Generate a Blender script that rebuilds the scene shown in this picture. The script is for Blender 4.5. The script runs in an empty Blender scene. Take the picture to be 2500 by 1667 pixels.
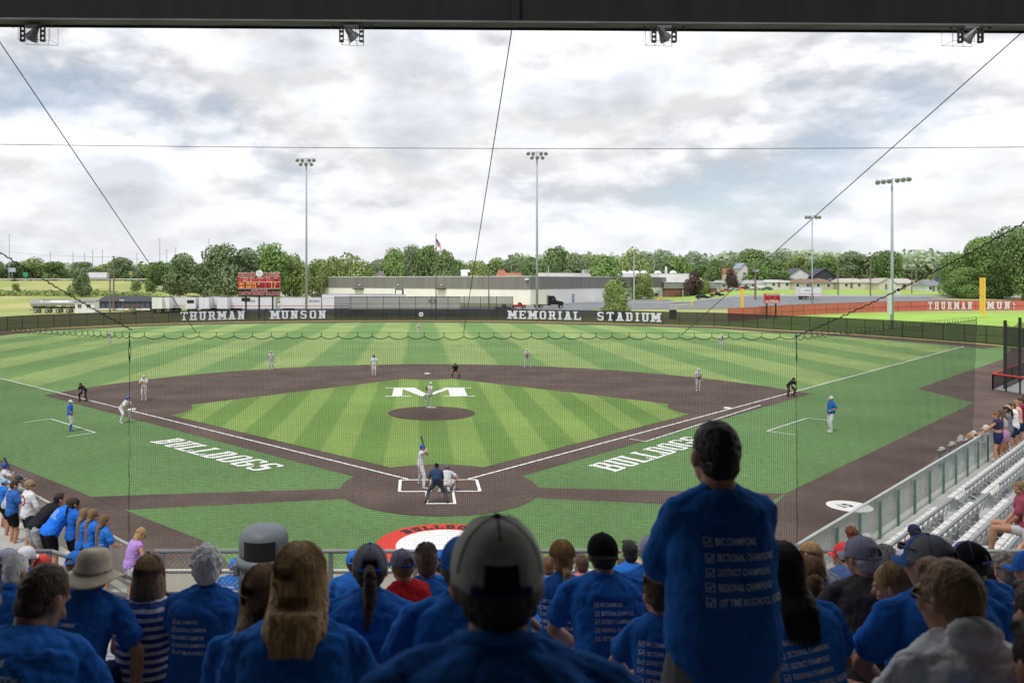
import bpy, bmesh, math, random
from mathutils import Vector as V, Matrix, noise
from mathutils.bvhtree import BVHTree
R = math.radians
sc = bpy.context.scene
COL = sc.collection
# ------------------------------------------------------------------ camera
FPX, CX, CY, H = 1962.44, 1046.8, 683.94, 8.316      # focal length in px of the 2500 px photo, principal point, eye height
cd = bpy.data.cameras.new('camera'); cam = bpy.data.objects.new('camera', cd); COL.objects.link(cam)
cam.location = (0, 0, H); cam.rotation_euler = (R(90), 0, 0)
cd.sensor_width = 36; cd.lens = FPX / 2500 * 36
cd.shift_x = (1250 - CX) / 2500; cd.shift_y = -(833.5 - CY) / 2500
cd.clip_start = .05; cd.clip_end = 4000
cd.dof.use_dof = True; cd.dof.focus_distance = 38; cd.dof.aperture_fstop = 3.2
sc.camera = cam
# ------------------------------------------------------------------ sky
SUN_EL, SUN_AZ = R(62), R(215)
w = bpy.data.worlds.new('World'); sc.world = w; w.use_nodes = True
nt = w.node_tree; N = nt.nodes; N.clear(); L = nt.links.new
def nd(t, **k):
    n = N.new(t)
    for a, b in k.items():
        if a in n.inputs: n.inputs[a].default_value = b
        else: setattr(n, a, b)
    return n
out = nd('ShaderNodeOutputWorld')
sky = nd('ShaderNodeTexSky', sky_type='NISHITA', sun_disc=False, sun_elevation=SUN_EL, sun_rotation=SUN_AZ)
bg1 = nd('ShaderNodeBackground', Strength=.12); L(sky.outputs[0], bg1.inputs[0])
tc = nd('ShaderNodeTexCoord'); sp = nd('ShaderNodeSeparateXYZ'); L(tc.outputs['Generated'], sp.inputs[0])
def m_(op, a, b=None):
    n = nd('ShaderNodeMath', operation=op)
    for i, v in enumerate((a, b)):
        if v is None: continue
        if isinstance(v, (int, float)): n.inputs[i].default_value = v
        else: L(v, n.inputs[i])
    return n.outputs[0]
# heaped clouds: a big soft noise with cauliflower edges, lit from above by comparing each point with one a little higher up
zc = m_('MULTIPLY', sp.outputs[2], 2.1)
def cloud(dz):
    cb = nd('ShaderNodeCombineXYZ'); L(sp.outputs[0], cb.inputs[0]); L(sp.outputs[1], cb.inputs[1]); L(m_('ADD', zc, dz), cb.inputs[2])
    mp = nd('ShaderNodeMapping'); mp.inputs['Location'].default_value = (5.3, 2.4, 1.7); L(cb.outputs[0], mp.inputs[0])
    a = nd('ShaderNodeTexNoise', Scale=3.1, Detail=10.0, Roughness=.52, Distortion=.1); L(mp.outputs[0], a.inputs['Vector'])
    v = nd('ShaderNodeTexVoronoi', Scale=10.0, Detail=4.0, Roughness=.55); L(mp.outputs[0], v.inputs['Vector'])
    return m_('SUBTRACT', a.outputs[0], m_('MULTIPLY', v.outputs['Distance'], .10))
c0 = cloud(0.0); c1 = cloud(.045)
r1 = nd('ShaderNodeValToRGB'); L(c0, r1.inputs[0])
cr = r1.color_ramp; cr.elements[0].position = .31; cr.elements[0].color = (.70, .735, .80, 1); cr.elements[1].position = .60; cr.elements[1].color = (.63, .65, .71, 1)
for p_, c_ in ((.355, (.77, .79, .84, 1)), (.395, (.89, .90, .93, 1)), (.47, (.93, .93, .935, 1)), (.515, (.83, .85, .89, 1)), (.555, (.72, .745, .80, 1))):
    e = cr.elements.new(p_); e.color = c_
emb = m_('ADD', m_('MULTIPLY', m_('SUBTRACT', c0, c1), 2.7), 1.0)
emb = m_('MINIMUM', m_('MAXIMUM', emb, .80), 1.13)
vm_ = nd('ShaderNodeVectorMath', operation='SCALE'); L(r1.outputs[0], vm_.inputs[0]); L(emb, vm_.inputs['Scale'])
# pale even band towards the horizon, where the cloud deck closes up
mr = nd('ShaderNodeMapRange'); mr.inputs[1].default_value = .0; mr.inputs[2].default_value = .15; mr.inputs[3].default_value = .6; mr.inputs[4].default_value = 0.0
L(sp.outputs[2], mr.inputs[0])
mh = nd('ShaderNodeMix', data_type='RGBA'); L(mr.outputs[0], mh.inputs[0]); L(vm_.outputs[0], mh.inputs[6]); mh.inputs[7].default_value = (.76, .79, .83, 1)
bg2 = nd('ShaderNodeBackground', Strength=1.0); L(mh.outputs[2], bg2.inputs[0])
# small holes where the blue shows
r3 = nd('ShaderNodeValToRGB'); L(c0, r3.inputs[0])
r3.color_ramp.elements[0].position = .24; r3.color_ramp.elements[0].color = (.5, .5, .5, 1); r3.color_ramp.elements[1].position = .33; r3.color_ramp.elements[1].color = (1, 1, 1, 1)
ms = nd('ShaderNodeMixShader'); L(r3.outputs[0], ms.inputs[0]); L(bg1.outputs[0], ms.inputs[1]); L(bg2.outputs[0], ms.inputs[2]); L(ms.outputs[0], out.inputs[0])
sd = bpy.data.lights.new('sun', 'SUN'); so = bpy.data.objects.new('sun', sd); COL.objects.link(so)
sd.energy = 2.3; sd.angle = R(10); sd.color = (1, .96, .9)
dirv = V((math.sin(SUN_AZ) * math.cos(SUN_EL), math.cos(SUN_AZ) * math.cos(SUN_EL), math.sin(SUN_EL)))
so.rotation_euler = dirv.to_track_quat('Z', 'Y').to_euler()
sc.view_settings.view_transform = 'Standard'; sc.view_settings.look = 'None'; sc.view_settings.gamma = 1; sc.view_settings.exposure = 0.12
sc.cycles.transparent_max_bounces = 16
# ------------------------------------------------------------------ coordinates
YAW = .0136; cY, sY = math.cos(YAW), math.sin(YAW)
def F(x, y, z=0.0):                       # ball-field coordinates (home plate at 0,0, second base on +y) -> world
    dx, dy = x + .858, y + 32.266
    return V((dx * cY - dy * sY, dx * sY + dy * cY, z))
def Fi(p):                                # world -> ball-field
    dx = p[0] * cY + p[1] * sY; dy = -p[0] * sY + p[1] * cY
    return dx - .858, dy - 32.266
def P(px, py, D): return V(((px - CX) / FPX * D, D, H - (py - CY) / FPX * D))
def G(px, py, z=0.0): return P(px, py, (H - z) * FPX / (py - CY))
def XD(px, D, z=0.0): return V(((px - CX) / FPX * D, D, z))
Q = 2500 / 2352.0                         # measurements taken on a 2352 px view
# ------------------------------------------------------------------ materials
def mat(name, col, rough=.8, metal=0.0, var=0.0, vscale=3.0, bump=0.0, bscale=40.0, col2=None, stretch=None, detail=4.0, spec=.3, alpha=None):
    m = bpy.data.materials.new(name); m.use_nodes = True; t = m.node_tree; b = t.nodes['Principled BSDF']
    b.inputs['Roughness'].default_value = rough; b.inputs['Metallic'].default_value = metal
    b.inputs['Specular IOR Level'].default_value = spec
    b.inputs['Base Color'].default_value = (*col, 1)
    co = t.nodes.new('ShaderNodeTexCoord'); src = co.outputs['Object']
    if stretch:
        mp = t.nodes.new('ShaderNodeMapping'); mp.inputs['Scale'].default_value = stretch; t.links.new(src, mp.inputs[0]); src = mp.outputs[0]
    if var or col2:
        n = t.nodes.new('ShaderNodeTexNoise'); n.inputs['Scale'].default_value = vscale; n.inputs['Detail'].default_value = detail; t.links.new(src, n.inputs['Vector'])
        r = t.nodes.new('ShaderNodeValToRGB'); t.links.new(n.outputs[0], r.inputs[0])
        a = col2 if col2 else tuple(c * (1 - var) for c in col); c_ = col if col2 else tuple(min(1, c * (1 + var)) for c in col)
        r.color_ramp.elements[0].position = .33; r.color_ramp.elements[1].position = .67
        r.color_ramp.elements[0].color = (*a, 1); r.color_ramp.elements[1].color = (*c_, 1)
        t.links.new(r.outputs[0], b.inputs['Base Color'])
    if bump:
        n = t.nodes.new('ShaderNodeTexNoise'); n.inputs['Scale'].default_value = bscale; n.inputs['Detail'].default_value = 5; t.links.new(src, n.inputs['Vector'])
        u = t.nodes.new('ShaderNodeBump'); u.inputs['Strength'].default_value = bump; u.inputs['Distance'].default_value = .02
        t.links.new(n.outputs[0], u.inputs['Height']); t.links.new(u.outputs[0], b.inputs['Normal'])
    if alpha is not None: b.inputs['Alpha'].default_value = alpha
    return m
MC = {}
def cloth(c, rough=.9):
    k = ('cloth', c)
    if k not in MC: MC[k] = mat('cloth', c, rough, var=.12, vscale=9, bump=.55, bscale=11, spec=.1)
    return MC[k]
def plain(c, rough=.6, metal=0.0):
    k = ('plain', c, rough, metal)
    if k not in MC: MC[k] = mat('paint', c, rough, metal, var=.07, vscale=2.5, spec=.4)
    return MC[k]
def hairm(c):
    k = ('hair', c)
    if k not in MC: MC[k] = mat('hair', c, .5, var=.24, vscale=26, bump=.8, bscale=60, stretch=(2.2, 2.2, .25), spec=.4)
    return MC[k]
def skinm(c=(.50, .26, .17)):
    k = ('skin', c)
    if k not in MC:
        MC[k] = mat('skin', c, .55, var=.08, vscale=14, bump=.15, bscale=120, spec=.35)
        MC[k].node_tree.nodes['Principled BSDF'].inputs['Subsurface Weight'].default_value = .06
    return MC[k]
# ------------------------------------------------------------------ mesh builder
def basis(d, up=V((0, 0, 1))):
    d = d.normalized()
    if abs(d.dot(up)) > .98: up = V((0, 1, 0))
    x = up.cross(d).normalized() * -1; y = d.cross(x) * -1
    return x, y.normalized(), d
class MB:
    def __init__(s): s.v = []; s.f = []; s.m = []
    def add(s, vs, fs, mi=0):
        o = len(s.v); s.v += [V(q) for q in vs]; s.f += [tuple(i + o for i in f) for f in fs]; s.m += [mi] * len(fs); return s
    def box(s, c, d, mi=0, rz=0.0, rx=0.0, ry=0.0):
        M = Matrix.Rotation(rz, 3, 'Z') @ Matrix.Rotation(rx, 3, 'X') @ Matrix.Rotation(ry, 3, 'Y'); c = V(c)
        vs = [c + M @ V((x * d[0] / 2, y * d[1] / 2, z * d[2] / 2)) for x in (-1, 1) for y in (-1, 1) for z in (-1, 1)]
        return s.add(vs, [(0, 1, 3, 2), (4, 6, 7, 5), (0, 4, 5, 1), (2, 3, 7, 6), (0, 2, 6, 4), (1, 5, 7, 3)], mi)
    def bar(s, a, b, w_, h_, mi=0, up=V((0, 0, 1))):
        a, b = V(a), V(b); x, y, d = basis(b - a, up)
        vs = [p + x * i * w_ / 2 + y * j * h_ / 2 for p in (a, b) for i, j in ((-1, -1), (1, -1), (1, 1), (-1, 1))]
        return s.add(vs, [(3, 2, 1, 0), (4, 5, 6, 7), (0, 1, 5, 4), (1, 2, 6, 5), (2, 3, 7, 6), (3, 0, 4, 7)], mi)
    def tube(s, pts, r, n=6, mi=0, cap=True):
        pts = [V(p) for p in pts]; k = len(pts); rs = r if isinstance(r, (list, tuple)) else [r] * k
        vs = []; fs = []
        for i, p in enumerate(pts):
            d = pts[min(i + 1, k - 1)] - pts[max(i - 1, 0)]
            x, y, _ = basis(d)
            for j in range(n):
                a = 2 * math.pi * j / n; vs.append(p + x * math.cos(a) * rs[i] + y * math.sin(a) * rs[i])
        for i in range(k - 1):
            for j in range(n):
                a, b = i * n + j, i * n + (j + 1) % n; fs.append((a, b, b + n, a + n))
        if cap: fs.append(tuple(range(n - 1, -1, -1))); fs.append(tuple((k - 1) * n + j for j in range(n)))
        return s.add(vs, fs, mi)
    def poly(s, pts, mi=0): return s.add(pts, [tuple(range(len(pts)))], mi)
    def prism(s, pts, off, mi=0):
        n = len(pts); a = [V(p) for p in pts]; b = [p + V(off) for p in a]
        return s.add(a + b, [tuple(range(n - 1, -1, -1)), tuple(range(n, 2 * n))] + [(i, (i + 1) % n, n + (i + 1) % n, n + i) for i in range(n)], mi)
    def ell(s, c, r, M=None, nu=14, nv=9, mi=0, v0=0.0, v1=math.pi):
        c = V(c); M = M or Matrix.Identity(3); vs = []; fs = []
        for i in range(nv + 1):
            th = v0 + (v1 - v0) * i / nv
            for j in range(nu):
                ph = 2 * math.pi * j / nu
                vs.append(c + M @ V((r[0] * math.sin(th) * math.cos(ph), r[1] * math.sin(th) * math.sin(ph), r[2] * math.cos(th))))
        for i in range(nv):
            for j in range(nu):
                a, b = i * nu + j, i * nu + (j + 1) % nu; fs.append((a, a + nu, b + nu, b))
        return s.add(vs, fs, mi)
    def cap(s, a, b, ra, rb, n=12, mi=0):       # tapered capsule, closed
        a, b = V(a), V(b); d = b - a; Ln = d.length
        if Ln < 1e-5: return s.ell(a, (ra, ra, ra), None, n, 8, mi)
        x, y, d = basis(d); rings = []
        for t in (.999, .8, .45): rings.append((a - d * ra * math.sin(t * math.pi / 2), ra * math.cos(t * math.pi / 2)))
        for t in (0, .5, 1): rings.append((a + d * Ln * t, ra + (rb - ra) * t))
        for t in (.45, .8, .999): rings.append((b + d * rb * math.sin(t * math.pi / 2), rb * math.cos(t * math.pi / 2)))
        vs = [p + x * math.cos(2 * math.pi * j / n) * r + y * math.sin(2 * math.pi * j / n) * r for p, r in rings for j in range(n)]
        fs = [(i * n + j, i * n + (j + 1) % n, (i + 1) * n + (j + 1) % n, (i + 1) * n + j) for i in range(len(rings) - 1) for j in range(n)]
        fs += [tuple(range(n - 1, -1, -1)), tuple((len(rings) - 1) * n + j for j in range(n))]
        return s.add(vs, fs, mi)
    def loft(s, secs, n=16, mi=0, p=2.4):       # secs: (centre, lateral axis, depth axis, rx, ry)
        vs = []
        for c, ax, ay, rx, ry in secs:
            for j in range(n):
                a = 2 * math.pi * j / n; ca, sa = math.cos(a), math.sin(a)
                vs.append(V(c) + ax * rx * math.copysign(abs(ca) ** (2 / p), ca) + ay * ry * math.copysign(abs(sa) ** (2 / p), sa))
        k = len(secs)
        fs = [(i * n + j, i * n + (j + 1) % n, (i + 1) * n + (j + 1) % n, (i + 1) * n + j) for i in range(k - 1) for j in range(n)]
        fs += [tuple(range(n - 1, -1, -1)), tuple((k - 1) * n + j for j in range(n))]
        return s.add(vs, fs, mi)
    def xf(s, M):
        s.v = [M @ q for q in s.v]; return s
    def build(s, name, mats, parent=None, smooth=False, world=False, bevel=0, **tags):
        if not isinstance(mats, (list, tuple)): mats = [mats]
        off = parent.location.copy() if (world and parent is not None) else V((0, 0, 0))
        if world and parent is not None and parent.parent is not None: off = off + parent.parent.location
        me = bpy.data.meshes.new(name); me.from_pydata([q - off for q in s.v], [], s.f)
        for m in mats: me.materials.append(m)
        me.polygons.foreach_set('material_index', s.m)
        if smooth: me.polygons.foreach_set('use_smooth', [True] * len(s.f))
        me.update()
        o = bpy.data.objects.new(name, me); COL.objects.link(o); o.parent = parent
        if bevel:
            b = o.modifiers.new('bevel', 'BEVEL'); b.width = bevel; b.segments = 2; b.limit_method = 'ANGLE'
        for k, v in tags.items(): o[k] = v
        return o
def thing(name, label, cat, loc=(0, 0, 0), rz=0.0, group=None, sc_=1.0):
    o = bpy.data.objects.new(name, None); COL.objects.link(o); o.location = loc; o.rotation_euler = (0, 0, rz); o.empty_display_size = .2
    o.scale = (sc_,) * 3
    o['label'] = label; o['category'] = cat
    if group: o['group'] = group
    return o
def tag(o, label, cat, group=None):
    o['label'] = label; o['category'] = cat
    if group: o['group'] = group
    return o
def struct(o): o['kind'] = 'structure'; return o
def dup(root, loc, rz=0.0, label=None, group=None, s=None):
    def rec(o, par):
        c = o.copy(); COL.objects.link(c); c.parent = par
        for ch in o.children: rec(ch, c)
        return c
    kids = list(root.children)
    r = root.copy(); COL.objects.link(r); r.location = loc; r.rotation_euler = (0, 0, rz)
    if s: r.scale = s if isinstance(s, (tuple, list)) else (s, s, s)
    for ch in kids: rec(ch, r)
    if label: r['label'] = label
    if group: r['group'] = group
    return r
def arc(cx, cy, r, a0, a1, n):
    return [(cx + r * math.cos(a0 + (a1 - a0) * i / n), cy + r * math.sin(a0 + (a1 - a0) * i / n)) for i in range(n + 1)]
# ------------------------------------------------------------------ lettering: slab-serif block letters as strokes on a 0..1 x 0..1 cell
GL = {
 'T': ([('v', .5)], [('h', 1, 0, 1), ('s', .5, 0)], [('t', 0, 1), ('t', 1, 1)]),
}
def letter(ch, wv=.24, wh=.14, sw=.16):
    """quads (lists of 4 xy points) for one capital; x 0..1, y 0..1"""
    q = []
    def rc(x0, y0, x1, y1): q.append([(x0, y0), (x1, y0), (x1, y1), (x0, y1)])
    def vs(x, y0=0, y1=1): rc(x - wv / 2, y0, x + wv / 2, y1)
    def serif(x, y): rc(x - wv / 2 - sw, y if y < .5 else y - wh, x + wv / 2 + sw, y + wh if y < .5 else y)
    def hb(y, x0, x1): rc(x0, y - wh / 2, x1, y + wh / 2)
    def dg(x0, y0, x1, y1, w_=None):
        w_ = w_ or wv; q.append([(x0 - w_ / 2, y0), (x0 + w_ / 2, y0), (x1 + w_ / 2, y1), (x1 - w_ / 2, y1)])
    def oct_(x0, x1, y0, y1, parts='lrtb'):
        c = .14; h = wv
        if 'l' in parts: rc(x0, y0 + c, x0 + h, y1 - c)
        if 'r' in parts: rc(x1 - h, y0 + c, x1, y1 - c)
        if 't' in parts: q.append([(x0, y1 - c), (x0 + h, y1 - c - .02), (x0 + h + .04, y1 - wh), (x0 + c, y1)]); rc(x0 + c, y1 - wh, x1 - c, y1); q.append([(x1 - h, y1 - c - .02), (x1, y1 - c), (x1 - c, y1), (x1 - h - .04, y1 - wh)])
        if 'b' in parts: q.append([(x0 + h, y0 + c + .02), (x0, y0 + c), (x0 + c, y0), (x0 + h + .04, y0 + wh)]); rc(x0 + c, y0, x1 - c, y0 + wh); q.append([(x1, y0 + c), (x1 - h, y0 + c + .02), (x1 - h - .04, y0 + wh), (x1 - c, y0)])
    a, b = .16 + wv / 2 - .04, 1 - .16 - wv / 2 + .04
    if ch == 'T': vs(.5); serif(.5, 0); hb(1 - wh / 2, .02, .98); rc(.02, .74, .02 + wh * .9, 1); rc(.98 - wh * .9, .74, .98, 1)
    elif ch == 'H':
        for x in (a, b): vs(x); serif(x, 0); serif(x, 1)
        hb(.5, a, b)
    elif ch == 'U':
        for x in (a, b): vs(x, .14); serif(x, 1)
        oct_(a - wv / 2, b + wv / 2, 0, 1, 'b')
    elif ch in 'RBPD':
        vs(a); serif(a, 0); serif(a, 1)
        if ch == 'D': hb(wh / 2, a, .72); hb(1 - wh / 2, a, .72); vs(b, .16, .84); dg(.72, wh * .5, b, .17); dg(b, .83, .72, 1 - wh * .5)
        else:
            hb(1 - wh / 2, a, .75); hb(.5, a, .75); vs(b - .02, .58, .9); dg(.70, .46, b - .02, .6, wv * .8); dg(b - .02, .88, .70, 1 - wh * .3, wv * .8)
            if ch == 'B': hb(wh / 2, a, .8); vs(b + .02, .12, .44); dg(.78, wh * .3, b + .02, .14, wv * .8); dg(b + .02, .42, .72, .52, wv * .8)
            if ch == 'R': dg(.62, .48, b + .02, 0); rc(b - .1, 0, 1, wh)
    elif ch == 'M':
        for x in (a - .06, b + .06): vs(x); serif(x, 0); rc(x - wv / 2 - (sw if x < .5 else 0), 1 - wh, x + wv / 2 + (0 if x < .5 else sw), 1)
        dg(a, 1, .5, .25, wv * .9); dg(.5, .25, b, 1, wv * .9)
    elif ch == 'N':
        for x in (a, b): vs(x)
        serif(a, 0); serif(b, 1); rc(a - wv / 2 - sw, 1 - wh, a, 1); dg(a, 1, b, 0, wv * 1.1)
    elif ch == 'A':
        dg(a, 0, .5 - .02, 1, wv * .95); dg(b, 0, .5 + .02, 1, wv * 1.05); hb(.34, .3, .7); serif(a, 0); serif(b, 0); rc(.24, 1 - wh, .5, 1)
    elif ch in 'OGCQ0':
        oct_(.08, .92, 0, 1, 'ltb' if ch in 'GC' else 'lrtb')
        if ch == 'G': rc(.92 - wv, .14, .92, .46); rc(.52, .46 - wh, .98, .46)
        if ch in 'GC': rc(.92 - wv * .8, .68, .92, .86)
    elif ch == 'S':
        oct_(.1, .9, .5 - wh / 2, 1, 't'); rc(.1, .6, .1 + wv, .86); oct_(.1, .9, 0, .5 + wh / 2, 'b'); rc(.9 - wv, .14, .9, .42)
        q.append([(.1, .62), (.24, .43), (.76, .43), (.9, .38)][::-1]); q.append([(.1, .62), (.34, .62), (.9, .52), (.9, .38)][::-1])
        rc(.78, .72, .9, .88); rc(.1, .12, .22, .3)
    elif ch == 'E': vs(a); hb(wh / 2, .04, .94); hb(1 - wh / 2, .04, .94); hb(.5, a, .7); rc(.94 - wh, 0, .94, .28); rc(.94 - wh, .74, .94, 1); rc(.7 - wh * .6, .38, .7, .62)
    elif ch == 'I': vs(.5); serif(.5, 0); serif(.5, 1)
    elif ch == 'L': vs(a); serif(a, 1); hb(wh / 2, .04, .96); rc(.96 - wh, 0, .96, .32)
    elif ch == '1': vs(.5); serif(.5, 0); dg(.3, .78, .5, 1, .14)
    elif ch == '5': hb(1 - wh / 2, .14, .86); rc(.14, .5, .14 + wv, 1); oct_(.12, .88, 0, .5 + wh / 2, 'b'); rc(.88 - wv, .14, .88, .5); hb(.56, .14, .8)
    return q
def word(mb, txt, O, ux, uy, w_, h_, gap, nrm, wv=.24, wh=.14, sw=.16, lift=.0015, mi=0, slant=0.0, thick=0.0):
    """lay a word of block letters from O along ux, up uy; each stroke a hair further out so that none lie in one plane"""
    x = 0
    for ch in txt:
        if ch == ' ': x += w_ * .9; continue
        ww = w_ * (.55 if ch in 'I1' else 1.0) * (1.2 if ch == 'M' else 1)
        off = -.25 if ch in 'I1' else 0
        for k, qd in enumerate(letter(ch, wv, wh, sw)):
            pts = [O + ux * (x + (px + off) * (w_ if ch in 'I1' else ww) + slant * py * h_) + uy * (py * h_) + nrm * (lift * (k + 1)) for px, py in qd]
            if thick: mb.prism(pts, -nrm * thick, mi)
            else: mb.poly(pts, mi)
        x += ww + gap
    return x
def wordlen(txt, w_, gap): return sum(w_ * .9 if c == ' ' else w_ * (.55 if c in 'I1' else 1.0) * (1.2 if c == 'M' else 1) + gap for c in txt)
def textmesh(body, size, extr=0.0, align='LEFT'):
    """built-in font -> (verts, faces)"""
    cu = bpy.data.curves.new('t', 'FONT'); cu.body = body; cu.size = size; cu.extrude = extr; cu.align_x = align; cu.resolution_u = 2; cu.offset = size * .012
    o = bpy.data.objects.new('t', cu); COL.objects.link(o); dg = bpy.context.evaluated_depsgraph_get()
    me = bpy.data.meshes.new_from_object(o.evaluated_get(dg)); r = ([v.co.copy() for v in me.vertices], [tuple(p.vertices) for p in me.polygons])
    bpy.data.objects.remove(o); bpy.data.curves.remove(cu); bpy.data.meshes.remove(me)
    return r
def put_text(mb, body, O, ux, uy, size, align='LEFT', mi=0, wid=None):
    vs, fs = textmesh(body, size, 0, align)
    k = 1.0
    if wid and vs:
        xs = [q.x for q in vs]; k = wid / (max(xs) - min(xs))
    mb.add([O + ux * q.x * k + uy * q.y for q in vs], fs, mi)
# ================================================================== ground and field
def sm(t): t = max(0, min(1, t)); return t * t * (3 - 2 * t)
def lerp_tab(tab, x):
    if x <= tab[0][0]: return tab[0][1]
    for (a, va), (b, vb) in zip(tab, tab[1:]):
        if x <= b: return va + (vb - va) * (x - a) / (b - a)
    return tab[-1][1]
def terr(X, Y):
    r = X / max(Y, 40.0)
    left = lerp_tab([(205, 0), (250, .9), (300, 2.6), (345, 4.3), (372, 5.0), (392, 8.0), (430, 8.1), (700, 9), (1500, 12)], Y)
    mid = lerp_tab([(300, 0), (420, 2.0), (600, 9), (900, 20), (1500, 30)], Y)
    right = lerp_tab([(190, 0), (236, 0.2), (250, 1.6), (275, 2.3), (330, 4.2), (400, 5.5), (600, 10), (900, 22), (1500, 30)], Y)
    a = sm((-.30 - r) / .08); b = sm((r - .30) / .1)
    return left * a + right * b + mid * (1 - a - b)
xs = [-1500, -900, -600] + list(range(-420, 521, 10)) + [600, 900, 1500]
ys = [-60, 60, 160] + list(range(180, 461, 8)) + [500, 560, 640, 760, 900, 1200, 1600, 2500]
g = MB(); nx = len(xs)
g.add([V((x, y, terr(x, y) - .06)) for y in ys for x in xs], [(j * nx + i, j * nx + i + 1, (j + 1) * nx + i + 1, (j + 1) * nx + i) for j in range(len(ys) - 1) for i in range(nx - 1)])
M_dry = mat('dry_grass', (.42, .40, .17), .95, col2=(.24, .31, .08), vscale=.035, bump=.4, bscale=2.0, detail=9)
struct(g.build('ground', M_dry, smooth=True))

def turf_mat(name, base, dark=None, streak=(1.2, 7, 1), amt=.16, sw=4.72):
    m = bpy.data.materials.new(name); m.use_nodes = True; t = m.node_tree; b = t.nodes['Principled BSDF']; b.inputs['Roughness'].default_value = .9; b.inputs['Specular IOR Level'].default_value = .15
    nn = t.nodes.new; ln = t.links.new
    co = nn('ShaderNodeTexCoord'); s = nn('ShaderNodeSeparateXYZ'); ln(co.outputs['Object'], s.inputs[0])
    def mm(op, a, c=None):
        n = nn('ShaderNodeMath'); n.operation = op
        for i, v in enumerate((a, c)):
            if v is None: continue
            if isinstance(v, (int, float)): n.inputs[i].default_value = v
            else: ln(v, n.inputs[i])
        return n.outputs[0]
    nz = nn('ShaderNodeTexNoise'); nz.inputs['Scale'].default_value = .9; nz.inputs['Detail'].default_value = 3; ln(co.outputs['Object'], nz.inputs['Vector'])
    if dark:
        fx = mm('ADD', mm('ADD', mm('MULTIPLY', s.outputs[0], cY), mm('MULTIPLY', s.outputs[1], sY)), -.858)
        fx = mm('ADD', fx, mm('MULTIPLY', mm('SUBTRACT', nz.outputs[0], .5), .07 * sw))
        pp = mm('PINGPONG', mm('ADD', mm('DIVIDE', fx, sw), 0.0), 1.0); sm1 = nn('ShaderNodeMapRange'); sm1.inputs[1].default_value = .44; sm1.inputs[2].default_value = .56; sm1.inputs[3].default_value = 1.0; sm1.inputs[4].default_value = 0.0; ln(pp, sm1.inputs[0]); d = sm1.outputs[0]
        mx = nn('ShaderNodeMix'); mx.data_type = 'RGBA'; ln(d, mx.inputs[0]); mx.inputs[6].default_value = (*base, 1); mx.inputs[7].default_value = (*dark, 1); c0 = mx.outputs[2]
    else:
        rg = nn('ShaderNodeRGB'); rg.outputs[0].default_value = (*base, 1); c0 = rg.outputs[0]
    mp = nn('ShaderNodeMapping'); mp.inputs['Scale'].default_value = streak; ln(co.outputs['Object'], mp.inputs[0])
    n2 = nn('ShaderNodeTexNoise'); n2.inputs['Scale'].default_value = 2.2; n2.inputs['Detail'].default_value = 8; n2.inputs['Roughness'].default_value = .72; ln(mp.outputs[0], n2.inputs['Vector'])
    n3 = nn('ShaderNodeTexNoise'); n3.inputs['Scale'].default_value = .12 if base[1] > .2 else .3; n3.inputs['Detail'].default_value = 7; ln(co.outputs['Object'], n3.inputs['Vector'])
    mr = nn('ShaderNodeMapRange'); mr.inputs[1].default_value = .3; mr.inputs[2].default_value = .7; mr.inputs[3].default_value = 1 - amt * 1.7; mr.inputs[4].default_value = 1 + amt * 1.7; ln(n2.outputs[0], mr.inputs[0])
    m3 = nn('ShaderNodeMapRange'); m3.inputs[1].default_value = .3; m3.inputs[2].default_value = .7; m3.inputs[3].default_value = .84 if dark or base[1] > .2 else .74; m3.inputs[4].default_value = 1.14 if dark or base[1] > .2 else 1.24; ln(n3.outputs[0], m3.inputs[0])
    vm = nn('ShaderNodeVectorMath'); vm.operation = 'SCALE'; ln(c0, vm.inputs[0]); ln(mm('MULTIPLY', mr.outputs[0], m3.outputs[0]), vm.inputs['Scale']); ln(vm.outputs[0], b.inputs['Base Color'])
    bu = nn('ShaderNodeBump'); bu.inputs['Strength'].default_value = .5; bu.inputs['Distance'].default_value = .02; ln(n2.outputs[0], bu.inputs['Height']); ln(bu.outputs[0], b.inputs['Normal'])
    return m
M_out = turf_mat('outfield_turf', (.240, .335, .115), (.148, .258, .084))
M_inf = turf_mat('infield_turf', (.198, .302, .078), (.134, .236, .056), sw=1.6)
M_foul = turf_mat('foul_turf', (.116, .210, .076), None, amt=.30)
M_far = turf_mat('far_turf', (.30, .48, .09), None, amt=.05)
M_dirt = turf_mat('brown_turf', (.108, .077, .066), None, streak=(3, 6, 1), amt=.26)
M_mound = turf_mat('mound_clay', (.090, .064, .055), None, streak=(3, 6, 1), amt=.2)
M_white = mat('white_turf', (.80, .80, .78), .9, var=.06, vscale=20)
def sheet(name, pts, z, m, mi=None):
    bm_ = MB(); bm_.poly([V((p[0], p[1], z)) for p in pts]); me = bpy.data.meshes.new(name)
    return struct(bm_.build(name, m))
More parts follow.
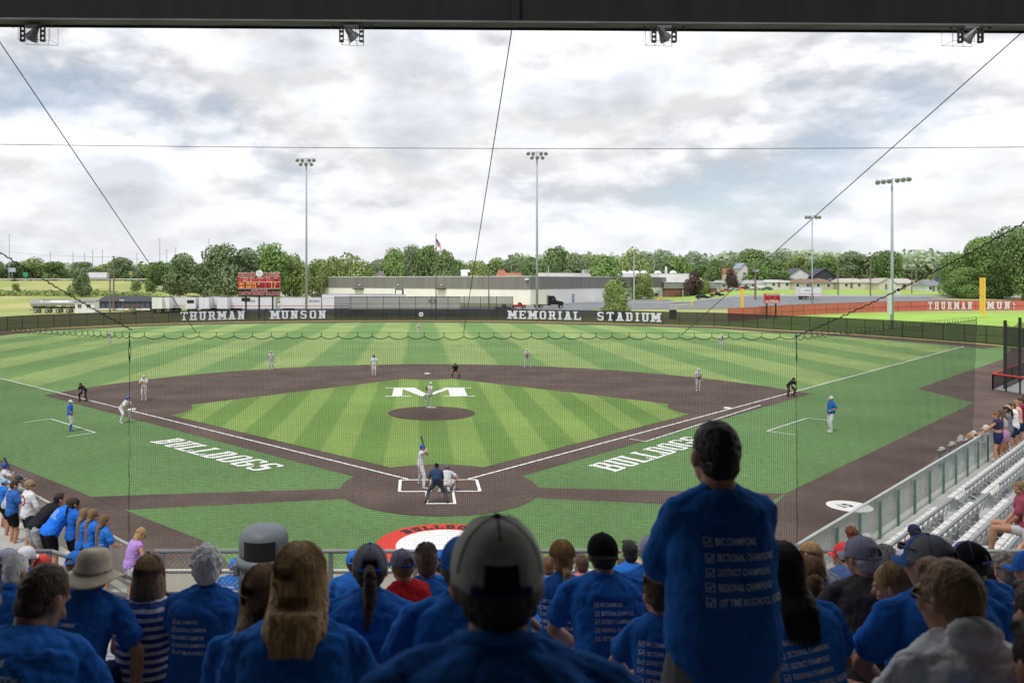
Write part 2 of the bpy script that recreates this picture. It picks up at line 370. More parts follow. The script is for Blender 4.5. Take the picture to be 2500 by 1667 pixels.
# outfield fence line: (photo px of the foot, depth)
FL = [(-260, 96), (-120, 113), (0, 127.5), (138, 138), (276, 146), (415, 153), (650, 160), (900, 163), (1100, 163), (1250, 161), (1376, 157), (1500, 153), (1653, 147), (1750, 143.5), (1870, 134.5), (2040, 125), (2210, 114.5), (2380, 105), (2460, 100), (2600, 91)]
FP = [XD(a, d) for a, d in FL]
def smoothline(pts, n=6):
    o = []
    for i in range(len(pts) - 1):
        p0, p1, p2, p3 = pts[max(i - 1, 0)], pts[i], pts[i + 1], pts[min(i + 2, len(pts) - 1)]
        for k in range(n):
            t = k / n; o.append(.5 * ((2 * p1) + (-p0 + p2) * t + (2 * p0 - 5 * p1 + 4 * p2 - p3) * t * t + (-p0 + 3 * p1 - 3 * p2 + p3) * t ** 3))
    o.append(pts[-1]); return o
FS = smoothline(FP)
def inward(p, d):
    q = V((p.x - 2, p.y - 60, 0)); q.normalize(); return p - V((q.x, q.y, 0)) * d
# brown all-round sheet reaching from the fence to the backstop wall
brown = [tuple(p.xy) for p in FS] + [(62, 60), (40, 44), (7.9, 16.3), (-6.4, 16.3), (-60, 68)]
sheet('warning_track', brown, -.004, M_dirt)
inner = [tuple(inward(p, 5.6).xy) for p in FS[8:-6]]
gw = lambda px, py: tuple(G(px, py).xy)
right_edge = [gw(2478, 842), gw(2450.6, 875.8), gw(2240, 948.5), gw(2377.9, 983), gw(1917.6, 1204.4), F(8.2, -8.6).xy[:], F(5.5, -11.6).xy[:]]
left_edge = [F(-4.9, -11.6).xy[:], gw(521, 1329), gw(303, 1244), gw(0, 1121.5), (-62, 78)]
pts = inner + [tuple(p) for p in right_edge] + [tuple(p) for p in left_edge]
sheet('foul_turf', pts, 0.0, M_foul)
# fair outfield: wedge between the lines, striped
LX = .05
of = [p for p in inner if Fi(p)[1] > abs(Fi(p)[0]) + .2]
xr, yr = Fi(of[-1]); xl, yl = Fi(of[0])
tr = (xr + yr) / 2; tl = (-xl + yl) / 2
of = [tuple(F(-tl, tl).xy)] + of + [tuple(F(tr, tr).xy), tuple(F(0, 0).xy)]
sheet('outfield_turf', of, .004, M_out)
RB = 28.956; S2 = math.sqrt(.5)
# infield skin: circle about the rubber cut by the two strip edges 1.22 m outside the foul lines
off = 1.22 * math.sqrt(2)
def hit(sign):      # |x| = y + off on the circle
    a = 2; b = 2 * (18.44) * 0; 
    # x = y+off ; x^2 + (y-18.44)^2 = RB^2
    B_ = 2 * off - 2 * 18.44; C_ = off * off + 18.44 ** 2 - RB * RB; y = (-B_ + math.sqrt(B_ * B_ - 8 * C_)) / 4
    return y
yh = hit(1); xh = yh + off; a0 = math.atan2(yh - 18.44, xh); a1 = math.pi - a0
sk = arc(0, 18.44, RB, a0, a1, 72) + [(-off - 0.0, 0.0), (0, -off), (off, 0)]
sheet('infield_skin', [tuple(F(*p).xy) for p in sk], .009, M_dirt)
sheet('home_plate_circle', [tuple(F(*p).xy) for p in arc(0, 0, 3.96, 0, 2 * math.pi, 72)[:-1]], .014, M_dirt)
for (p, sgn) in (((223, 1212), 1), ((1917.6, 1204.4), -1)):
    if sgn == 1: q = [gw(223, 1212), gw(303, 1244), gw(873, 1211.5), gw(873, 1182.5)]; q[2] = tuple(F(-3.2, -1.55).xy); q[3] = tuple(F(-3.4, -.05).xy)
    else: q = [tuple(F(3.2, -1.55).xy), gw(1846, 1240), gw(1917.6, 1204.4), tuple(F(3.4, -.05).xy)]
    sheet('path', q, .005, M_dirt)
# infield grass with the rounded cut-outs at the corners
gi = .93 * math.sqrt(2); D90 = 27.432 * S2; rc_ = 3.96
def arc_about(cx, cy, fr, to, n=14):
    a = math.atan2(fr[1] - cy, fr[0] - cx); b = math.atan2(to[1] - cy, to[0] - cx)
    while b - a > math.pi: b -= 2 * math.pi
    while b - a < -math.pi: b += 2 * math.pi
    return [(cx + rc_ * math.cos(a + (b - a) * i / n), cy + rc_ * math.sin(a + (b - a) * i / n)) for i in range(n + 1)]
def cut(cx, cy, px_, py_, dx, dy):     # point where line from p in direction d meets circle (farther root)
    fx, fy = px_ - cx, py_ - cy; b = fx * dx + fy * dy; c_ = fx * fx + fy * fy - rc_ ** 2; s_ = math.sqrt(max(b * b - c_, 0)); return b, s_
def on_line(cx, cy, o, d, near):       # nearest/farthest intersection
    b, s_ = cut(cx, cy, o[0], o[1], d[0], d[1]); t = -b - s_ if near else -b + s_
    return (o[0] + d[0] * t, o[1] + d[1] * t)
b0 = (0, gi); u1 = (S2, S2); u2 = (-S2, S2); W2 = 27.432 * 2 * S2
top = (0, W2 - gi)
h1 = on_line(0, 0, b0, u1, False); h2 = on_line(0, 0, b0, u2, False)
f1 = on_line(D90, D90, b0, u1, True); f2 = on_line(D90, D90, top, (S2, -S2), True)
s1 = on_line(0, W2, top, (S2, -S2), False); s2 = on_line(0, W2, top, (-S2, -S2), False)
t1 = on_line(-D90, D90, top, (-S2, -S2), True); t2 = on_line(-D90, D90, b0, u2, True)
poly = [h1, f1] + arc_about(D90, D90, f1, f2)[1:-1] + [f2, s1] + arc_about(0, W2, s1, s2)[1:-1] + [s2, t1] + arc_about(-D90, D90, t1, t2)[1:-1] + [t2, h2] + arc_about(0, 0, h2, h1)[1:-1]
sheet('infield_turf', [tuple(F(*p).xy) for p in poly], .019, M_inf)
# mound
mb = MB(); rings = 10; vs = []
for i in range(rings + 1):
    t = i / rings; r_ = 2.74 * t; z = .04 + .24 * (1 - sm((t - .18) / .82)) if i < rings else .018
    for j in range(48):
        a = 2 * math.pi * j / 48; vs.append(F(r_ * math.cos(a), 17.98 + r_ * math.sin(a), z))
mb.add(vs, [(i * 48 + j, (i + 1) * 48 + j, (i + 1) * 48 + (j + 1) % 48, i * 48 + (j + 1) % 48) for i in range(rings) for j in range(48)])
tag(mb.build('pitchers_mound', M_mound, smooth=True), 'low round brown pitcher\'s mound in the middle of the infield grass', 'mound')
# chalk
Mc = mat('chalk', (.86, .86, .84), .95, var=.1, vscale=30)
ln_ = MB()
def line(a, b, w_=.1, z=.030):
    a, b = V(F(*a)), V(F(*b)); d = (b - a).normalized(); n = V((-d.y, d.x, 0)) * w_ / 2
    ln_.poly([V((q.x, q.y, z)) for q in (a - n, a + n, b + n, b - n)])
line((1.25, 1.25), (tr, tr), .105); line((-1.25, 1.25), (-tl, tl), .105)
for s_ in (-1, 1):
    x0, x1 = s_ * .36, s_ * 1.585
    for x in (x0 if s_ == 1 else x0, x1): line((x, -.70), (x, 1.13), .09 if x == x0 else .12, .0315)
    line((min(x0, x1), 1.13), (max(x0, x1), 1.13), .11, .033); line((min(x0, x1), -.70), (max(x0, x1), -.70), .11, .033)
    line((s_ * .52, -.72), (s_ * .52, -2.44), .10, .0345)
line((-.57, -2.44), (.57, -2.44), .11, .036)
k = .95 * S2
line((10.2, 9.6), (10.2 + k, 9.6 - k), .07, .032); line((10.2 + k, 9.6 - k), (21.9, 21.9 - 2 * k + .25), .09, .034)
for pl in (((59, 1032), (124, 1023.5), (233, 1057), (165, 1067)), ((1941, 1062.3), (1871.8, 1053.3), (1971, 1021.4), (2024, 1026.7))):
    for a, b in zip(pl, pl[1:]): line(Fi(G(*a)), Fi(G(*b)), .075, .032)
struct(ln_.build('chalk_lines', Mc))
# lettering laid into the turf
UPZ = V((0, 0, 1))
lm = MB(); O = G(364, 1078.5); O.z = .012; ux = (G(636, 1154) - O); ux.z = 0; Lx = ux.length; ux.normalize(); uy = V((-ux.y, ux.x, 0))
ww = (Lx - 7 * .1) / 8.1
word(lm, 'BULLDOGS', O, ux, uy, ww * 1.04, 1.5, .03, UPZ, wv=.26, wh=.10, sw=.10, slant=.12)
struct(lm.build('field_lettering', M_white))
lm = MB(); O = G(1501.6, 1152.6); O.z = .012; ux = (F(1, 1) - F(0, 0)).normalized(); uy = V((-ux.y, ux.x, 0))
word(lm, 'BULLDOGS', O, ux, uy, ww * 1.04, 1.5, .03, UPZ, wv=.26, wh=.10, sw=.10, slant=.12)
struct(lm.build('field_lettering', M_white))
lm = MB()
def fq(*q): 
    global kq
    kq += 1; lm.poly([V((*F(x, y).xy, .024 + .0015 * kq)) for x, y in q])
kq = 0
y0, y1 = 25.15, 29.75; t = .22
fq((-3.2, y0), (-1.35, y0), (-1.35, y0 + t), (-3.2, y0 + t)); fq((.95, y0), (3.25, y0), (3.25, y0 + t), (.95, y0 + t))
fq((-3.35, y1 - t), (-1.1, y1 - t), (-1.1, y1), (-3.35, y1)); fq((1.0, y1 - t), (3.3, y1 - t), (3.3, y1), (1.0, y1))
fq((-2.7, y0), (-2.0, y0), (-2.0, y1), (-2.7, y1)); fq((1.45, y0), (2.7, y0), (2.7, y1), (1.45, y1))
fq((-.6, y0), (.05, y0), (-1.1, y1), (-2.3, y1)); fq((-.6, y0), (-.1, y0), (1.9, y1), (1.35, y1))
struct(lm.build('field_letter', M_white))
# round crest behind home plate (ring, lettering round the top) and the on-deck circle
cx_, cy_ = .05, -7.1
rg = MB(); rg.poly([V((*F(*p).xy, .012)) for p in arc(cx_, cy_, 2.25, 0, 2 * math.pi, 64)[:-1]])
rg.poly([V((*F(*p).xy, .016)) for p in arc(cx_, cy_, 1.6, 0, 2 * math.pi, 64)[:-1]], 1)
for i, ch in enumerate('BULLDOGS'):
    a = R(90 + 42 - i * 12); p = F(cx_ + 1.72 * math.cos(a), cy_ + 1.72 * math.sin(a)); u = F(cx_ + math.cos(a), cy_ + math.sin(a)) - F(cx_, cy_)
    p.z = .02; ux_ = V((u.y, -u.x, 0))
    for kk, qd in enumerate(letter(ch, .3, .2, .1)):
        rg.poly([p + ux_ * ((x - .5) * .34) + u * (y * .36) + UPZ * .0015 * (kk + 1) for x, y in qd], 2)
M_red = mat('red_turf', (.62, .05, .035), .9, var=.1, vscale=12); M_blk = mat('black_turf', (.03, .03, .035), .9)
struct(rg.build('turf_crest', [M_red, M_white, M_blk]))
oc = MB(); c0 = G(2074, 1236); 
oc.poly([V((c0.x + .78 * math.cos(a * math.pi / 24), c0.y + .78 * math.sin(a * math.pi / 24), .012)) for a in range(48)])
word(oc, '15', c0 + V((-.28, -.2, .014)), V((.93, .36, 0)), V((-.36, .93, 0)), .3, .42, .05, UPZ, wv=.3, wh=.2, mi=1)
tag(oc.build('on_deck_circle', [M_white, M_blk]), 'white round on-deck mat marked 15 on the brown turf beside the right fence', 'mat')
# bases, plate, rubber
Mb = plain((.85, .85, .85), .6)
def base(px, py, lab, z=.018, rz=R(45)):
    o = MB().box((0, 0, .045), (.38, .38, .09)).build('base', Mb, bevel=.02); tag(o, lab, 'base', 'bases'); o.location = V((px, py, z)); o.rotation_euler.z = rz + YAW
p = F(D90 - .27, D90); base(p.x, p.y, 'white first base bag beside the right foul line'); p = F(-D90 + .27, D90); base(p.x, p.y, 'white third base bag at the feet of the leaning runner')
p = F(0, W2); base(p.x, p.y, 'white second base bag on the dirt beyond the white M')
pl = MB(); pl.prism([F(x, y, .040) for x, y in ((0, 0), (.216, .216), (.216, .432), (-.216, .432), (-.216, .216))], (0, 0, -.03))
tag(pl.build('home_plate', Mb), 'white home plate between the two batter\'s boxes', 'plate')
pr = MB(); pr.bar(F(-.305, 18.44, .30), F(.305, 18.44, .30), .15, .03)
tag(pr.build('pitching_rubber', Mb), 'white pitching rubber on top of the mound', 'rubber')
# far field beyond the fence
ff = [XD(a, d + 4) for a, d in FL[11:]]
ffp = [tuple(p.xy) for p in ff] + [tuple(XD(2700, 219).xy), tuple(XD(2500, 219).xy), tuple(XD(2176, 213).xy), tuple(XD(1950, 190).xy), tuple(XD(1850, 172).xy), tuple(XD(1777, 158).xy)]
sheet('far_field', ffp, .0, M_far)
# asphalt yard in front of the warehouse, road right, highway left
M_as = mat('asphalt', (.19, .20, .215), .9, var=.12, vscale=.3)
M_road = mat('road_surface', (.30, .31, .33), .9, var=.08, vscale=.3)
def drape(name, pts, wid, m, dz=.06, n=40):
    b = MB(); pts = smoothline([V(p) for p in pts], 8); vs = []
    for i, p in enumerate(pts):
        d = (pts[min(i + 1, len(pts) - 1)] - pts[max(i - 1, 0)]).normalized(); nn_ = V((-d.y, d.x, 0)) * wid / 2
        for q in (p - nn_, p + nn_): vs.append(V((q.x, q.y, terr(q.x, q.y) + dz)))
    b.add(vs, [(2 * i, 2 * i + 1, 2 * i + 3, 2 * i + 2) for i in range(len(pts) - 1)])
    return struct(b.build(name, m, smooth=True))
def grid(name, x0, x1, y0, y1, m, dz, nx_=24, ny_=12):
    b = MB(); vs = [V((x0 + (x1 - x0) * i / nx_, y0 + (y1 - y0) * j / ny_, 0)) for j in range(ny_ + 1) for i in range(nx_ + 1)]
    for q in vs: q.z = terr(q.x, q.y) + dz
    b.add(vs, [(j * (nx_ + 1) + i, j * (nx_ + 1) + i + 1, (j + 1) * (nx_ + 1) + i + 1, (j + 1) * (nx_ + 1) + i) for j in range(ny_) for i in range(nx_)])
    return struct(b.build(name, m, smooth=True))
grid('asphalt_yard', -62, 46, 190, 262, M_as, .03)
grid('parking_lot', 46, 170, 232, 322, M_as, .03)
drape('road', [(60, 300, 0), (120, 288, 0), (180, 283, 0), (260, 276, 0), (420, 262, 0)], 13, M_road, .10)
drape('highway', [(-640, 418, 0), (-300, 410, 0), (-150, 412, 0), (-40, 450, 0)], 17, M_road, .25)
M_lawn = turf_mat('lawn', (.30, .42, .10), None, amt=.1)
grid('lawn', 96, 300, 291, 372, M_lawn, .09, 30, 16)
# ================================================================== outfield fence with windscreen
M_screen = mat('windscreen', (.028, .029, .029), .8, var=.2, vscale=.3, alpha=.88)
M_screen2 = mat('tall_windscreen', (.03, .032, .035), .8, var=.1, vscale=.4, alpha=.60)
M_redscr = mat('red_windscreen', (.58, .16, .12), .8, var=.08, vscale=.3)
M_black = plain((.015, .015, .017), .5); M_galv = plain((.42, .45, .48), .45, .3); M_letw = plain((.72, .75, .80), .7)
M_yel = plain((.80, .50, .08), .6)
FH = 2.45
of_ = thing('outfield_fence', 'long black windscreen fence around the outfield with white stadium lettering', 'fence', (0, 160, 0))
b = MB()
for a, c in zip(FS, FS[1:]): b.add([a + UPZ * .12, c + UPZ * .12, c + UPZ * FH, a + UPZ * FH], [(0, 1, 2, 3)])
b.build('windscreen', M_screen, of_, world=True)
# straps and slanting creases of the cloth
b = MB(); b.tube([p + UPZ * (FH + .03) for p in FS], .035, 5); b.tube([p + UPZ * FH * .5 + V((0, .06, 0)) for p in FS], .022, 4); b.build('top_rail', M_black, of_, world=True)
b = MB(); b.tube([p + V((0, -.08, .04)) for p in FS], .06, 5); b.build('kick_strip', plain((.55, .45, .16), .8), of_, world=True)
def walk(pts, step, start=0.0):
    o = []; acc = -start
    for a, c in zip(pts, pts[1:]):
        Ls = (c - a).length; 
        while acc <= Ls:
            o.append((a + (c - a) * (acc / Ls), (c - a).normalized())); acc += step
        acc -= Ls
    return o
ps = [p for p in walk(FS, 3.05) if -1046 - 60 < p[0].x / p[0].y * FPX < 1480]
for p, d in ps[:96]:
    MB().bar(p + V((0, .09, 0)), p + V((0, .09, FH + .05)), .075, .075).build('post', M_black, of_, world=True)
def fence_pt(px):
    for a, c in zip(FS, FS[1:]):
        xa, xc = a.x / a.y * FPX + CX, c.x / c.y * FPX + CX
        if xa <= px <= xc:
            t = (px - xa) / (xc - xa); return a + (c - a) * t
    return FS[-1]
def fence_word(txt, px0, px1, parent, zc=1.42, hh=1.62, lab=None):
    n = len(txt); pa, pb = fence_pt(px0), fence_pt(px1); Lt = (pb - pa).length
    b = MB(); gap = .34; w_ = 1.0; tot = wordlen(txt, 1, 0); w_ = (Lt - gap * (n - 1)) / tot
    x = 0
    for ch in txt:
        ww = w_ * (.55 if ch in 'I1' else 1) * (1.2 if ch == 'M' else 1); t0 = x / Lt; t1 = (x + ww) / Lt
        a = fence_pt(px0 + (px1 - px0) * t0); c = fence_pt(px0 + (px1 - px0) * t1); d = (c - a).normalized(); nr = V((d.y, -d.x, 0))
        O = a + UPZ * (zc - hh / 2) + nr * .10
        word(b, ch, O, d, UPZ, w_, hh, 0, nr, wv=.25, wh=.15, sw=.13, lift=.006)
        x += ww + gap
    return b.build('lettering', M_letw, parent, world=True)
fence_word('THURMAN', 440, 598, of_); fence_word('MUNSON', 660, 796, of_); fence_word('MEMORIAL', 1240, 1419, of_); fence_word('STADIUM', 1457, 1613, of_)
b = MB(); p = fence_pt(1028); c0 = p + V((0, -.1, 1.38))
b.poly([c0 + V((.46 * math.cos(a * math.pi / 16), 0, .46 * math.sin(a * math.pi / 16))) for a in range(32)]); word(b, '15', c0 + V((-.27, -.005, -.2)), V((1, 0, 0)), UPZ, .3, .4, .05, V((0, -1, 0)), wv=.3, wh=.2, mi=1, lift=.004)
b.build('number_disc', [M_letw, M_black], of_, world=True)
# tall screen behind it
ts = thing('tall_screen_fence', 'taller see-through black screen standing behind the centre field fence', 'fence', (0, 168, 0))
A, B = XD(817, 168), XD(1252, 168)
b = MB(); b.add([A + UPZ * .3, B + UPZ * .3, B + UPZ * 4.85, A + UPZ * 4.85], [(0, 1, 2, 3)]); b.build('windscreen', M_screen2, ts, world=True)
for i in range(12):
    p = A + (B - A) * i / 11; MB().bar(p + V((0, .08, 0)), p + V((0, .08, 4.95)), .1, .1).build('post', M_black, ts, world=True)
b = MB()
for z in (2.5, 3.4, 4.87): b.bar(A + V((0, .1, z)), B + V((0, .1, z)), .06, .06)
b.build('rail', M_black, ts, world=True)
# red fence of the neighbouring field
RL = [(1777, 160), (1836, 166), (1870, 174), (1972, 188), (2074, 200), (2176, 210), (2278, 217), (2400, 220), (2520, 221), (2680, 221)]
RP = smoothline([XD(a, d) for a, d in RL], 4)
rf = thing('far_field_fence', 'orange-red windscreen fence of the neighbouring field with pale lettering', 'fence', (60, 200, 0))
b = MB()
for a, c in zip(RP, RP[1:]): b.add([a + UPZ * .15, c + UPZ * .15, c + UPZ * 2.65, a + UPZ * 2.65], [(0, 1, 2, 3)])
b.build('windscreen', M_redscr, rf, world=True)
b = MB()
for p, d in walk(RP, 5.5): b.bar(p + V((0, -.04, .1)), p + V((0, -.04, 2.7)), .07, .05)
b.tube([p + UPZ * 2.68 for p in RP], .04, 4); b.tube([p + V((0, -.05, 1.35)) for p in RP], .03, 4); b.build('fence_frame', plain((.30, .06, .04)), rf, world=True)
for txt, x0, x1 in (('THURMAN', 2264, 2371), ('MUNSON', 2408, 2522)):
    b = MB(); A = XD(x0, 216.6 + (x0 - 2264) * .02); B = XD(x1, 216.6 + (x1 - 2264) * .02 + .6); d = (B - A); Lt = d.length; d.normalize(); w_ = (Lt - .7 * (len(txt) - 1)) / wordlen(txt, 1, 0)
    word(b, txt, A + UPZ * .45 + V((0, -.3, 0)), d, UPZ, w_, 2.0, .7, V((0, -1, 0)), wv=.26, wh=.16, sw=.12, lift=.008); b.build('lettering', M_letw, rf, world=True)
# ================================================================== backstop wall, side fences, big net
NL0 = V((-6.15, 16.5, 0)); NR0 = V((7.55, 16.5, 0)); dR = V((13.1, 12.95, 0)).normalized(); dL = V((-1, 1, 0)).normalized()
WT = 2.89; ZD = 1.80
M_conc = mat('concrete', (.40, .40, .385), .9, col2=(.30, .30, .29), vscale=1.3, bump=.15, bscale=30, detail=8)
M_cream = mat('painted_wall', (.62, .60, .50), .8, var=.06, vscale=2)
def strip_prism(b, a, c, z0, z1, th, mi=0):
    d = (c - a).normalized(); n = V((-d.y, d.x, 0)) * th
    b.prism([a + UPZ * z0, c + UPZ * z0, c + n + UPZ * z0, a + n + UPZ * z0], (0, 0, z1 - z0), mi)
RE = NR0 + dR * 30; LE = NL0 + dL * 14
b = MB(); strip_prism(b, NL0 + V((0, .06, 0)), NR0 + V((0, .06, 0)), -.02, 2.3, .2)
strip_prism(b, NR0 + V((.0, .08, 0)), RE, -.02, ZD, .2); strip_prism(b, LE, NL0 + V((0, .08, 0)), -.02, ZD, .2)
tag(b.build('backstop_wall', M_cream), 'low pale wall behind home plate under the big net', 'wall')
def chainlink(b, A, B, z0, z1, s=.075, r=.0028, mi=0):
    d = (B - A); Ls = d.length; d.normalize(); hh = z1 - z0; n = int((Ls + hh) / s)
    for i in range(n):
        x = i * s
        for sg in (1, -1):
            xa, za, xb, zb = x, 0.0, x - hh, hh
            if sg == -1: xa, xb = x - hh, x
            if xb < xa and xb < 0: zb = (xa - 0) / (xa - xb) * hh; xb = 0
            if xa > xb and xa > Ls: za = (xa - Ls) / (xa - xb) * hh; xa = Ls
            if xa < xb and xa < 0: za = (0 - xa) / (xb - xa) * hh; xa = 0
            if xb > xa and xb > Ls: zb = (Ls - xa) / (xb - xa) * hh; xb = Ls
            if zb - za < .01: continue
            b.tube([A + d * xa + UPZ * (z0 + za), A + d * xb + UPZ * (z0 + zb)], r, 3, mi, cap=False)
M_gl = plain((.10, .19, .15), .6); M_mint = mat('mesh_backing', (.36, .50, .43), .8, var=.1, vscale=6, alpha=.42); M_wire = plain((.50, .54, .52), .5, .2)
rfn = thing('field_side_fence', 'pale green chain-link fence with dark green posts along the right seats', 'fence', NR0)
b = MB(); chainlink(b, NR0, NR0 + dR * 26, ZD, WT); b.tube([NR0 + UPZ * WT, NR0 + dR * 26 + UPZ * WT], .03, 6); b.build('chain_link', M_wire, rfn, world=True)
b = MB(); b.add([NR0 + V((-.03, .03, ZD)), NR0 + dR * 26 + V((-.03, .03, ZD)), NR0 + dR * 26 + V((-.03, .03, WT - .03)), NR0 + V((-.03, .03, WT - .03))], [(0, 1, 2, 3)]); b.build('mesh_backing', M_mint, rfn, world=True)
for i in range(18):
    p = NR0 + dR * (.6 + i * 1.52) + V((.05, -.05, 0)); MB().box(p + UPZ * (ZD + .5), (.17, .03, 1.02), rz=R(45)).build('post', M_gl, rfn, world=True)
lfn = thing('field_side_fence', 'grey chain-link fence behind the young fans on the left', 'fence', NL0)
b = MB(); chainlink(b, NL0, NL0 + dL * 12, ZD - .1, WT); b.tube([NL0 + UPZ * WT, NL0 + dL * 12 + UPZ * WT], .03, 6); b.build('chain_link', M_wire, lfn, world=True)
for i in range(7):
    p = NL0 + dL * (i * 1.9); MB().tube([p + UPZ * (ZD - .2), p + UPZ * (WT + .02)], .035, 6).build('post', M_galv, lfn, world=True)
# net
M_net = plain((.012, .014, .014), .8)
def net_section(name, A, B, zt0, zt1, lab, lean=0.0, cell=.0445, seed=0):
    root = thing(name, lab, 'net', A, 0, 'sections of the backstop net'); d = B - A; Ls = d.length; d.normalize(); nr = V((d.y, -d.x, 0)); b = MB(); rr = .0024 if seed == 1 else .0016
    rnd = random.Random(seed); knots = [0.0]
    while knots[-1] < Ls: knots.append(knots[-1] + rnd.uniform(.30, .42))
    knots[-1] = Ls
    def sag(x):
        for a, c in zip(knots, knots[1:]):
            if a <= x <= c + 1e-6: t = (x - a) / (c - a); return .055 * 4 * t * (1 - t) * ((c - a) / .37)
        return 0
    zt = lambda x: zt0 + (zt1 - zt0) * x / Ls - .07
    def pos(x, z):
        k_ = math.exp(-(zt(x) - z) / .75); zz_ = z - sag(x) * k_ - .018 * math.sin(x * 2.1 + seed) * math.sin(z * 1.3)
        ww_ = (.04 * math.sin(x * 1.3 + z * .8) + .012 * math.sin(x * 6 + z * 2)) * (1 if seed == 1 else .12)
        f = (z - WT) / (zt(x) - WT)
        return A + d * (x + lean * f * x / Ls + .01 * math.sin(z * 3 + x * 5)) + nr * ww_ + UPZ * zz_
    n = int(Ls / cell)
    for i in range(n + 1):
        x = i * cell; pts = [pos(x, WT - .05 + (zt(x) - WT + .05) * t) for t in (0, .14, .28, .42, .56, .68, .78, .86, .92, .97, 1)]
        b.tube(pts, rr, 3, cap=False)
    hh = max(zt0, zt1) - WT; m = int(hh / cell)
    for j in range(m + 1):
        fz = j / m; st = .36 if fz < .45 else (.2 if fz < .7 else .075); k_ = int(Ls / st)
        b.tube([pos(Ls * i / k_, WT - .05 + (zt(Ls * i / k_) - WT + .05) * fz) for i in range(k_ + 1)], rr, 3, cap=False)
    b.build('mesh', M_net, root, world=True)
    b = MB(); k_ = int(Ls / .04); b.tube([pos(Ls * i / k_, zt(Ls * i / k_)) + nr * .01 for i in range(k_ + 1)], .009, 4)
    for a in knots: b.tube([pos(a, zt(a)), A + d * (a + lean * a / Ls) + UPZ * (zt(a) + .075)], .007, 4)
    b.build('edge_rope', M_net, root, world=True)
    b = MB(); b.tube([A + UPZ * (zt0 + .01), B + d * lean + UPZ * (zt1 + .01)], .0035, 4); b.build('top_cable', M_net, root, world=True)
    for x in (0, Ls):
        b = MB(); pts = [pos(x, WT + (zt(x) - WT) * t / 30) + V((rnd.uniform(-.012, .012), 0, 0)) for t in range(31)]
        b.tube(pts, [.003 if t < 27 else (.011 if t % 2 else .006) for t in range(31)], 5); b.build('seam_rope', M_net, root, world=True)
    return root
net_section('backstop_net', NL0, NR0, 7.24, 7.22, 'wide black backstop net hanging straight behind home plate', seed=1)
net_section('backstop_net', NR0, V((19.35, 28.6, 0)), 7.22, 6.98, 'black net panel running away along the right side fence', lean=.65, seed=2)
net_section('backstop_net', NL0, NL0 + dL * 9.6, 7.24, 6.98, 'black net panel running away along the left side fence', seed=3)
# cables
def cable(a, c, r, label, sagv=0.0, twist=False, n=20, cat='cable', grp='cables holding up the net'):
    pts = []
    for i in range(n + 1):
        t = i / n; p = a + (c - a) * t; p.z -= sagv * 4 * t * (1 - t); pts.append(p)
    b = MB()
    if twist:
        m = 160; q = []; rs = []
        for i in range(m + 1):
            t = i / m; p = a + (c - a) * t; p.z -= sagv * 4 * t * (1 - t); q.append(p + V((.012 * math.sin(i * 1.7), 0, .012 * math.cos(i * 1.3)))); rs.append(r * (1.5 if i % 2 else .7))
        b.tube(q, rs, 5)
    else: b.tube(pts, r, 5)
    o = b.build('net_cable', M_net if twist else plain((.09, .10, .11), .5, .4), smooth=True); tag(o, label, cat, grp)
BD = 10.1
bz = lambda px, D=BD: P(px, 72, D)
cable(P(-70, 0, 10.3), P(478, 811, 16.5), .0075, 'thin dark cable slanting from the roof\'s left corner down to the net')
cable(P(1249, 76, 10.2), P(1132, 812, 16.5), .0075, 'thin dark cable dropping steeply from the middle of the roof beam')
cable(P(2560, 22, 10.6), P(1663, 818, 16.5), .0075, 'thin dark cable slanting from the roof\'s right corner down to the net')
cable(P(-150, 520, 12.2), P(322, 806, 16.45), .010, 'thick knotted rope running from the left edge to the net\'s left corner', .05, True)
cable(P(2640, 462, 12.2), P(1940, 822, 16.45), .010, 'thick knotted rope running from the right edge to the net\'s right corner', .12, True)
cable(P(-120, 351, 12.6), P(2640, 358, 12.6), .005, 'level thin wire crossing the whole sky', .055, n=30)
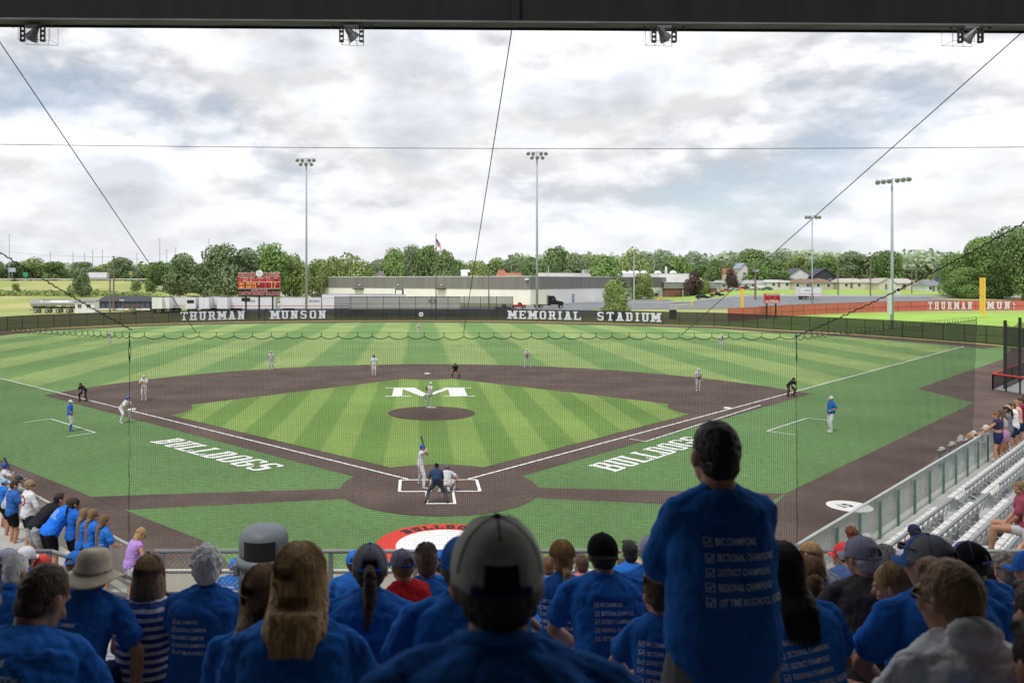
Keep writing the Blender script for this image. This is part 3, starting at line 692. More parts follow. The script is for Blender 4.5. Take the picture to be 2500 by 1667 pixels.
# ================================================================== trees
rT = random.Random(7)
def leafmat(name, c, c2):
    m = mat(name, c, .7, col2=c2, vscale=.55, detail=6, spec=.25); b = m.node_tree.nodes['Principled BSDF']
    return m
LM = [leafmat('foliage', (.19, .28, .10), (.115, .185, .065)), leafmat('foliage', (.30, .37, .13), (.19, .26, .08)), leafmat('foliage', (.23, .30, .16), (.15, .205, .10)), leafmat('foliage', (.24, .36, .11), (.135, .23, .065))]
LMr = leafmat('foliage', (.12, .085, .078), (.07, .05, .045)); LMfar = leafmat('foliage', (.36, .44, .28), (.25, .32, .20))  # far foliage is paler: distance haze put into its leaf colour
M_bark = mat('bark', (.12, .095, .075), .9, var=.2, vscale=6, bump=.4)
def crown_mb(seed, n, rx, rz, zc, leaf, lobes=9, cone=0.0):
    r = random.Random(seed); b = MB(); vs = []; fs = []
    L_ = []
    for i in range(lobes):
        a = r.uniform(0, 6.28); e = r.uniform(-1.0, 1.0); rr = r.uniform(.25, .66) * (1 - cone * max(0, e))
        L_.append((V((math.cos(a) * rr * rx * (1 - .35 * max(e, 0)), math.sin(a) * rr * rx * (1 - .35 * max(e, 0)), zc + e * rz * .62)), r.uniform(.34, .56) * rx * (1 - cone * .5 * max(0, e))))
    L_.append((V((0, 0, zc)), rx * .62)); L_.append((V((0, 0, zc + rz * .45)), rx * .45))
    tw = sum(q[1] ** 2 for q in L_)
    for c, R_ in L_:
        for k in range(int(n * R_ ** 2 / tw)):
            u = V((r.gauss(0, 1), r.gauss(0, 1), r.gauss(0, 1))).normalized(); rad = R_ * (1 - abs(r.gauss(0, .16)))
            if r.random() < .06: rad *= 1.14
            p = c + V((u.x * rad, u.y * rad, u.z * rad * .82))
            nrm = (u + V((r.gauss(0, .55), r.gauss(0, .55), r.gauss(0, .55)))).normalized()
            t1 = nrm.cross(V((r.gauss(0, 1), r.gauss(0, 1), r.gauss(0, 1)))).normalized(); t2 = nrm.cross(t1); s1 = leaf * r.uniform(.6, 1.3); s2 = s1 * r.uniform(.5, .9)
            o = len(vs); vs += [p - t1 * s1, p + t2 * s2, p + t1 * s1, p - t2 * s2]; fs.append((o, o + 1, o + 2, o + 3))
    return b.add(vs, fs)
def trunk_mb(seed, h, zc, rx, r0=.35):
    r = random.Random(seed); b = MB(); b.tube([(0, 0, -.3), (.05, 0, h * .25), (-.08, .05, zc)], [r0 * 1.2, r0 * .85, r0 * .4], 7)
    for i in range(6):
        a = r.uniform(0, 6.28); z = h * r.uniform(.2, .45); q = V((math.cos(a) * rx * .55, math.sin(a) * rx * .55, z + h * r.uniform(.15, .35)))
        b.tube([(0, 0, z), q * .5 + V((0, 0, z * .5)), q], [r0 * .4, r0 * .25, r0 * .08], 5)
    return b
PROTO = {}
def tree(px, ytop, D, wpx, label, kind=0, var=0, group='trees along the skyline', base=None, name='tree', leafy=1.0):
    """px centre, top px, depth, crown width in photo px"""
    X = (px - CX) / FPX * D; zt = H - (ytop - CY) / FPX * D; zb = terr(X, D) if base is None else base; h = zt - zb; wm = wpx / FPX * D
    key = (kind, var, leafy)
    if key not in PROTO:
        root = thing(name, label, 'tree', (X, D, zb), 0, group)
        m = LMr if kind == 4 else (LMfar if kind == 5 else LM[kind])
        crown_mb(var * 31 + kind * 7 + 3, int(4200 * leafy), .5, .54, .48, .030 if leafy <= 1 else .030 / math.sqrt(leafy) * 1.15, 10 + var % 3 * 3, .3 * (var % 2)).build('crown', m, root)
        trunk_mb(var, 1, .55, .5, .022).build('trunk', M_bark, root)
        PROTO[key] = root; r = root
    else: r = dup(PROTO[key], (X, D, zb), 0, label, group)
    r.scale = (wm, wm, h); r.rotation_euler.z = rT.uniform(0, 6.28); r.name = name
    return r
# the skyline as read from the photo: (px, top, width) on the 2352 view, depth, kind
SK = [(-20, 590, 60, 420, 1), (30, 597, 60, 430, 2), (75, 588, 70, 440, 1), (128, 598, 66, 430, 0), (190, 597, 70, 450, 2), (240, 603, 60, 460, 1), (285, 592, 66, 440, 2), (330, 604, 60, 450, 1),
 (372, 596, 66, 380, 0), (415, 584, 82, 330, 2), (466, 598, 62, 360, 0), (515, 558, 96, 335, 2), (562, 572, 80, 345, 2), (625, 551, 88, 330, 3), (679, 578, 62, 335, 1), (735, 588, 60, 345, 1), (765, 581, 66, 350, 1), (815, 577, 80, 345, 1), (862, 597, 50, 380, 2),
 (905, 563, 62, 340, 3), (945, 561, 58, 350, 2), (985, 557, 66, 345, 0), (1022, 566, 62, 335, 0), (1050, 590, 56, 350, 0), (1095, 592, 60, 380, 1), (1140, 586, 70, 470, 1), (1185, 590, 66, 400, 2), (1232, 585, 70, 345, 0), (1278, 558, 74, 360, 0), (1320, 582, 70, 350, 2), (1362, 578, 60, 420, 1),
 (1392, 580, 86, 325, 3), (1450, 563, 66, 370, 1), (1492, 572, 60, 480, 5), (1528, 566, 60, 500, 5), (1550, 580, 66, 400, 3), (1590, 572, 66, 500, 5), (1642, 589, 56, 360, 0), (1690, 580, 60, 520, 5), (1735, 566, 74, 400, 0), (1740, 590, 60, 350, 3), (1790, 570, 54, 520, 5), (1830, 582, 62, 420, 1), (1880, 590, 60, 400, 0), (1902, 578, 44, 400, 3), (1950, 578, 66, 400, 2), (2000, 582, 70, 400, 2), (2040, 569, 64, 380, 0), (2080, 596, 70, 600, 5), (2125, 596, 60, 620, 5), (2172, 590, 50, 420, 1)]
adj = {0: 'dark green', 1: 'yellow-green', 2: 'grey-green', 3: 'bright green', 4: 'dark purple', 5: 'hazy pale green'}
marks = [(0, 120, 'above the left end of the highway'), (120, 260, 'behind the white lorry on the highway'), (260, 360, 'beyond the guardrail left of centre'), (360, 500, 'behind the black-roofed building'), (500, 690, 'behind the red scoreboard'), (690, 880, 'behind the left floodlight mast'), (880, 1080, 'behind the flagpole'), (1080, 1240, 'behind the warehouse left of the middle mast'), (1240, 1400, 'behind the long warehouse roof'), (1400, 1620, 'behind the warehouse\'s right end'), (1620, 1800, 'above the low houses right of the warehouse'), (1800, 1960, 'behind the two gabled houses'), (1960, 2110, 'behind the tall right mast'), (2110, 2400, 'left of the big trees on the right')]
cnt = {}
for i, (px, yt, wd, D, k) in enumerate(SK):
    mk = next((m for a, b_, m in marks if a <= px < b_), 'at the far left edge')
    sz = 'tall' if yt < 575 else ('mid-height' if yt < 590 else 'low')
    key = (k, mk, sz); c = cnt.get(key, 0); cnt[key] = c + 1
    ordn = ['', 'another ', 'a third ', 'a fourth '][c]
    tree(px * Q, yt * Q, D, wd * Q * 1.22, f'{ordn}{sz} {adj[k]} tree {mk}', k, i % 3)
rB_ = random.Random(11)
for i in range(46):
    px = -30 + i * 47 + rB_.uniform(-12, 12)
    if 1985 < px < 2060 and i % 2: continue
    prof = lerp_tab([(q[0], q[1]) for q in SK], px); k = rB_.choice((0, 1, 2, 3, 5)); mk = next((m for a, b_, m in marks if a <= px < b_), 'at the far left edge')
    kk = ('bg', k, mk); c = cnt.get(kk, 0); cnt[kk] = c + 1
    tree(px * Q, (prof + rB_.uniform(10, 24)) * Q, 455 + rB_.uniform(0, 40) if px < 480 or px > 1600 else 400 + rB_.uniform(0, 40), rB_.uniform(62, 86) * Q, f'{["", "another ", "a third ", "a fourth "][c]}background {adj[k]} tree filling the gap {mk}', k, i % 3, group='second row of trees behind the skyline')
for px, yt, wd, D, k, lab in ((1593, 616, 48, 345, 4, 'dark purple tree behind the warehouse\'s right end'), (1678, 612, 34, 345, 4, 'small dark purple tree beside the tan gabled house'), (1478, 622, 56, 330, 1, 'low bush of light leaves poking over the warehouse roof'), (1615, 640, 40, 345, 1, 'round light green bush by the office roof'), (1795, 618, 60, 345, 0, 'round dark tree left of the white gabled house'), (33, 640, 22, 395, 1, 'small bright bush on the highway bank at far left'), (185, 611, 62, 290, 2, 'lone grey-green cone-shaped tree on the grass bank'), (313, 640, 32, 330, 1, 'small light shrub on the bank below the guardrail'), (345, 648, 26, 330, 0, 'small dark shrub on the bank near the poles'), (36, 648, 24, 300, 1, 'rounded shrub low on the bank at far left')):
    tree(px * Q, yt * Q, D, wd * Q, lab, k, rT.randrange(3), group=None)
tree(1500, 681, 170, 82, 'round yellow-green young tree just behind the fence lettering', 1, 5, group=None, base=-.2, leafy=2.4)
for px, yt, wd, D, k, lab in ((2200, 571, 92, 165, 3, 'bright green tree at the left of the big group right'), (2262, 527, 120, 158, 3, 'tall loose-crowned tree second in the big right group'), (2345, 506, 150, 140, 0, 'huge dark tree filling the right edge'), (2305, 600, 110, 150, 0, 'shady dark tree under the big right group'), (2215, 610, 100, 155, 3, 'spreading light green tree behind the red fence lettering')):
    tree(px * Q, yt * Q, D + 118, wd * Q * .92, lab, k, rT.randrange(3), group='big trees on the right', leafy=3.4)
# overhead power lines
def wires(pts, label, r=.03):
    b = MB()
    for (xa_, ya, Da), (xb_, yb, Db) in zip(pts, pts[1:]):
        a, c = P(xa_, ya, Da), P(xb_, yb, Db)
        for o_ in (-.8, 0, .8):
            q = [a.lerp(c, t / 12) + V((0, o_, -4 * .6 * (t / 12) * (1 - t / 12))) for t in range(13)]; b.tube(q, r, 3, cap=False)
    tag(b.build('power_line', mat('wire', (.06, .06, .065), .6)), label, 'power line', 'sagging power lines')
wires([(277, 626, 214), (785, 654, 176), (1193, 654, 205), (1548, 626, 215), (1844, 640, 262), (2046, 645, 290), (2237, 650, 330)], 'sagging power lines strung along the poles in front of the warehouse', .02)
wires([(0, 612, 380), (277, 628, 214)], 'power lines from the left edge to the wooden pole pair', .02)
# a far wood that reads as one mass
b = MB(); vs = []; fs = []; r = random.Random(5)
for i in range(26000):
    X = r.uniform(-420, 620); Y = r.uniform(560, 640) ; hh = 7 + 7 * noise.noise(V((X * .035, Y * .02, 3))) + r.uniform(0, 6) ; z = terr(X, Y) + max(1, hh) * r.uniform(.3, 1) + (5 if X > 60 else -2)
    p = V((X, Y, z)); n_ = V((r.gauss(0, 1), r.gauss(-1, 1), r.gauss(.8, 1))).normalized(); t1 = n_.cross(V((r.gauss(0, 1), r.gauss(0, 1), r.gauss(0, 1)))).normalized(); t2 = n_.cross(t1); s = r.uniform(1.0, 2.3)
    o = len(vs); vs += [p - t1 * s, p + t2 * s, p + t1 * s, p - t2 * s]; fs.append((o, o + 1, o + 2, o + 3))
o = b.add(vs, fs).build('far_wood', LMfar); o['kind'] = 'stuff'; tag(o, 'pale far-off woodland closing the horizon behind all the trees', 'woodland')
b = MB(); vs = []; fs = []
for i in range(4200):
    X = r.uniform(-130, -40) if i % 2 else r.uniform(-190, -128); Y = r.uniform(296, 306); hh = 1.6 + 1.5 * noise.noise(V((X * .1, 1, 3))); p = V((X, Y, terr(X, Y) + r.uniform(0, max(.6, hh))))
    n_ = V((r.gauss(0, 1), r.gauss(-1, 1), r.gauss(.8, 1))).normalized(); t1 = n_.cross(V((r.gauss(0, 1), r.gauss(0, 1), r.gauss(0, 1)))).normalized(); t2 = n_.cross(t1); s = r.uniform(.3, .6)
    o = len(vs); vs += [p - t1 * s, p + t2 * s, p + t1 * s, p - t2 * s]; fs.append((o, o + 1, o + 2, o + 3))
o = b.add(vs, fs).build('hedgerow', LM[1]); o['kind'] = 'stuff'; tag(o, 'straggling low scrub along the foot of the highway bank', 'scrub')
# ================================================================== warehouse
M_wwhite = mat('warehouse_wall', (.86, .845, .82), .85, var=.05, vscale=.2); M_wband = mat('warehouse_band', (.24, .235, .225), .8, col2=(.19, .185, .18), vscale=.8, stretch=(1, 1, .05)); M_wcap = plain((.75, .76, .78))
M_dark = plain((.03, .032, .035), .6); M_glass = mat('glass', (.04, .05, .06), .15, spec=.6); M_brick = mat('brick_wall', (.24, .12, .085), .9, var=.15, vscale=2)
wA, wB, wC = XD(551, 394), XD(1295, 272), XD(1626, 356)
wh = thing('warehouse', 'long low warehouse with grey upper band and white lower wall behind centre field', 'building', (60, 300, 0))
def wall_seg(b, a, c, z0, z1, mi=0, out=0.0):
    d = (c - a).normalized(); n = V((d.y, -d.x, 0)) * out
    b.add([a + n + UPZ * z0, c + n + UPZ * z0, c + n + UPZ * z1, a + n + UPZ * z1], [(0, 1, 2, 3)], mi)
bk = V((0, 75, 0))
b = MB(); b.prism([wA, wB, wC, wC + V((40, 70, 0)), wA + V((10, 90, 0))], (0, 0, 9.45)); b.build('wall', M_wwhite, wh, world=True)
for a, c in ((wA, wB), (wB, wC)):
    d = (c - a).normalized(); n = V((d.y, -d.x, 0))
    b = MB(); b.prism([a + n * .15 + UPZ * 5.2, c + n * .15 + UPZ * 5.2, c - n * .3 + UPZ * 5.2, a - n * .3 + UPZ * 5.2], (0, 0, 4.3)); b.build('upper_band', M_wband, wh, world=True)
    b = MB(); b.prism([a + n * .25 + UPZ * 9.5, c + n * .25 + UPZ * 9.5, c - n * .5 + UPZ * 9.5, a - n * .5 + UPZ * 9.5], (0, 0, .22)); b.build('coping', M_wcap, wh, world=True)
b = MB(); b.prism([XD(1318, 330) , XD(1610, 372), XD(1693, 372), XD(1693, 372) + V((0, 30, 0)), XD(1318, 330) + V((0, 40, 0))], (0, 0, 11.3)); b.build('raised_roof', mat('roof_wall', (.62, .61, .59), .85), wh, world=True)
def on_wall(px, a, c):
    # intersect the ray column with the wall plane
    k_ = (px - CX) / FPX; d = c - a; t = (a.x - k_ * a.y) / (k_ * d.y - d.x); return a + d * t
def wall_item(name, px0, px1, y0, y1, m, depth=.25, frame=None, seg=None, z0=None):
    a, c = seg; p, q = on_wall(px0, a, c), on_wall(px1, a, c); zt = H - (y0 - CY) / FPX * p.y; zb = max(.15, H - (y1 - CY) / FPX * p.y) if z0 is None else z0
    d = (c - a).normalized(); n = V((d.y, -d.x, 0))
    o = MB().prism([p + n * depth + UPZ * zb, q + n * depth + UPZ * zb, q - n * .1 + UPZ * zb, p - n * .1 + UPZ * zb], (0, 0, zt - zb)).build(name, m, wh, world=True)
    return o
sA, sB = (wA, wB), (wB, wC); s_ = 1 / 3.618
for x0, x1, y0, y1 in ((553, 609, 730, 812), (1503, 1575, 742, 800)):
    wall_item('door', 550 + x0 * s_, 550 + x1 * s_, 500 + y0 * s_, 500 + y1 * s_, M_dark, seg=sA); wall_item('door_panel', 550 + (x0 + 9) * s_, 550 + (x1 - 9) * s_, 500 + (y0 + 10) * s_, 500 + y1 * s_, M_wwhite, .35, seg=sA)
for x0, x1 in ((1145, 1225), (1875, 1950)): wall_item('dock_canopy', 550 + x0 * s_, 550 + x1 * s_, 500 + 738 * s_, 500 + 746 * s_, M_dark, 1.4, seg=sA, z0=None)
wall_item('window', 550 + 633 * s_, 550 + 652 * s_, 500 + 757 * s_, 500 + 802 * s_, plain((.28, .32, .36)), seg=sA)
for x in (580, 875, 1193, 1532, 1918): wall_item('wall_lamp', 550 + (x - 4) * s_, 550 + (x + 4) * s_, 500 + 702 * s_, 500 + 712 * s_, M_wcap, .6, seg=sA)
wall_item('wall_lamp', 1100 + 668 * s_, 1100 + 698 * s_, 500 + 650 * s_, 500 + 664 * s_, M_wcap, .9, seg=sA)
wall_item('door', 1100 + 1073 * s_, 1100 + 1088 * s_, 500 + 787 * s_, 500 + 860 * s_, plain((.25, .30, .40)), seg=sB)
wall_item('door', 1100 + 1608 * s_, 1100 + 1672 * s_, 500 + 742 * s_, 500 + 832 * s_, M_dark, .8, seg=sB); wall_item('door_panel', 1100 + 1630 * s_, 1100 + 1662 * s_, 500 + 756 * s_, 500 + 832 * s_, M_wwhite, .95, seg=sB)
wall_item('window', 1100 + 1776 * s_, 1100 + 1826 * s_, 500 + 780 * s_, 500 + 808 * s_, M_glass, seg=sB); wall_item('door', 1100 + 1820 * s_, 1100 + 1844 * s_, 500 + 757 * s_, 500 + 824 * s_, plain((.5, .55, .6)), seg=sB)
rv = random.Random(3)
for x, y0, y1, wd in ((2110, 590, 634, 62),):
    p = P(550 + x * s_, 500 + 634 * s_, 300); MB().box((p.x, p.y, 10.8), (2.4, 2.4, 1.8)).box((p.x + .4, p.y, 11.8), (3.4, 2.0, .9)).build('roof_vent', M_wcap, wh, world=True)
for x0, x1, y0 in ((1167, 1236, 597), (1290, 1382, 600)):
    p, q = P(1100 + x0 * s_, 0, 340), P(1100 + x1 * s_, 0, 340); MB().box(((p.x + q.x) / 2, 340, 11.9), (q.x - p.x, 3, 1.6)).box(((p.x + q.x) / 2, 338.4, 12), (q.x - p.x - .6, .3, 1.0), 1).build('roof_unit', [plain((.5, .52, .53)), plain((.25, .27, .28))], wh, world=True)
for x in (1430, 1527, 1590, 1640, 1705, 1830, 1903, 1965):
    p = P(1100 + x * s_, 0, 345); b = MB(); b.ell((p.x, 345, 11.3), (1.6 if x not in (1903,) else .35, 1.6, 1.1 if x != 1903 else 3), None, 12, 8, 0, 0, math.pi / 2); b.box((p.x, 345, 11.2), (2.4 if x != 1903 else .6, 2.4, .5)); b.build('roof_vent', M_wcap, wh, world=True)
for x in (180, 230, 730, 890): 
    p = P(550 + x * s_, 0, 330); 
# office wing
of2 = thing('office_building', 'low brick office wing with glass front at the warehouse\'s right end', 'building', (110, 355, 0))
oA, oB = XD(1622, 352), XD(1757, 345)
b = MB(); b.prism([oA + V((0, 0, -.2)), oB + V((0, 0, -.2)), oB + V((8, 28, -.2)), oA + V((4, 28, -.2))], (0, 0, 4.9)); b.build('wall', M_brick, of2, world=True)
b = MB(); b.prism([oA + V((-.3, -.4, 4.7)), oB + V((.4, -.4, 4.7)), oB + V((8, 28, 4.7)), oA + V((4, 28, 4.7))], (0, 0, 2.6)); b.build('fascia', mat('fascia', (.27, .275, .265), .8, var=.08, vscale=.6), of2, world=True)
b = MB(); b.prism([oA + V((-.5, -.6, 7.32)), oB + V((.6, -.6, 7.32)), oB + V((8, 28, 7.32)), oA + V((4, 28, 7.32))], (0, 0, .2)); b.build('roof', M_wcap, of2, world=True)
for i, (x0, x1) in enumerate(((2040, 2068), (2085, 2125), (2185, 2222), (2228, 2262), (2268, 2302), (2308, 2345))):
    p, q = P(1100 + x0 * s_, 0, 348.5), P(1100 + x1 * s_, 0, 348.5); f_ = MB().box(((p.x + q.x) / 2, 349.2 - .05 * i, 2.6), (q.x - p.x, .5, 3.6)).build('window', M_dark, of2, world=True)
    MB().box(((p.x + q.x) / 2, 348.9 - .05 * i, 2.6), (q.x - p.x - .5, .12, 3.2)).box(((p.x + q.x) / 2, 348.8 - .05 * i, 2.6), (.25, .1, 3.4), 1).box(((p.x + q.x) / 2, 348.8 - .05 * i, 3.1), (q.x - p.x - .3, .1, .25), 1).build('pane', [plain((.16, .24, .22), .2), plain((.6, .62, .62))], f_, world=True)
# ================================================================== scoreboard
sb = thing('scoreboard', 'red electronic scoreboard with round clock standing behind the left-centre fence', 'scoreboard', XD(633, 175))
SD = 175.0; kx = SD / FPX
def SP(x, y, d=0.0): return P(550 + x * s_, 500 + y * s_, SD + d)
def sq(b, x0, y0, x1, y1, d=0.0, th=.02, mi=0):
    a = SP(x0, y1); c = SP(x1, y0); b.box(((a.x + c.x) / 2, SD + d, (a.z + c.z) / 2), (c.x - a.x, th, c.z - a.z), mi)
M_sred = plain((.50, .035, .05), .5); M_lamp = bpy.data.materials.new('amber_lamp'); M_lamp.use_nodes = True
_b = M_lamp.node_tree.nodes['Principled BSDF']; _b.inputs['Base Color'].default_value = (.8, .35, .05, 1); _b.inputs['Emission Color'].default_value = (1, .5, .08, 1); _b.inputs['Emission Strength'].default_value = .7
b = MB(); sq(b, 113, 637, 485, 741, 0, .5); b.build('panel', M_sred, sb, world=True)
b = MB(); sq(b, 115, 742, 484, 810, 0, .5); b.build('lower_panel', M_black, sb, world=True)
b = MB()
for x in (180, 297, 417): p = SP(x, 810); b2 = MB(); b2.bar((p.x, SD + .3, -.2), (p.x, SD + .3, 9.6), .32, .32); b2.build('post', M_black, sb, world=True)
b = MB(); sq(b, 108, 578, 490, 582, .3, .1); sq(b, 108, 634, 490, 638, -.26, .1); sq(b, 110, 592, 114, 640, .2, .1); sq(b, 484, 592, 488, 640, .2, .1)
for x0 in range(120, 485, 24): sq(b, x0, 580, x0 + 2, 636, .3, .06)
b.build('frame', M_black, sb, world=True)
c0 = SP(300, 606, -.35); b = MB(); b.add([c0 + V((.74 * math.cos(a * math.pi / 16), z, .74 * math.sin(a * math.pi / 16))) for z in (0, .3) for a in range(32)], [tuple(range(32))] + [(i, (i + 1) % 32, 32 + (i + 1) % 32, 32 + i) for i in range(32)])
b.bar(c0 + V((0, -.03, 0)), c0 + V((-.30, -.03, .38)), .06, .03, 1, V((0, 1, 0))); b.bar(c0 + V((0, -.05, 0)), c0 + V((.12, -.05, -.36)), .06, .03, 1, V((0, 1, 0)))
b.build('clock', [M_wcap, M_black], sb, world=True)
X1 = V((1, 0, 0)); NM = V((0, -1, 0))
for t_, x0, x1 in (('MUNSON', 117, 262), ('STADIUM', 334, 482)):
    b = MB(); a = SP(x0, 634, -.35); Lw = (x1 - x0) * s_ * kx; w_ = (Lw - .08 * (len(t_) - 1)) / wordlen(t_, 1, 0)
    word(b, t_, a + V((-.05, .03, -.05)), X1, UPZ, w_ + .05, 34 * s_ * kx + .1, .03, NM, mi=1, wv=.34, wh=.24, thick=.02); word(b, t_, a + V((0, -.06, 0)), X1, UPZ, w_, 34 * s_ * kx, .08, NM, mi=0, wv=.22, wh=.13)
    b.build('lettering', [M_sred, M_letw], sb, world=True)
M_on = plain((.16, .015, .02), .5)
b = MB()
for q in ((150, 653, 185, 680), (215, 653, 240, 680), (288, 653, 308, 680), (358, 653, 380, 680), (435, 653, 470, 680)): sq(b, *q, -.27, .03)
for row in (686, 712):
    sq(b, 120, row + 3, 180, row + 20, -.27, .03)
    for i in range(11): sq(b, 184 + i * 15, row, 184 + i * 15 + 11, row + 23, -.27, .03)
    for x in (375, 400, 428, 450, 465): sq(b, x - 8, row, x + 8, row + 23, -.275, .03)
b.build('digit_windows', M_on, sb, world=True)
b = MB()
def dgt(t_, x, y, h_): put_text(b, t_, SP(x, y, -.31), X1, UPZ, h_ * s_ * kx * 1.3)
for t_, x, y in (('14', 152, 677), ('2', 219, 677), ('1', 293, 677), ('1', 363, 677)): dgt(t_, x, y, 22)
for i, c_ in enumerate('002102 0'): dgt(c_, 185 + i * 15, 706, 18) if c_ != ' ' else None
for i, c_ in enumerate('000110 '): dgt(c_, 185 + i * 15, 732, 18) if c_ != ' ' else None
for x, y, c_ in ((403, 706, '5'), (430, 706, '12'), (403, 732, '2'), (430, 732, '5')): dgt(c_, x, y, 18)
dgt('LMHS', 122, 706, 14); dgt('LMHS', 122, 732, 14)
b.build('digits', M_lamp, sb, world=True)
b = MB()
for t_, x in (('AT BAT', 133), ('BALL', 213), ('STRIKE', 278), ('OUT', 355), ('H/E', 430)): put_text(b, t_, SP(x, 651, -.29), X1, UPZ, .48)
put_text(b, '1 2 3 4 5 6 7 8 9 10 RUNS', SP(186, 686, -.29), X1, UPZ, .30, wid=(412 - 186) * s_ * kx); put_text(b, 'HITS ERR', SP(425, 686, -.29), X1, UPZ, .30, wid=(480 - 425) * s_ * kx)
for x0, y0, x1, y1 in ((113, 637, 485, 639), (113, 683, 485, 685), (113, 738, 485, 741), (199, 640, 201, 683), (395, 640, 397, 683)): sq(b, x0, y0, x1, y1, -.265, .02)
b.build('captions', M_wcap, sb, world=True)
b = MB()
put_text(b, 'HOME OF THE', SP(228, 772, -.30), X1, UPZ, .95, wid=144 * s_ * kx); put_text(b, 'CANTON McKINLEY BULLDOGS', SP(119, 798, -.30), X1, UPZ, 1.15, wid=362 * s_ * kx)
b.build('slogan', plain((.72, .28, .32)), sb, world=True)
b = MB(); sq(b, 145, 822, 220, 853, -.1, .3); b.build('small_box', M_black, sb, world=True)
# second scoreboard
s4 = 1 / 2.94
s2b = thing('scoreboard', 'small red scoreboard on two black posts behind the red fence', 'scoreboard', XD(1885, 172))
def S4(x, y, D): return P(1700 + x * s4, 500 + y * s4, D)
def box4(b, x0, y0, x1, y1, D, th=.3, mi=0, zb=None):
    a = S4(x0, y1, D); c = S4(x1, y0, D); z0 = a.z if zb is None else zb; b.box(((a.x + c.x) / 2, D + th / 2, (z0 + c.z) / 2), (c.x - a.x, th, c.z - z0), mi); return b
box4(MB(), 490, 637, 601, 706, 172, .4).build('panel', M_sred, s2b, world=True)
for x in (507, 572): box4(MB(), x - 4, 706, x + 4, 760, 172.1, .3, zb=-.1).build('post', M_black, s2b, world=True)
b = MB(); 
for q in ((538, 658, 556, 680), (496, 662, 520, 674), (575, 662, 597, 674)): box4(b, *q, 171.9, .08)
b.build('digit_windows', M_on, s2b, world=True)
b = MB(); put_text(b, 'BULLDOG BASEBALL', S4(495, 703, 171.88), X1, UPZ, .75, wid=101 * s4 * 172 / FPX)
for x in (500, 545, 580): put_text(b, 'GUEST' if x == 580 else 'HOME', S4(x, 650, 171.88), X1, UPZ, .5)
box4(b, 538, 682, 556, 686, 171.9, .05); b.build('captions', M_wcap, s2b, world=True)
# ================================================================== floodlight masts, flag, poles
M_mast = mat('galvanised_mast', (.37, .40, .46), .7, 0, var=.08, vscale=.3)
def mast(px, ytop, D, w_bot, w_top, label, bars, fx=0.0, pegs=True, zb=-.1, boxlow=False):
    t = thing('floodlight_mast', label, 'floodlight', XD(px, D), 0, 'stadium floodlight masts'); k_ = D / FPX; zt = H - (ytop - CY) * k_
    MB().tube([(0, 0, zb), (0, 0, zt * .5), (0, 0, zt)], [w_bot * k_ / 2, (w_bot + w_top) / 4 * k_, w_top * k_ / 2], 12).build('pole', M_mast, t, smooth=True)
    if pegs:
        b = MB()
        for i in range(46):
            z = 6 + (zt - 8) * i / 45; s__ = 1 if i % 2 else -1; b.bar((0, 0, z), (s__ * w_top * k_ * .85, 0, z), .03, .03)
        b.build('step_pegs', M_galv, t)
    for (dz, half, lamps, sl) in bars:
        z = zt - dz * k_; b = MB(); b.bar((-half * k_, 0, z - sl * k_), (half * k_, 0, z + sl * k_), .12, .12); b.build('cross_arm', M_mast, t)
        for u in lamps:
            zz_ = z + sl * k_ * u / max(half, 1) - 3.2 * k_; x_ = u * k_; lb = MB()
            dr = V((.0 if fx == 0 else fx, -1, -.75)).normalized(); q = V((x_, -.3, zz_))
            a_, b__, c__ = basis(dr); 
            lb.tube([q - dr * .35, q - dr * .1, q + dr * .32], [.16, .30, .42], 10); lb.bar(q, (x_, 0, z), .06, .06); lb.bar(q + dr * .33 + V((-.44, 0, .1)), q + dr * .33 + V((.44, 0, .1)), .5, .05)
            lb.build('lamp_head', plain((.30, .31, .33), .4, .4), t)
    if boxlow:
        MB().box((-.45, 0, 5.5), (.5, .5, 6.0)).build('control_box', plain((.55, .58, .6)), t)
    return t
mast(748, 386, 178, 6.4, 3.4, 'leftmost tall floodlight mast with step pegs, beside the scoreboard', [(2, 22, (-21, -9, 8, 19), 0), (12, 14, (-13, 0, 13), 0)])
mast(1311, 370, 178, 6.6, 3.6, 'tall floodlight mast with step pegs standing behind the MEMORIAL lettering', [(2, 24, (-22, -10, 9, 21), 0), (12, 14, (-13, 0, 13), 0)])
mast(2178, 436, 137, 8.2, 4.6, 'thick grey floodlight mast with one long arm of lamps at right', [(2, 40, (-38, -24, -10, 10, 24, 38), 4)], fx=-.3, pegs=False, boxlow=True)
mast(1983, 526, 196, 3.8, 2.6, 'slimmer far floodlight mast with a single arm behind the red fence', [(1, 18, (-16, -8, 8, 16), 0)], fx=-.3, pegs=False)
fp = thing('flagpole', 'thin brown flagpole with a limp striped flag behind centre field', 'flagpole', XD(1064.5, 169)); k_ = 169 / FPX
zt = H + (CY - 573) * k_; MB().tube([(0, 0, 0), (0, 0, zt)], [.14, .07], 8).ell((0, 0, zt + .08), (.12, .12, .12), None, 8, 6).build('pole', plain((.20, .12, .11)), fp)
b = MB(); nxf, nzf = 12, 13; fh = 2.3; fw = .95; top_ = zt - .75
for j in range(nzf):
    for i in range(nxf):
        def fpz(i_, j_): u = i_ / nxf; return V((.1 + u * fw + .0, .16 * math.sin(u * 9 + j_ * .3), top_ - j_ / nzf * fh * .62 - u * 1.35 * (1 - .25 * j_ / nzf)))
        mi = 2 if (j < 7 and i < 5) else (0 if j % 2 == 0 else 1); b.add([fpz(i, j), fpz(i, j + 1), fpz(i + 1, j + 1), fpz(i + 1, j)], [(0, 1, 2, 3)], mi)
b.build('flag', [plain((.55, .05, .07)), plain((.75, .75, .76)), plain((.04, .05, .16))], fp)
M_wood = mat('pole_wood', (.20, .16, .13), .9, var=.2, vscale=3)
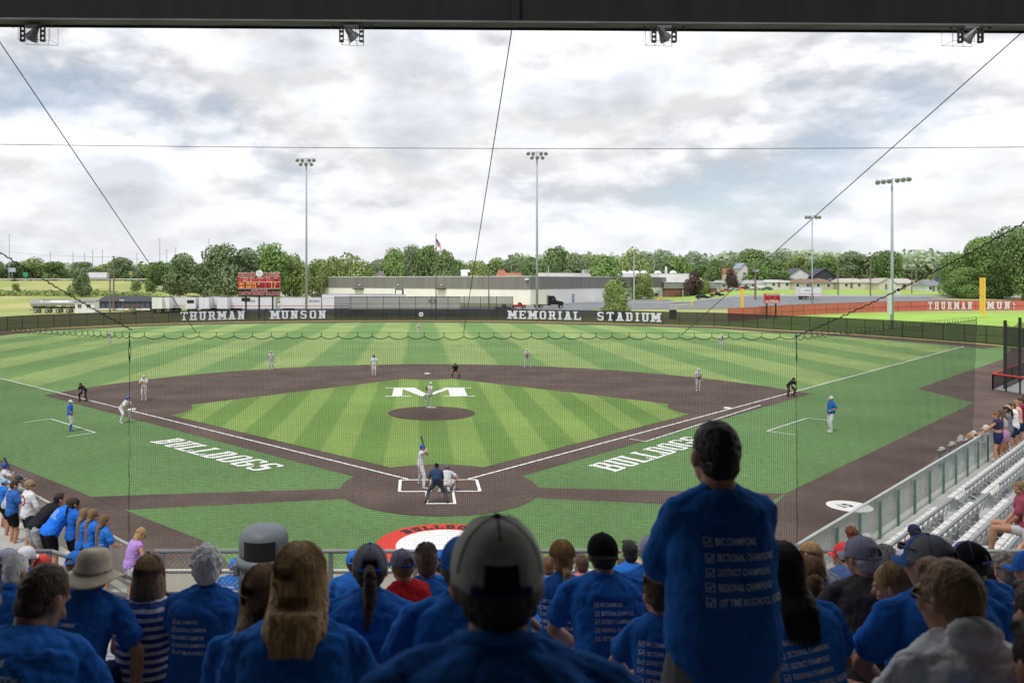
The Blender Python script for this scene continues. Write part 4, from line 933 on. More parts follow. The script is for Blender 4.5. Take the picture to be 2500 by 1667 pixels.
def pole(px, ytop, ybase, D, wpx, label, arms=((0, 8),), tr=False, m=None, zb=None, grp='wooden utility poles', nm='utility_pole', cat='pole'):
    t = thing(nm, label, cat, XD(px, D, (terr((px - CX) / FPX * D, D) if zb is None else zb)), 0, grp); z0 = t.location.z; k_ = D / FPX; zt = H - (ytop - CY) * k_ - z0
    MB().tube([(0, 0, -.2), (0, 0, zt)], [wpx * k_ * .55, wpx * k_ * .4], 7).build('post', m or M_wood, t)
    for dz, half in arms:
        if half: MB().bar((-half * k_, 0, zt - dz * k_), (half * k_, 0, zt - dz * k_), .14, .14).build('cross_arm', m or M_wood, t)
    if tr:
        for x_ in (-5, 0, 5): MB().tube([(x_ * k_, -.3, zt - 27 * k_), (x_ * k_, -.3, zt - 21 * k_)], 2.4 * k_, 8).build('transformer', M_mast, t)
    return t
s1z = 1 / 3.618
pole(277.5, 625, 0, 214, 4.0, 'wooden utility pole with crossarm, right one of the pair by the black-roofed building', ((2, 3),)); pole(268.5, 663, 0, 207, 4.0, 'brown shorter pole just left of the taller utility pole', ())
pole(785, 651, 0, 176, 2.6, 'thin brown pole behind the black fence right of the left mast', ()); pole(1193.5, 652, 0, 205, 3.2, 'utility pole in front of the warehouse behind the tall black screen', ((2, 5),))
pole(1548, 622, 0, 215, 4, 'grey utility pole right of the round young tree', ((6, 5),), m=M_mast); pole(1844, 637, 0, 262, 4.6, 'utility pole carrying grey transformers beside the parked cars', ((4, 5),), True)
pole(2046, 641, 0, 290, 3, 'slim pole on the lawn left of the pale houses', ()); pole(2125, 641, 0, 285, 3.4, 'slim pole on the lawn left of the thick right mast', ((5, 3),)); pole(2237, 648, 0, 330, 4, 'brown pole beside the small cross sign lawn', ()); pole(2226, 660, 0, 300, 2.4, 'thin grey pole right of the thick mast', ()); pole(2280, 640, 0, 380, 3, 'far pole in front of the blue stack', ())
pole(1339, 651, 0, 330, 2, 'small lamp post on the warehouse skyline', ((0, 2),), m=M_mast, grp=None)
for px, yt, D, hw, lab in ((22.5, 573, 420, 5, 'tall highway lamp at the far left edge'), (390, 583, 600, 2.6, 'far radio mast above the trees'), (510, 583, 520, 4, 'highway lamp above the dark trees left of the scoreboard'), (226, 611, 560, 2.5, 'highway lamp left of the slanting rope'), (250, 610, 540, 2.5, 'highway lamp right of the slanting rope'), (123, 615, 560, 2, 'small highway lamp over the left trees'), (178, 614, 560, 2, 'small highway lamp above the cone-shaped tree'), (407, 610, 540, 3, 'highway lamp just right of the radio mast'), (429, 604, 560, 3, 'highway lamp over the trees behind the black-roofed building'), (206, 617, 580, 2, 'tiny highway lamp behind the lorry'), (334, 618, 500, 6, 'pylon-like twin lamp above the trees')):
    pole(px, yt, 0, D, 1.6, lab, ((0, hw),), m=M_mast, grp='far lamps along the highway', nm='highway_lamp', cat='lamp post')
def fpole(px, y0, y1, x0p, x1p, yp0, yp1, D, label):
    t = thing('foul_pole', label, 'foul pole', XD(px, D), 0, 'yellow foul poles'); k_ = D / FPX
    zt = H - (y0 - CY) * k_; MB().tube([(0, 0, 0), (0, 0, zt)], .0045 * D * .14 + .1, 8).build('pole', M_yel, t)
    a, c = (x0p - px) * k_, (x1p - px) * k_; zt2, zb2 = H - (yp0 - CY) * k_, H - (yp1 - CY) * k_
    b = MB(); b.box(((a + c) / 2, 0, (zt2 + zb2) / 2), (abs(c - a) - .1, .03, zt2 - zb2)); b.build('screen_panel', mat('yellow_mesh', (.80, .52, .10), .7, alpha=.85), t)
    b = MB()
    for z in (zt2, (zt2 + zb2) / 2, zb2): b.bar((a, -.04, z), (c, -.04, z), .08, .08)
    b.bar((a, -.04, zb2), (a, -.04, zt2), .1, .1); b.build('frame', M_yel, t)
fpole(2403.5, 678, 775, 2392, 2401, 678, 764, 176, 'large yellow foul pole with mesh panel beside the red THURMAN lettering'); fpole(1813, 705, 752, 1808.5, 1812, 705, 751, 164, 'small yellow foul pole at the left end of the red fence')
# ================================================================== vehicles
M_tyre = plain((.02, .02, .02), .8); M_rim = plain((.5, .5, .52), .35, .7); M_twhite = mat('trailer_side', (.74, .75, .77), .5, var=.04, vscale=.4); M_orange = plain((.62, .16, .06)); M_chrome = mat('tank_steel', (.48, .47, .47), .28, .85, var=.06, vscale=.5)
def wheel(parent, x, y, z, r, w_=.25):
    o = MB().tube([(x, y - w_ / 2, z), (x, y + w_ / 2, z)], r, 16).build('wheel', M_tyre, parent); MB().tube([(x, y - w_ / 2 - .01, z), (x, y + w_ / 2 + .01, z)], r * .58, 12).build('rim', M_rim, o); return o
def trailer(name, label, loc, rz, Ln=14, Ht=2.75, stripe=True, txt=None, doors=False, grp='white lorry trailers parked behind the fence', m=None, wheels=True, txtsize=.85, txtx=.5):
    t = thing(name, label, 'trailer', loc, rz, grp); z0 = 1.15
    b = MB().box((0, 0, z0 + Ht / 2), (Ln, 2.5, Ht)); b.build('body', m or M_twhite, t, bevel=.04)
    b = MB()
    for z in (z0 + .05, z0 + Ht - .05): b.box((0, 0, z), (Ln + .06, 2.56, .10))
    for x in (-Ln / 2, Ln / 2): b.box((x, 0, z0 + Ht / 2), (.12, 2.57, Ht))
    b.build('side_rails', plain((.55, .57, .60), .4, .3), t)
    if stripe: MB().box((0, -1.262, z0 + .62), (Ln - .2, .02, .16)).build('stripe', M_orange, t)
    if doors:
        MB().box((-Ln / 2 - .04, -.62, z0 + Ht / 2), (.05, 1.16, Ht - .2)).build('door', M_twhite, t); MB().box((-Ln / 2 - .04, .62, z0 + Ht / 2), (.05, 1.16, Ht - .2)).build('door', M_twhite, t)
    if txt:
        b = MB(); put_text(b, txt, V((Ln * (txtx - .5) - .3 * len(txt), -1.268, z0 + Ht * .55)), X1, UPZ, txtsize); b.build('lettering', M_dark, t)
    if wheels:
        for x in (-Ln / 2 + 1.4, -Ln / 2 + 2.6):
            for y in (-1.0, 1.0): wheel(t, x, y, .5, .5)
        MB().box((Ln / 2 - 2.5, -.8, .6), (.15, .15, 1.1)).box((Ln / 2 - 2.5, .8, .6), (.15, .15, 1.1)).build('landing_leg', M_black, t); MB().box((-Ln / 2 + 2, 0, .95), (3, 1.2, .3)).build('chassis', M_black, t)
    return t
def tpos(px0, px1, D): a, c = (px0 - CX) / FPX * D, (px1 - CX) / FPX * D; return (a + c) / 2, c - a
for px0, px1, D, txt, lab in ((408, 503, 208, None, 'white trailer with orange stripe just right of the row of trailer doors'), (503, 556, 207, None, 'short white striped trailer left of the scoreboard posts'), (556, 676, 206, 'PEOPLE', 'white striped trailer lettered PEOPLE under the scoreboard'), (684, 860, 206, 'PEOPLE', 'long white striped trailer lettered PEOPLE beside the left mast')):
    x, Lg = tpos(px0, px1, D); trailer('trailer', lab, (x, D, 0), 0, Lg - .4, 2.75 + .1 * (px0 % 3), True, txt, txtx=.5)
for px, D, dark, lab in ((381, 201, 0, 'end-on white trailer with closed doors, leftmost of the row'), (399, 202, 0, 'end-on white trailer with closed doors beside the leftmost one'), (463, 201, 1, 'end-on white trailer with a black patch on its door'), (496, 201, 0, 'end-on white trailer right of the one with the black patch'), (541, 201, 0, 'end-on white trailer left of the scoreboard post')):
    t = trailer('trailer', lab, (XD(px, D).x, D + 4, 0), R(90) + (px - CX) * -.0001, 8, 2.9, False, None, True)
    if dark: MB().box((-4.1, 0, 2.95), (.05, 1.7, .8)).build('door_sign', M_black, t)
x, Lg = tpos(787, 958, 236); trailer('trailer', 'white lettered trailer parked along the warehouse behind the left mast', (x, 236, 0), 0, Lg, 3.1, False, 'TOTAL', txtx=.93, wheels=True)
x, Lg = tpos(856, 990, 232); trailer('trailer', 'white trailer lettered with a distribution firm\'s name against the warehouse', (x, 230, 0), 0, Lg, 3.1, False, 'TOTAL DISTRIBUTION INC.', txtsize=.8, txtx=.62)
x, Lg = tpos(817, 1098, 192); trailer('trailer', 'very long white trailer behind the tall black screen', (x + 3, 193, 0), R(-2), Lg * .96, 3.15, False, 'ICS', txtsize=1.3, txtx=.75)
# dark lorry cab nosed up to the wall
def lorry(label, loc, rz, name='lorry'):
    t = thing(name, label, 'lorry', loc, rz); Mb_ = plain((.012, .012, .015), .3, .2)
    b = MB(); prof = [(-1.6, 1.0), (1.0, 1.0), (1.0, 2.1), (.75, 2.25), (.45, 3.3), (.1, 3.7), (-1.6, 3.75)]; b.prism([V((x, -1.2, z)) for x, z in prof], (0, 2.4, 0)); b.build('cab', Mb_, t, bevel=.08)
    b = MB(); prof = [(1.0, 1.0), (2.9, .95), (3.0, 1.5), (2.8, 2.0), (1.0, 2.3)]; b.prism([V((x, -.95, z)) for x, z in prof], (0, 1.9, 0)); b.build('hood', Mb_, t, bevel=.1)
    MB().box((2.98, 0, 1.45), (.08, 1.3, .9)).build('grille', M_rim, t); MB().box((3.0, 0, .75), (.25, 2.3, .4)).build('bumper', M_rim, t)
    o = MB().box((-.1, -1.22, 2.7), (.8, .05, .7)).build('window', M_glass, t); MB().box((.66, 0, 2.85), (.06, 2.0, .75), ry=R(-16)).build('windscreen', M_glass, t)
    for s in (-1, 1): MB().tube([(-1.7, s * .9, 1.2), (-1.7, s * .9, 4.1)], .08, 8).build('exhaust', M_rim, t); MB().tube([(.6, s * 1.25, 2.6), (.75, s * 1.5, 2.5)], .1, 6).build('mirror', Mb_, t); MB().tube([(-.9, s * 1.0, .85), (.9, s * 1.0, .85)], .3, 10).build('fuel_tank', M_rim, t)
    MB().box((-3.2, 0, .95), (5.6, .9, .25)).box((-4.6, 0, 1.2), (1.0, 1.0, .15)).build('chassis', M_black, t)
    for x in (2.1, -3.6, -4.9):
        for y in (-1.05, 1.05): wheel(t, x, y, .5, .5)
        if x < 0: MB().box((x, 0, 1.05), (1.15, 2.5, .06)).build('mudguard', M_black, t)
    return t
lorry('black lorry cab without trailer parked in front of the warehouse', (XD(1370, 238).x - 2.4, 238, 0), 0)
def car(label, px, D, wpx, col, kind='car', rz=0.0, grp='cars parked by the office', z=None, name=None, Lg=4.6):
    X = (px - CX) / FPX * D; z = terr(X, D) + .06 if z is None else z; t = thing(name or ('parked_car' if kind == 'car' else kind), label, 'car' if kind != 'pickup_truck' else 'pickup', (X, D, z), rz, grp)
    if wpx: Lg = wpx / FPX * D
    M_ = plain(col, .3, .3); h = 1.45 if kind == 'car' else 1.85; Lh = Lg / 2
    if kind == 'pickup_truck': lo = [(-Lh, .55), (-Lh, 1.15), (Lh * .15, 1.15), (Lh * .95, 1.12), (Lh, .85), (Lh, .5)]; up = [(-.15 * Lh, 1.15), (-.12 * Lh, h), (.28 * Lh, h), (.5 * Lh, 1.15)]
    elif kind == 'suv': lo = [(-Lh, .45), (-Lh * .99, 1.1), (Lh * .5, 1.1), (Lh * .95, 1.0), (Lh, .8), (Lh, .4)]; up = [(-.97 * Lh, 1.1), (-.82 * Lh, h - .1), (.15 * Lh, h - .08), (.5 * Lh, 1.08)]
    else: lo = [(-Lh, .4), (-Lh * .98, .95), (-Lh * .6, 1.0), (Lh * .5, .98), (Lh * .95, .8), (Lh, .6), (Lh, .35)]; up = [(-.68 * Lh, .98), (-.38 * Lh, h), (.12 * Lh, h), (.52 * Lh, .96)]
    MB().prism([V((x, -.9, z_)) for x, z_ in lo], (0, 1.8, 0)).prism([V((x, -.72, z_)) for x, z_ in up], (0, 1.44, 0)).build('body', M_, t, bevel=.09)
    cx_ = sum(q[0] for q in up) / 4; gl = [(cx_ + (x - cx_) * .86, up[0][1] + .04 + (z_ - up[0][1]) * .78) for x, z_ in up]
    MB().prism([V((x, -.735, z_)) for x, z_ in gl], (0, 1.47, 0)).build('windows', M_glass, t)
    for x in (-.62 * Lh, .64 * Lh):
        for y in (-.82, .82): wheel(t, x, y, .36, .36 if kind == 'car' else .42, .22)
    for y in (-.62, .62): MB().box((Lh - .02, y, .72), (.08, .3, .14)).build('headlight', M_wcap, t)
    return t
car('red pickup truck parked beside the middle mast', 1267, 232, 34, (.42, .03, .03), 'pickup_truck', R(180) * 0, None)
car('dark grey pickup truck seen through the tall black screen', 1228, 214, 40, (.05, .05, .055), 'pickup_truck', 0, None)
car('black suv, left one of two in front of the office glass', 1717, 300, 36, (.012, .013, .016), 'suv'); car('black pickup just right of the black suv by the office', 1750, 302, 33, (.012, .013, .018), 'pickup_truck')
for px, D, c_, lab in ((1771, 330, (.40, .08, .07), 'red car farthest left in the row behind the black pickup'), (1792, 332, (.40, .48, .52), 'pale blue car between two red cars'), (1812, 333, (.40, .05, .06), 'small red car beside the small foul pole'), (1823, 335, (.05, .06, .08), 'dark car behind the transformer pole\'s left side'), (1843, 330, (.5, .52, .55), 'silver car behind the transformer pole'), (1872, 328, (.06, .10, .22), 'dark blue car left of the small red scoreboard'), (1884, 340, (.35, .37, .4), 'grey car above the small red scoreboard')):
    car(lab, px, D, 0, c_, 'car', R(rT.choice((0, 20, -30, 180))))
x, Lg = tpos(1910, 1970, 272); trailer('trailer', 'white box trailer with a thin red stripe parked on the road at right', (x, 262, terr(x, 262) + .1), R(4), Lg - 1, 2.9, True, 'FREIGHT', txtsize=.5, grp=None, doors=True)
# highway lorry and cars
t = trailer('lorry', 'white lorry driving on the highway at left', (XD(238, 410).x, 410, terr(-200, 410) + .25), 0, 10.5, 2.9, False, grp=None); t['category'] = 'lorry'
b = MB(); b.prism([V((x, -1.2, z)) for x, z in ((-5.4, .6), (-8.6, .6), (-8.7, 1.6), (-8.0, 2.6), (-6.6, 3.7), (-5.4, 3.9))], (0, 2.4, 0)); b.build('cab', M_wcap, t, bevel=.1); wheel(t, -7.8, -1, .5, .5)
car('grey car on the highway right of the lorry', 332, 410, 13, (.3, .31, .33), 'car', 0, 'cars on the highway', terr(-150, 410) + .25); car('dark car on the highway behind the grey one', 345, 412, 13, (.1, .1, .12), 'car', 0, 'cars on the highway', terr(-150, 410) + .25)
# tanker
tk = thing('tank_trailer', 'polished steel tank trailer parked on the dry grass at left', 'trailer', XD(136, 205)); k_ = 205 / FPX
Lg = 12.2; b = MB(); b.tube([(-Lg / 2, 0, 2.35), (-Lg / 2 + .25, 0, 2.35), (Lg / 2 - .3, 0, 2.35), (Lg / 2, 0, 2.35)], [.75, 1.0, 1.0, .7], 24); b.build('tank', M_chrome, tk, smooth=True)
b = MB()
for x in (-3.2, 0, 3.2): b.tube([(x - .06, 0, 2.35), (x + .06, 0, 2.35)], 1.03, 24)
b.box((0, 0, 3.38), (7, .7, .08)); b.build('bands', M_rim, tk); MB().box((0, 0, 1.25), (Lg - 1, .9, .35)).build('chassis', M_black, tk)
for x in (-4.6, -1.8, 1.0, 3.6):
    for y in (-1.0, 1.0): wheel(tk, x, y, .5, .5)
    MB().box((x, 0, 1.1), (1.2, 2.4, .05)).build('mudguard', M_rim, tk)
MB().box((-Lg / 2 - .1, 0, .8), (.2, 2.3, .25)).build('bumper', M_rim, tk)
# site hut and black-roofed building
hut = thing('site_hut', 'small white hut with two windows beside the tanker', 'building', XD(207, 200)); b = MB(); b.prism([(-2.4, 0, 0), (2.4, 0, 0), (2.4, 3, 0), (-2.4, 3, 0)], (0, 0, 3.0)); b.build('wall', M_twhite, hut)
b = MB(); b.prism([(-2.7, -.3, 2.95), (2.7, -.3, 2.95), (2.7, 3.3, 3.4), (-2.7, 3.3, 3.4)], (0, 0, .15)); b.build('roof', plain((.22, .23, .25)), hut)
for x in (-1.3, 1.0): f_ = MB().box((x, -.03, 1.9), (1.1, .08, 1.1)).build('window', M_wcap, hut); MB().box((x - .24, -.06, 1.9), (.42, .06, .9)).box((x + .24, -.06, 1.9), (.42, .06, .9)).build('pane', M_glass, f_)
bb = thing('black_roofed_building', 'long low building with dark hipped roof and glass side at left', 'building', XD(300, 215)); Lb = 14.6
b = MB(); b.prism([(-Lb / 2, 0, 0), (Lb / 2, 0, 0), (Lb / 2, 8, 0), (-Lb / 2, 8, 0)], (0, 0, 2.6)); b.build('wall', plain((.03, .035, .045)), bb)
b = MB(); b.add([(-Lb / 2 - .3, -.4, 2.6), (Lb / 2 + .3, -.4, 2.6), (Lb / 2 + .3, 8.3, 2.6), (-Lb / 2 - .3, 8.3, 2.6), (-Lb / 2 + 1.5, 3, 4.1), (Lb / 2 - 1.5, 3, 4.1)], [(0, 1, 5, 4), (1, 2, 5), (2, 3, 4, 5), (3, 0, 4), (3, 2, 1, 0)]); b.build('roof', plain((.045, .05, .06)), bb)
b = MB(); b.box((0, -.25, .55), (Lb, .3, .5)); b.build('base_board', M_twhite, bb)
for i in range(11): x = -Lb / 2 + .7 + i * 1.32; MB().box((x, -.06, 1.7), (1.1, .08, 1.4)).build('window', plain((.08, .10, .14), .2), bb)
b = MB(); put_text(b, 'PIKE', V((-.8, -.42, 2.75)), X1, UPZ, .7); b.build('lettering', M_wcap, bb)
fr = thing('scrap_frame', 'rusty metal frame and green drum stacked beside the black-roofed building', 'scrap', XD(322, 196)); b = MB(); r = random.Random(2)
for i in range(9): b.bar((r.uniform(-2, 2), r.uniform(-.5, .5), r.uniform(.3, 2.2)), (r.uniform(-2, 2), r.uniform(-.5, .5), r.uniform(.3, 2.3)), .12, .12)
for x in (-2, -.6, .8, 2): b.bar((x, 0, 0), (x, 0, 2.3), .1, .1)
b.bar((-2.1, 0, 2.3), (2.1, 0, 2.3), .12, .12); b.build('frame', plain((.20, .08, .05)), fr); MB().tube([(.6, 0, 0), (.6, 0, 1.4)], .5, 10).build('drum', plain((.08, .22, .14)), fr)
# guardrail, road signs on the highway
gr = thing('guardrail', 'white highway guardrail along the top of the grass bank', 'guardrail', (-200, 400, 8)); b = MB(); b.box((-230, 400.5, terr(-200, 400.5) + .85), (330, .15, .45)); b.build('rail', plain((.6, .6, .58)), gr, world=True)
for i in range(60): x = -62 - i * 5.5; MB().box((x, 400.7, terr(-200, 400.7) + .4), (.25, .2, 1.1)).build('post', plain((.45, .45, .44)), gr, world=True)
def sign(px, y0, y1, D, wpx, col, label, dia=False, post=True):
    p = P(px, (y0 + y1) / 2, D); t = thing('road_sign', label, 'sign', (p.x, D, terr(p.x, D)), 0, 'highway signs'); k_ = D / FPX; hh = (y1 - y0) * k_; wd = wpx * k_; zc = p.z - t.location.z
    if dia: b = MB().prism([V((wd / 2 * a, 0, zc + hh / 2 * c)) for a, c in ((0, -1), (1, 0), (0, 1), (-1, 0))], (0, .1, 0))
    else: b = MB().box((0, 0, zc), (wd, .1, hh))
    b.build('panel', plain(col), t); MB().bar((0, .15, 0), (0, .15, zc), .2, .2).build('post', M_mast, t)
sign(62, 665, 675, 396, 12, (.03, .30, .17), 'green direction sign at far left on the highway'); sign(409, 641, 646, 440, 12, (.05, .38, .25), 'green gantry sign beyond the trees'); sign(319, 664, 671, 396, 6, (.75, .45, .03), 'yellow diamond warning sign on the guardrail', True); sign(29, 654, 664, 420, 18, (.45, .5, .55), 'grey billboard behind the far left lamp')
# ================================================================== houses
def house(label, x0, x1, ybase, D, hw, hr, col, roofc, gable='side', grp='houses along the far road', garage=False, z=None, wins=2, dp=9, name='house'):
    a, c = (x0 - CX) / FPX * D, (x1 - CX) / FPX * D; wd = c - a; zb = H - (ybase - CY) / FPX * D if z is None else z; zb = max(zb, terr((a + c) / 2, D) - .5)
    t = thing(name, label, 'house', ((a + c) / 2, D, zb), 0, grp); h = wd / 2
    b = MB(); b.prism([(-h, 0, -1.5), (h, 0, -1.5), (h, dp, -1.5), (-h, dp, -1.5)], (0, 0, hw + 1.5)); Mw = plain(col, .8); Mr = mat('shingles', roofc, .9, var=.15, vscale=3)
    e = .4
    if gable == 'front': b.prism([(-h, 0, hw), (h, 0, hw), (0, 0, hw + hr)], (0, dp, 0))
    b.build('wall', Mw, t)
    if gable == 'front':
        r_ = MB()
        for s in (-1, 1): r_.prism([V((s * (h + e), -e, hw - e * hr / h)), V((0, -e, hw + hr + .05)), V((0, -e, hw + hr + .3)), V((s * (h + e), -e, hw - e * hr / h + .22))], (0, dp + 2 * e, 0))
    else: r_ = MB().add([(-h - e, -e, hw), (h + e, -e, hw), (h + e, dp + e, hw), (-h - e, dp + e, hw), (-h * .8, dp / 2, hw + hr), (h * .8, dp / 2, hw + hr)], [(0, 1, 5, 4), (1, 2, 5), (2, 3, 4, 5), (3, 0, 4), (3, 2, 1, 0)])
    rf_ = r_.build('roof', Mr, t); MB().box((h * .4, dp * .5, hw + hr * .9), (.8, .8, 1.2)).build('chimney', plain((.35, .2, .15)), rf_)
    for i in range(wins):
        x = -h + wd * (i + .5) / (wins + (1 if garage else 0)); f_ = MB().box((x, -.04, hw * .55), (1.5, .1, 1.4)).build('window', M_wcap, t); MB().box((x, -.1, hw * .55), (1.2, .06, 1.1)).build('pane', M_glass, f_)
    if garage: MB().box((h * .55, -.05, 1.2), (min(wd * .4, 4.5), .12, 2.3)).build('garage_door', M_wcap, t)
    MB().box((-h * .1, -.06, 1.05), (1.0, .1, 2.1)).build('door', plain((.2, .12, .1)), t)
    return t
X4 = lambda x: 1700 + x * s4
Y4 = lambda y: 500 + y * s4
house('tan house with brown gabled roof left of the transformer pole', X4(200), X4(295), Y4(548), 352, 3.6, 2.0, (.62, .50, .34), (.28, .13, .08)); house('white garage with grey roof behind the parked cars', X4(325), X4(505), Y4(603), 340, 2.2, 1.5, (.55, .57, .57), (.36, .37, .38), garage=True); house('pale shed with orange roof behind the transformer pole', X4(395), X4(515), Y4(560), 362, 2.2, 1.3, (.6, .55, .45), (.42, .20, .12))
house('long low grey garage left of the white garage', X4(150), X4(335), Y4(600), 345, 2.2, 1.3, (.50, .50, .48), (.34, .35, .35)); house('white gabled two-storey house with grey roof', X4(660), X4(830), Y4(575), 350, 4.0, 3.0, (.68, .69, .70), (.10, .105, .12), 'front', wins=3); house('dark slate gabled two-storey house beside the white one', X4(838), X4(1000), Y4(577), 346, 3.8, 3.2, (.05, .052, .06), (.075, .08, .10), 'front', wins=2)
house('low dark outbuilding right of the slate house', X4(990), X4(1080), Y4(580), 344, 2.2, 1.8, (.06, .06, .065), (.06, .06, .07), 'front', wins=1); house('long white single-storey house behind the trailer', X4(505), X4(700), Y4(590), 338, 2.0, 1.1, (.62, .62, .60), (.5, .5, .5)); house('brown-roofed bungalow right of the box trailer', X4(690), X4(985), Y4(598), 336, 2.2, 1.6, (.50, .44, .36), (.22, .15, .12), wins=4)
house('cream bungalow with pale roof left of the thick mast', X4(1030), X4(1215), Y4(597), 334, 2.3, 1.7, (.60, .56, .44), (.44, .41, .36), wins=2); house('cream garage wing next to the cream bungalow', X4(1215), X4(1320), Y4(597), 336, 2.2, 1.7, (.60, .56, .46), (.42, .39, .35), garage=True, wins=0); house('cream garage with wide white door behind the thick mast', X4(1310), X4(1430), Y4(605), 330, 2.5, 1.8, (.60, .57, .48), (.40, .37, .33), 'front', garage=True, wins=0); house('cream house with pale roof right of the thick mast', X4(1420), X4(1575), Y4(606), 334, 2.5, 2.0, (.60, .58, .50), (.46, .43, .38), wins=1)
house('small white cottage with grey-blue roof left of the big trees', X4(1650), X4(1770), Y4(622), 318, 2.4, 2.0, (.62, .63, .63), (.20, .23, .26), wins=2); house('grey-roofed gable poking up behind the warehouse', 550 + 1296 * s_, 550 + 1425 * s_, 676, 330, 6.8, 2.4, (.25, .24, .23), (.28, .28, .29), 'front', z=2.5, wins=0)
house('orange-roofed house behind the middle of the warehouse', 1100 + 420 * s_, 1100 + 492 * s_, 676, 350, 7, 2.8, (.4, .2, .15), (.36, .15, .10), z=3, wins=0); house('second orange-roofed house just right of the first', 1100 + 484 * s_, 1100 + 650 * s_, 676, 345, 6.3, 2.2, (.5, .3, .25), (.38, .18, .12), z=3, wins=0); house('white-and-blue narrow house between the purple trees', X4(318), X4(372), Y4(545), 372, 6, 2, (.6, .63, .66), (.3, .35, .4), 'front', wins=1)
house('small pale house among the trees left of the scoreboard', 548 - 40, 548, 706, 360, 2.6, 1.4, (.6, .6, .6), (.5, .5, .52), z=None, wins=1); house('low pale shed seen between trees behind the black-roofed building', 445, 472, 702, 365, 2.6, 1.6, (.6, .62, .64), (.55, .57, .6), wins=1)
t = thing('blue_stack', 'blue industrial tower behind the right-hand trees', 'tower', XD(2296, 420, 5)); MB().box((0, 0, 5), (4, 4, 13)).build('shaft', plain((.10, .18, .32)), t); MB().box((0, 0, 11.8), (4.4, 4.4, .6)).build('cap', M_mast, t)
t = thing('lawn_sign', 'white cross-shaped sign on the far lawn at right', 'sign', XD(X4(1450), 296, terr(120, 296))); MB().box((0, 0, 1.4), (1.1, .3, 2.8)).box((0, -.02, 1.7), (2.2, .26, 1.1)).build('board', M_wcap, t)
t = thing('utility_cabinet', 'grey metal cabinets standing right behind the STADIUM lettering', 'cabinet', XD(1100 + 1965 * s_, 172)); MB().box((0, 0, 2.6), (1.9, .7, 1.3)).build('body', M_mast, t); MB().box((-.45, -.37, 2.6), (.7, .06, 1.0)).build('door', M_galv, t); MB().box((.45, -.37, 2.6), (.7, .06, 1.0)).build('door', M_galv, t); MB().box((0, .1, 1), (1.5, .3, 2)).build('stand', M_black, t)
for px, h_, lab in ((1608, 2.2, 'yellow safety bollard near the warehouse door'), (1614, 2.6, 'yellow safety bollard right beside the taller one'), (1690, 3.0, 'yellow leaning bollard in front of the office')):
    o = MB().tube([(0, 0, 0), (0, 0, h_ * .6)], .3, 8).ell((0, 0, h_ * .6), (.3, .3, .2), None, 8, 5).build('bollard', M_yel); tag(o, lab, 'bollard', 'yellow bollards'); o.location = XD(px, 320 if px < 1680 else 250, 0)
# ================================================================== grandstand
M_gfl = mat('stand_floor', (.30, .30, .295), .85, col2=(.21, .21, .21), vscale=2.0, bump=.2, bscale=30, detail=8)
M_alu = mat('bench_aluminium', (.55, .57, .58), .5, .25, var=.06, vscale=3, stretch=(.3, 8, 8))
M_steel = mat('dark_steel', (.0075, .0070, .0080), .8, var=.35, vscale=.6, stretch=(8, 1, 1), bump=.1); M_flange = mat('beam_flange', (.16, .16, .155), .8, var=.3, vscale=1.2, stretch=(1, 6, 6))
M_rail = plain((.22, .23, .24), .5, .2)
FLZ = lambda D: 7.116 - .36 * D
b = MB(); D0 = -2.6
while D0 < 7.6:
    z = FLZ(D0 + .42); b.box((1.5, D0 + .42, z - 1.5), (26, .846, 3.0)); D0 += .85
b.box((1.5, 8.9, 2.55), (26, 2.6, 3.0)); struct(b.build('grandstand_floor', M_gfl))
ZW = 4.05
# lower deck: flat concourse between the rail and the backstop wall, with shallow steps
def quad_prism(b, pts, z0, z1): b.prism([V((x, y, z0)) for x, y in pts], (0, 0, z1 - z0))
def LBx(t, off): p = NL0 + dL * t; q = V((-dL.y, dL.x, 0)); return p
b = MB()
quad_prism(b, [(-5.95, 16.35), (7.35, 16.35), (7.35, 10.2), (-5.95, 10.2)], .5, 1.82)
quad_prism(b, [(-5.95, 14.2), (7.35, 14.2), (7.35, 10.2), (-5.95, 10.2)], 1.82, 2.25); quad_prism(b, [(-5.95, 12.4), (7.35, 12.4), (7.35, 10.2), (-5.95, 10.2)], 2.25, 2.75)
nRi = V((dR.y, -dR.x, 0)); nLi = V((-dL.y, dL.x, 0)) * -1
if nLi.y > 0: nLi = -nLi
# right wing and left wing decks stepping up away from the fence
def wing(b, A, d, n, steps, Ln, zs):
    for i in range(len(steps) - 1):
        o0, o1 = steps[i], steps[i + 1]; p = [A + n * o0, A + d * Ln + n * o0, A + d * Ln + n * o1, A + n * o1]
        if (p[1] - p[0]).cross(p[2] - p[1]).z < 0: p = p[::-1]
        b.prism([V((q.x, q.y, zs[i] - 1.3)) for q in p], (0, 0, 1.3))
wR = [0.05, .55, 1.27, 1.99, 2.71, 3.43, 4.15, 4.87, 8.75]; wz = [1.86, 2.06, 2.26, 2.46, 2.66, 2.86, 3.06, 3.26]
wing(b, NR0, dR, nRi, wR, 34, wz); wing(b, NL0, dL, nLi, wR[:7], 16, wz[:6])
struct(b.build('lower_deck', M_conc))
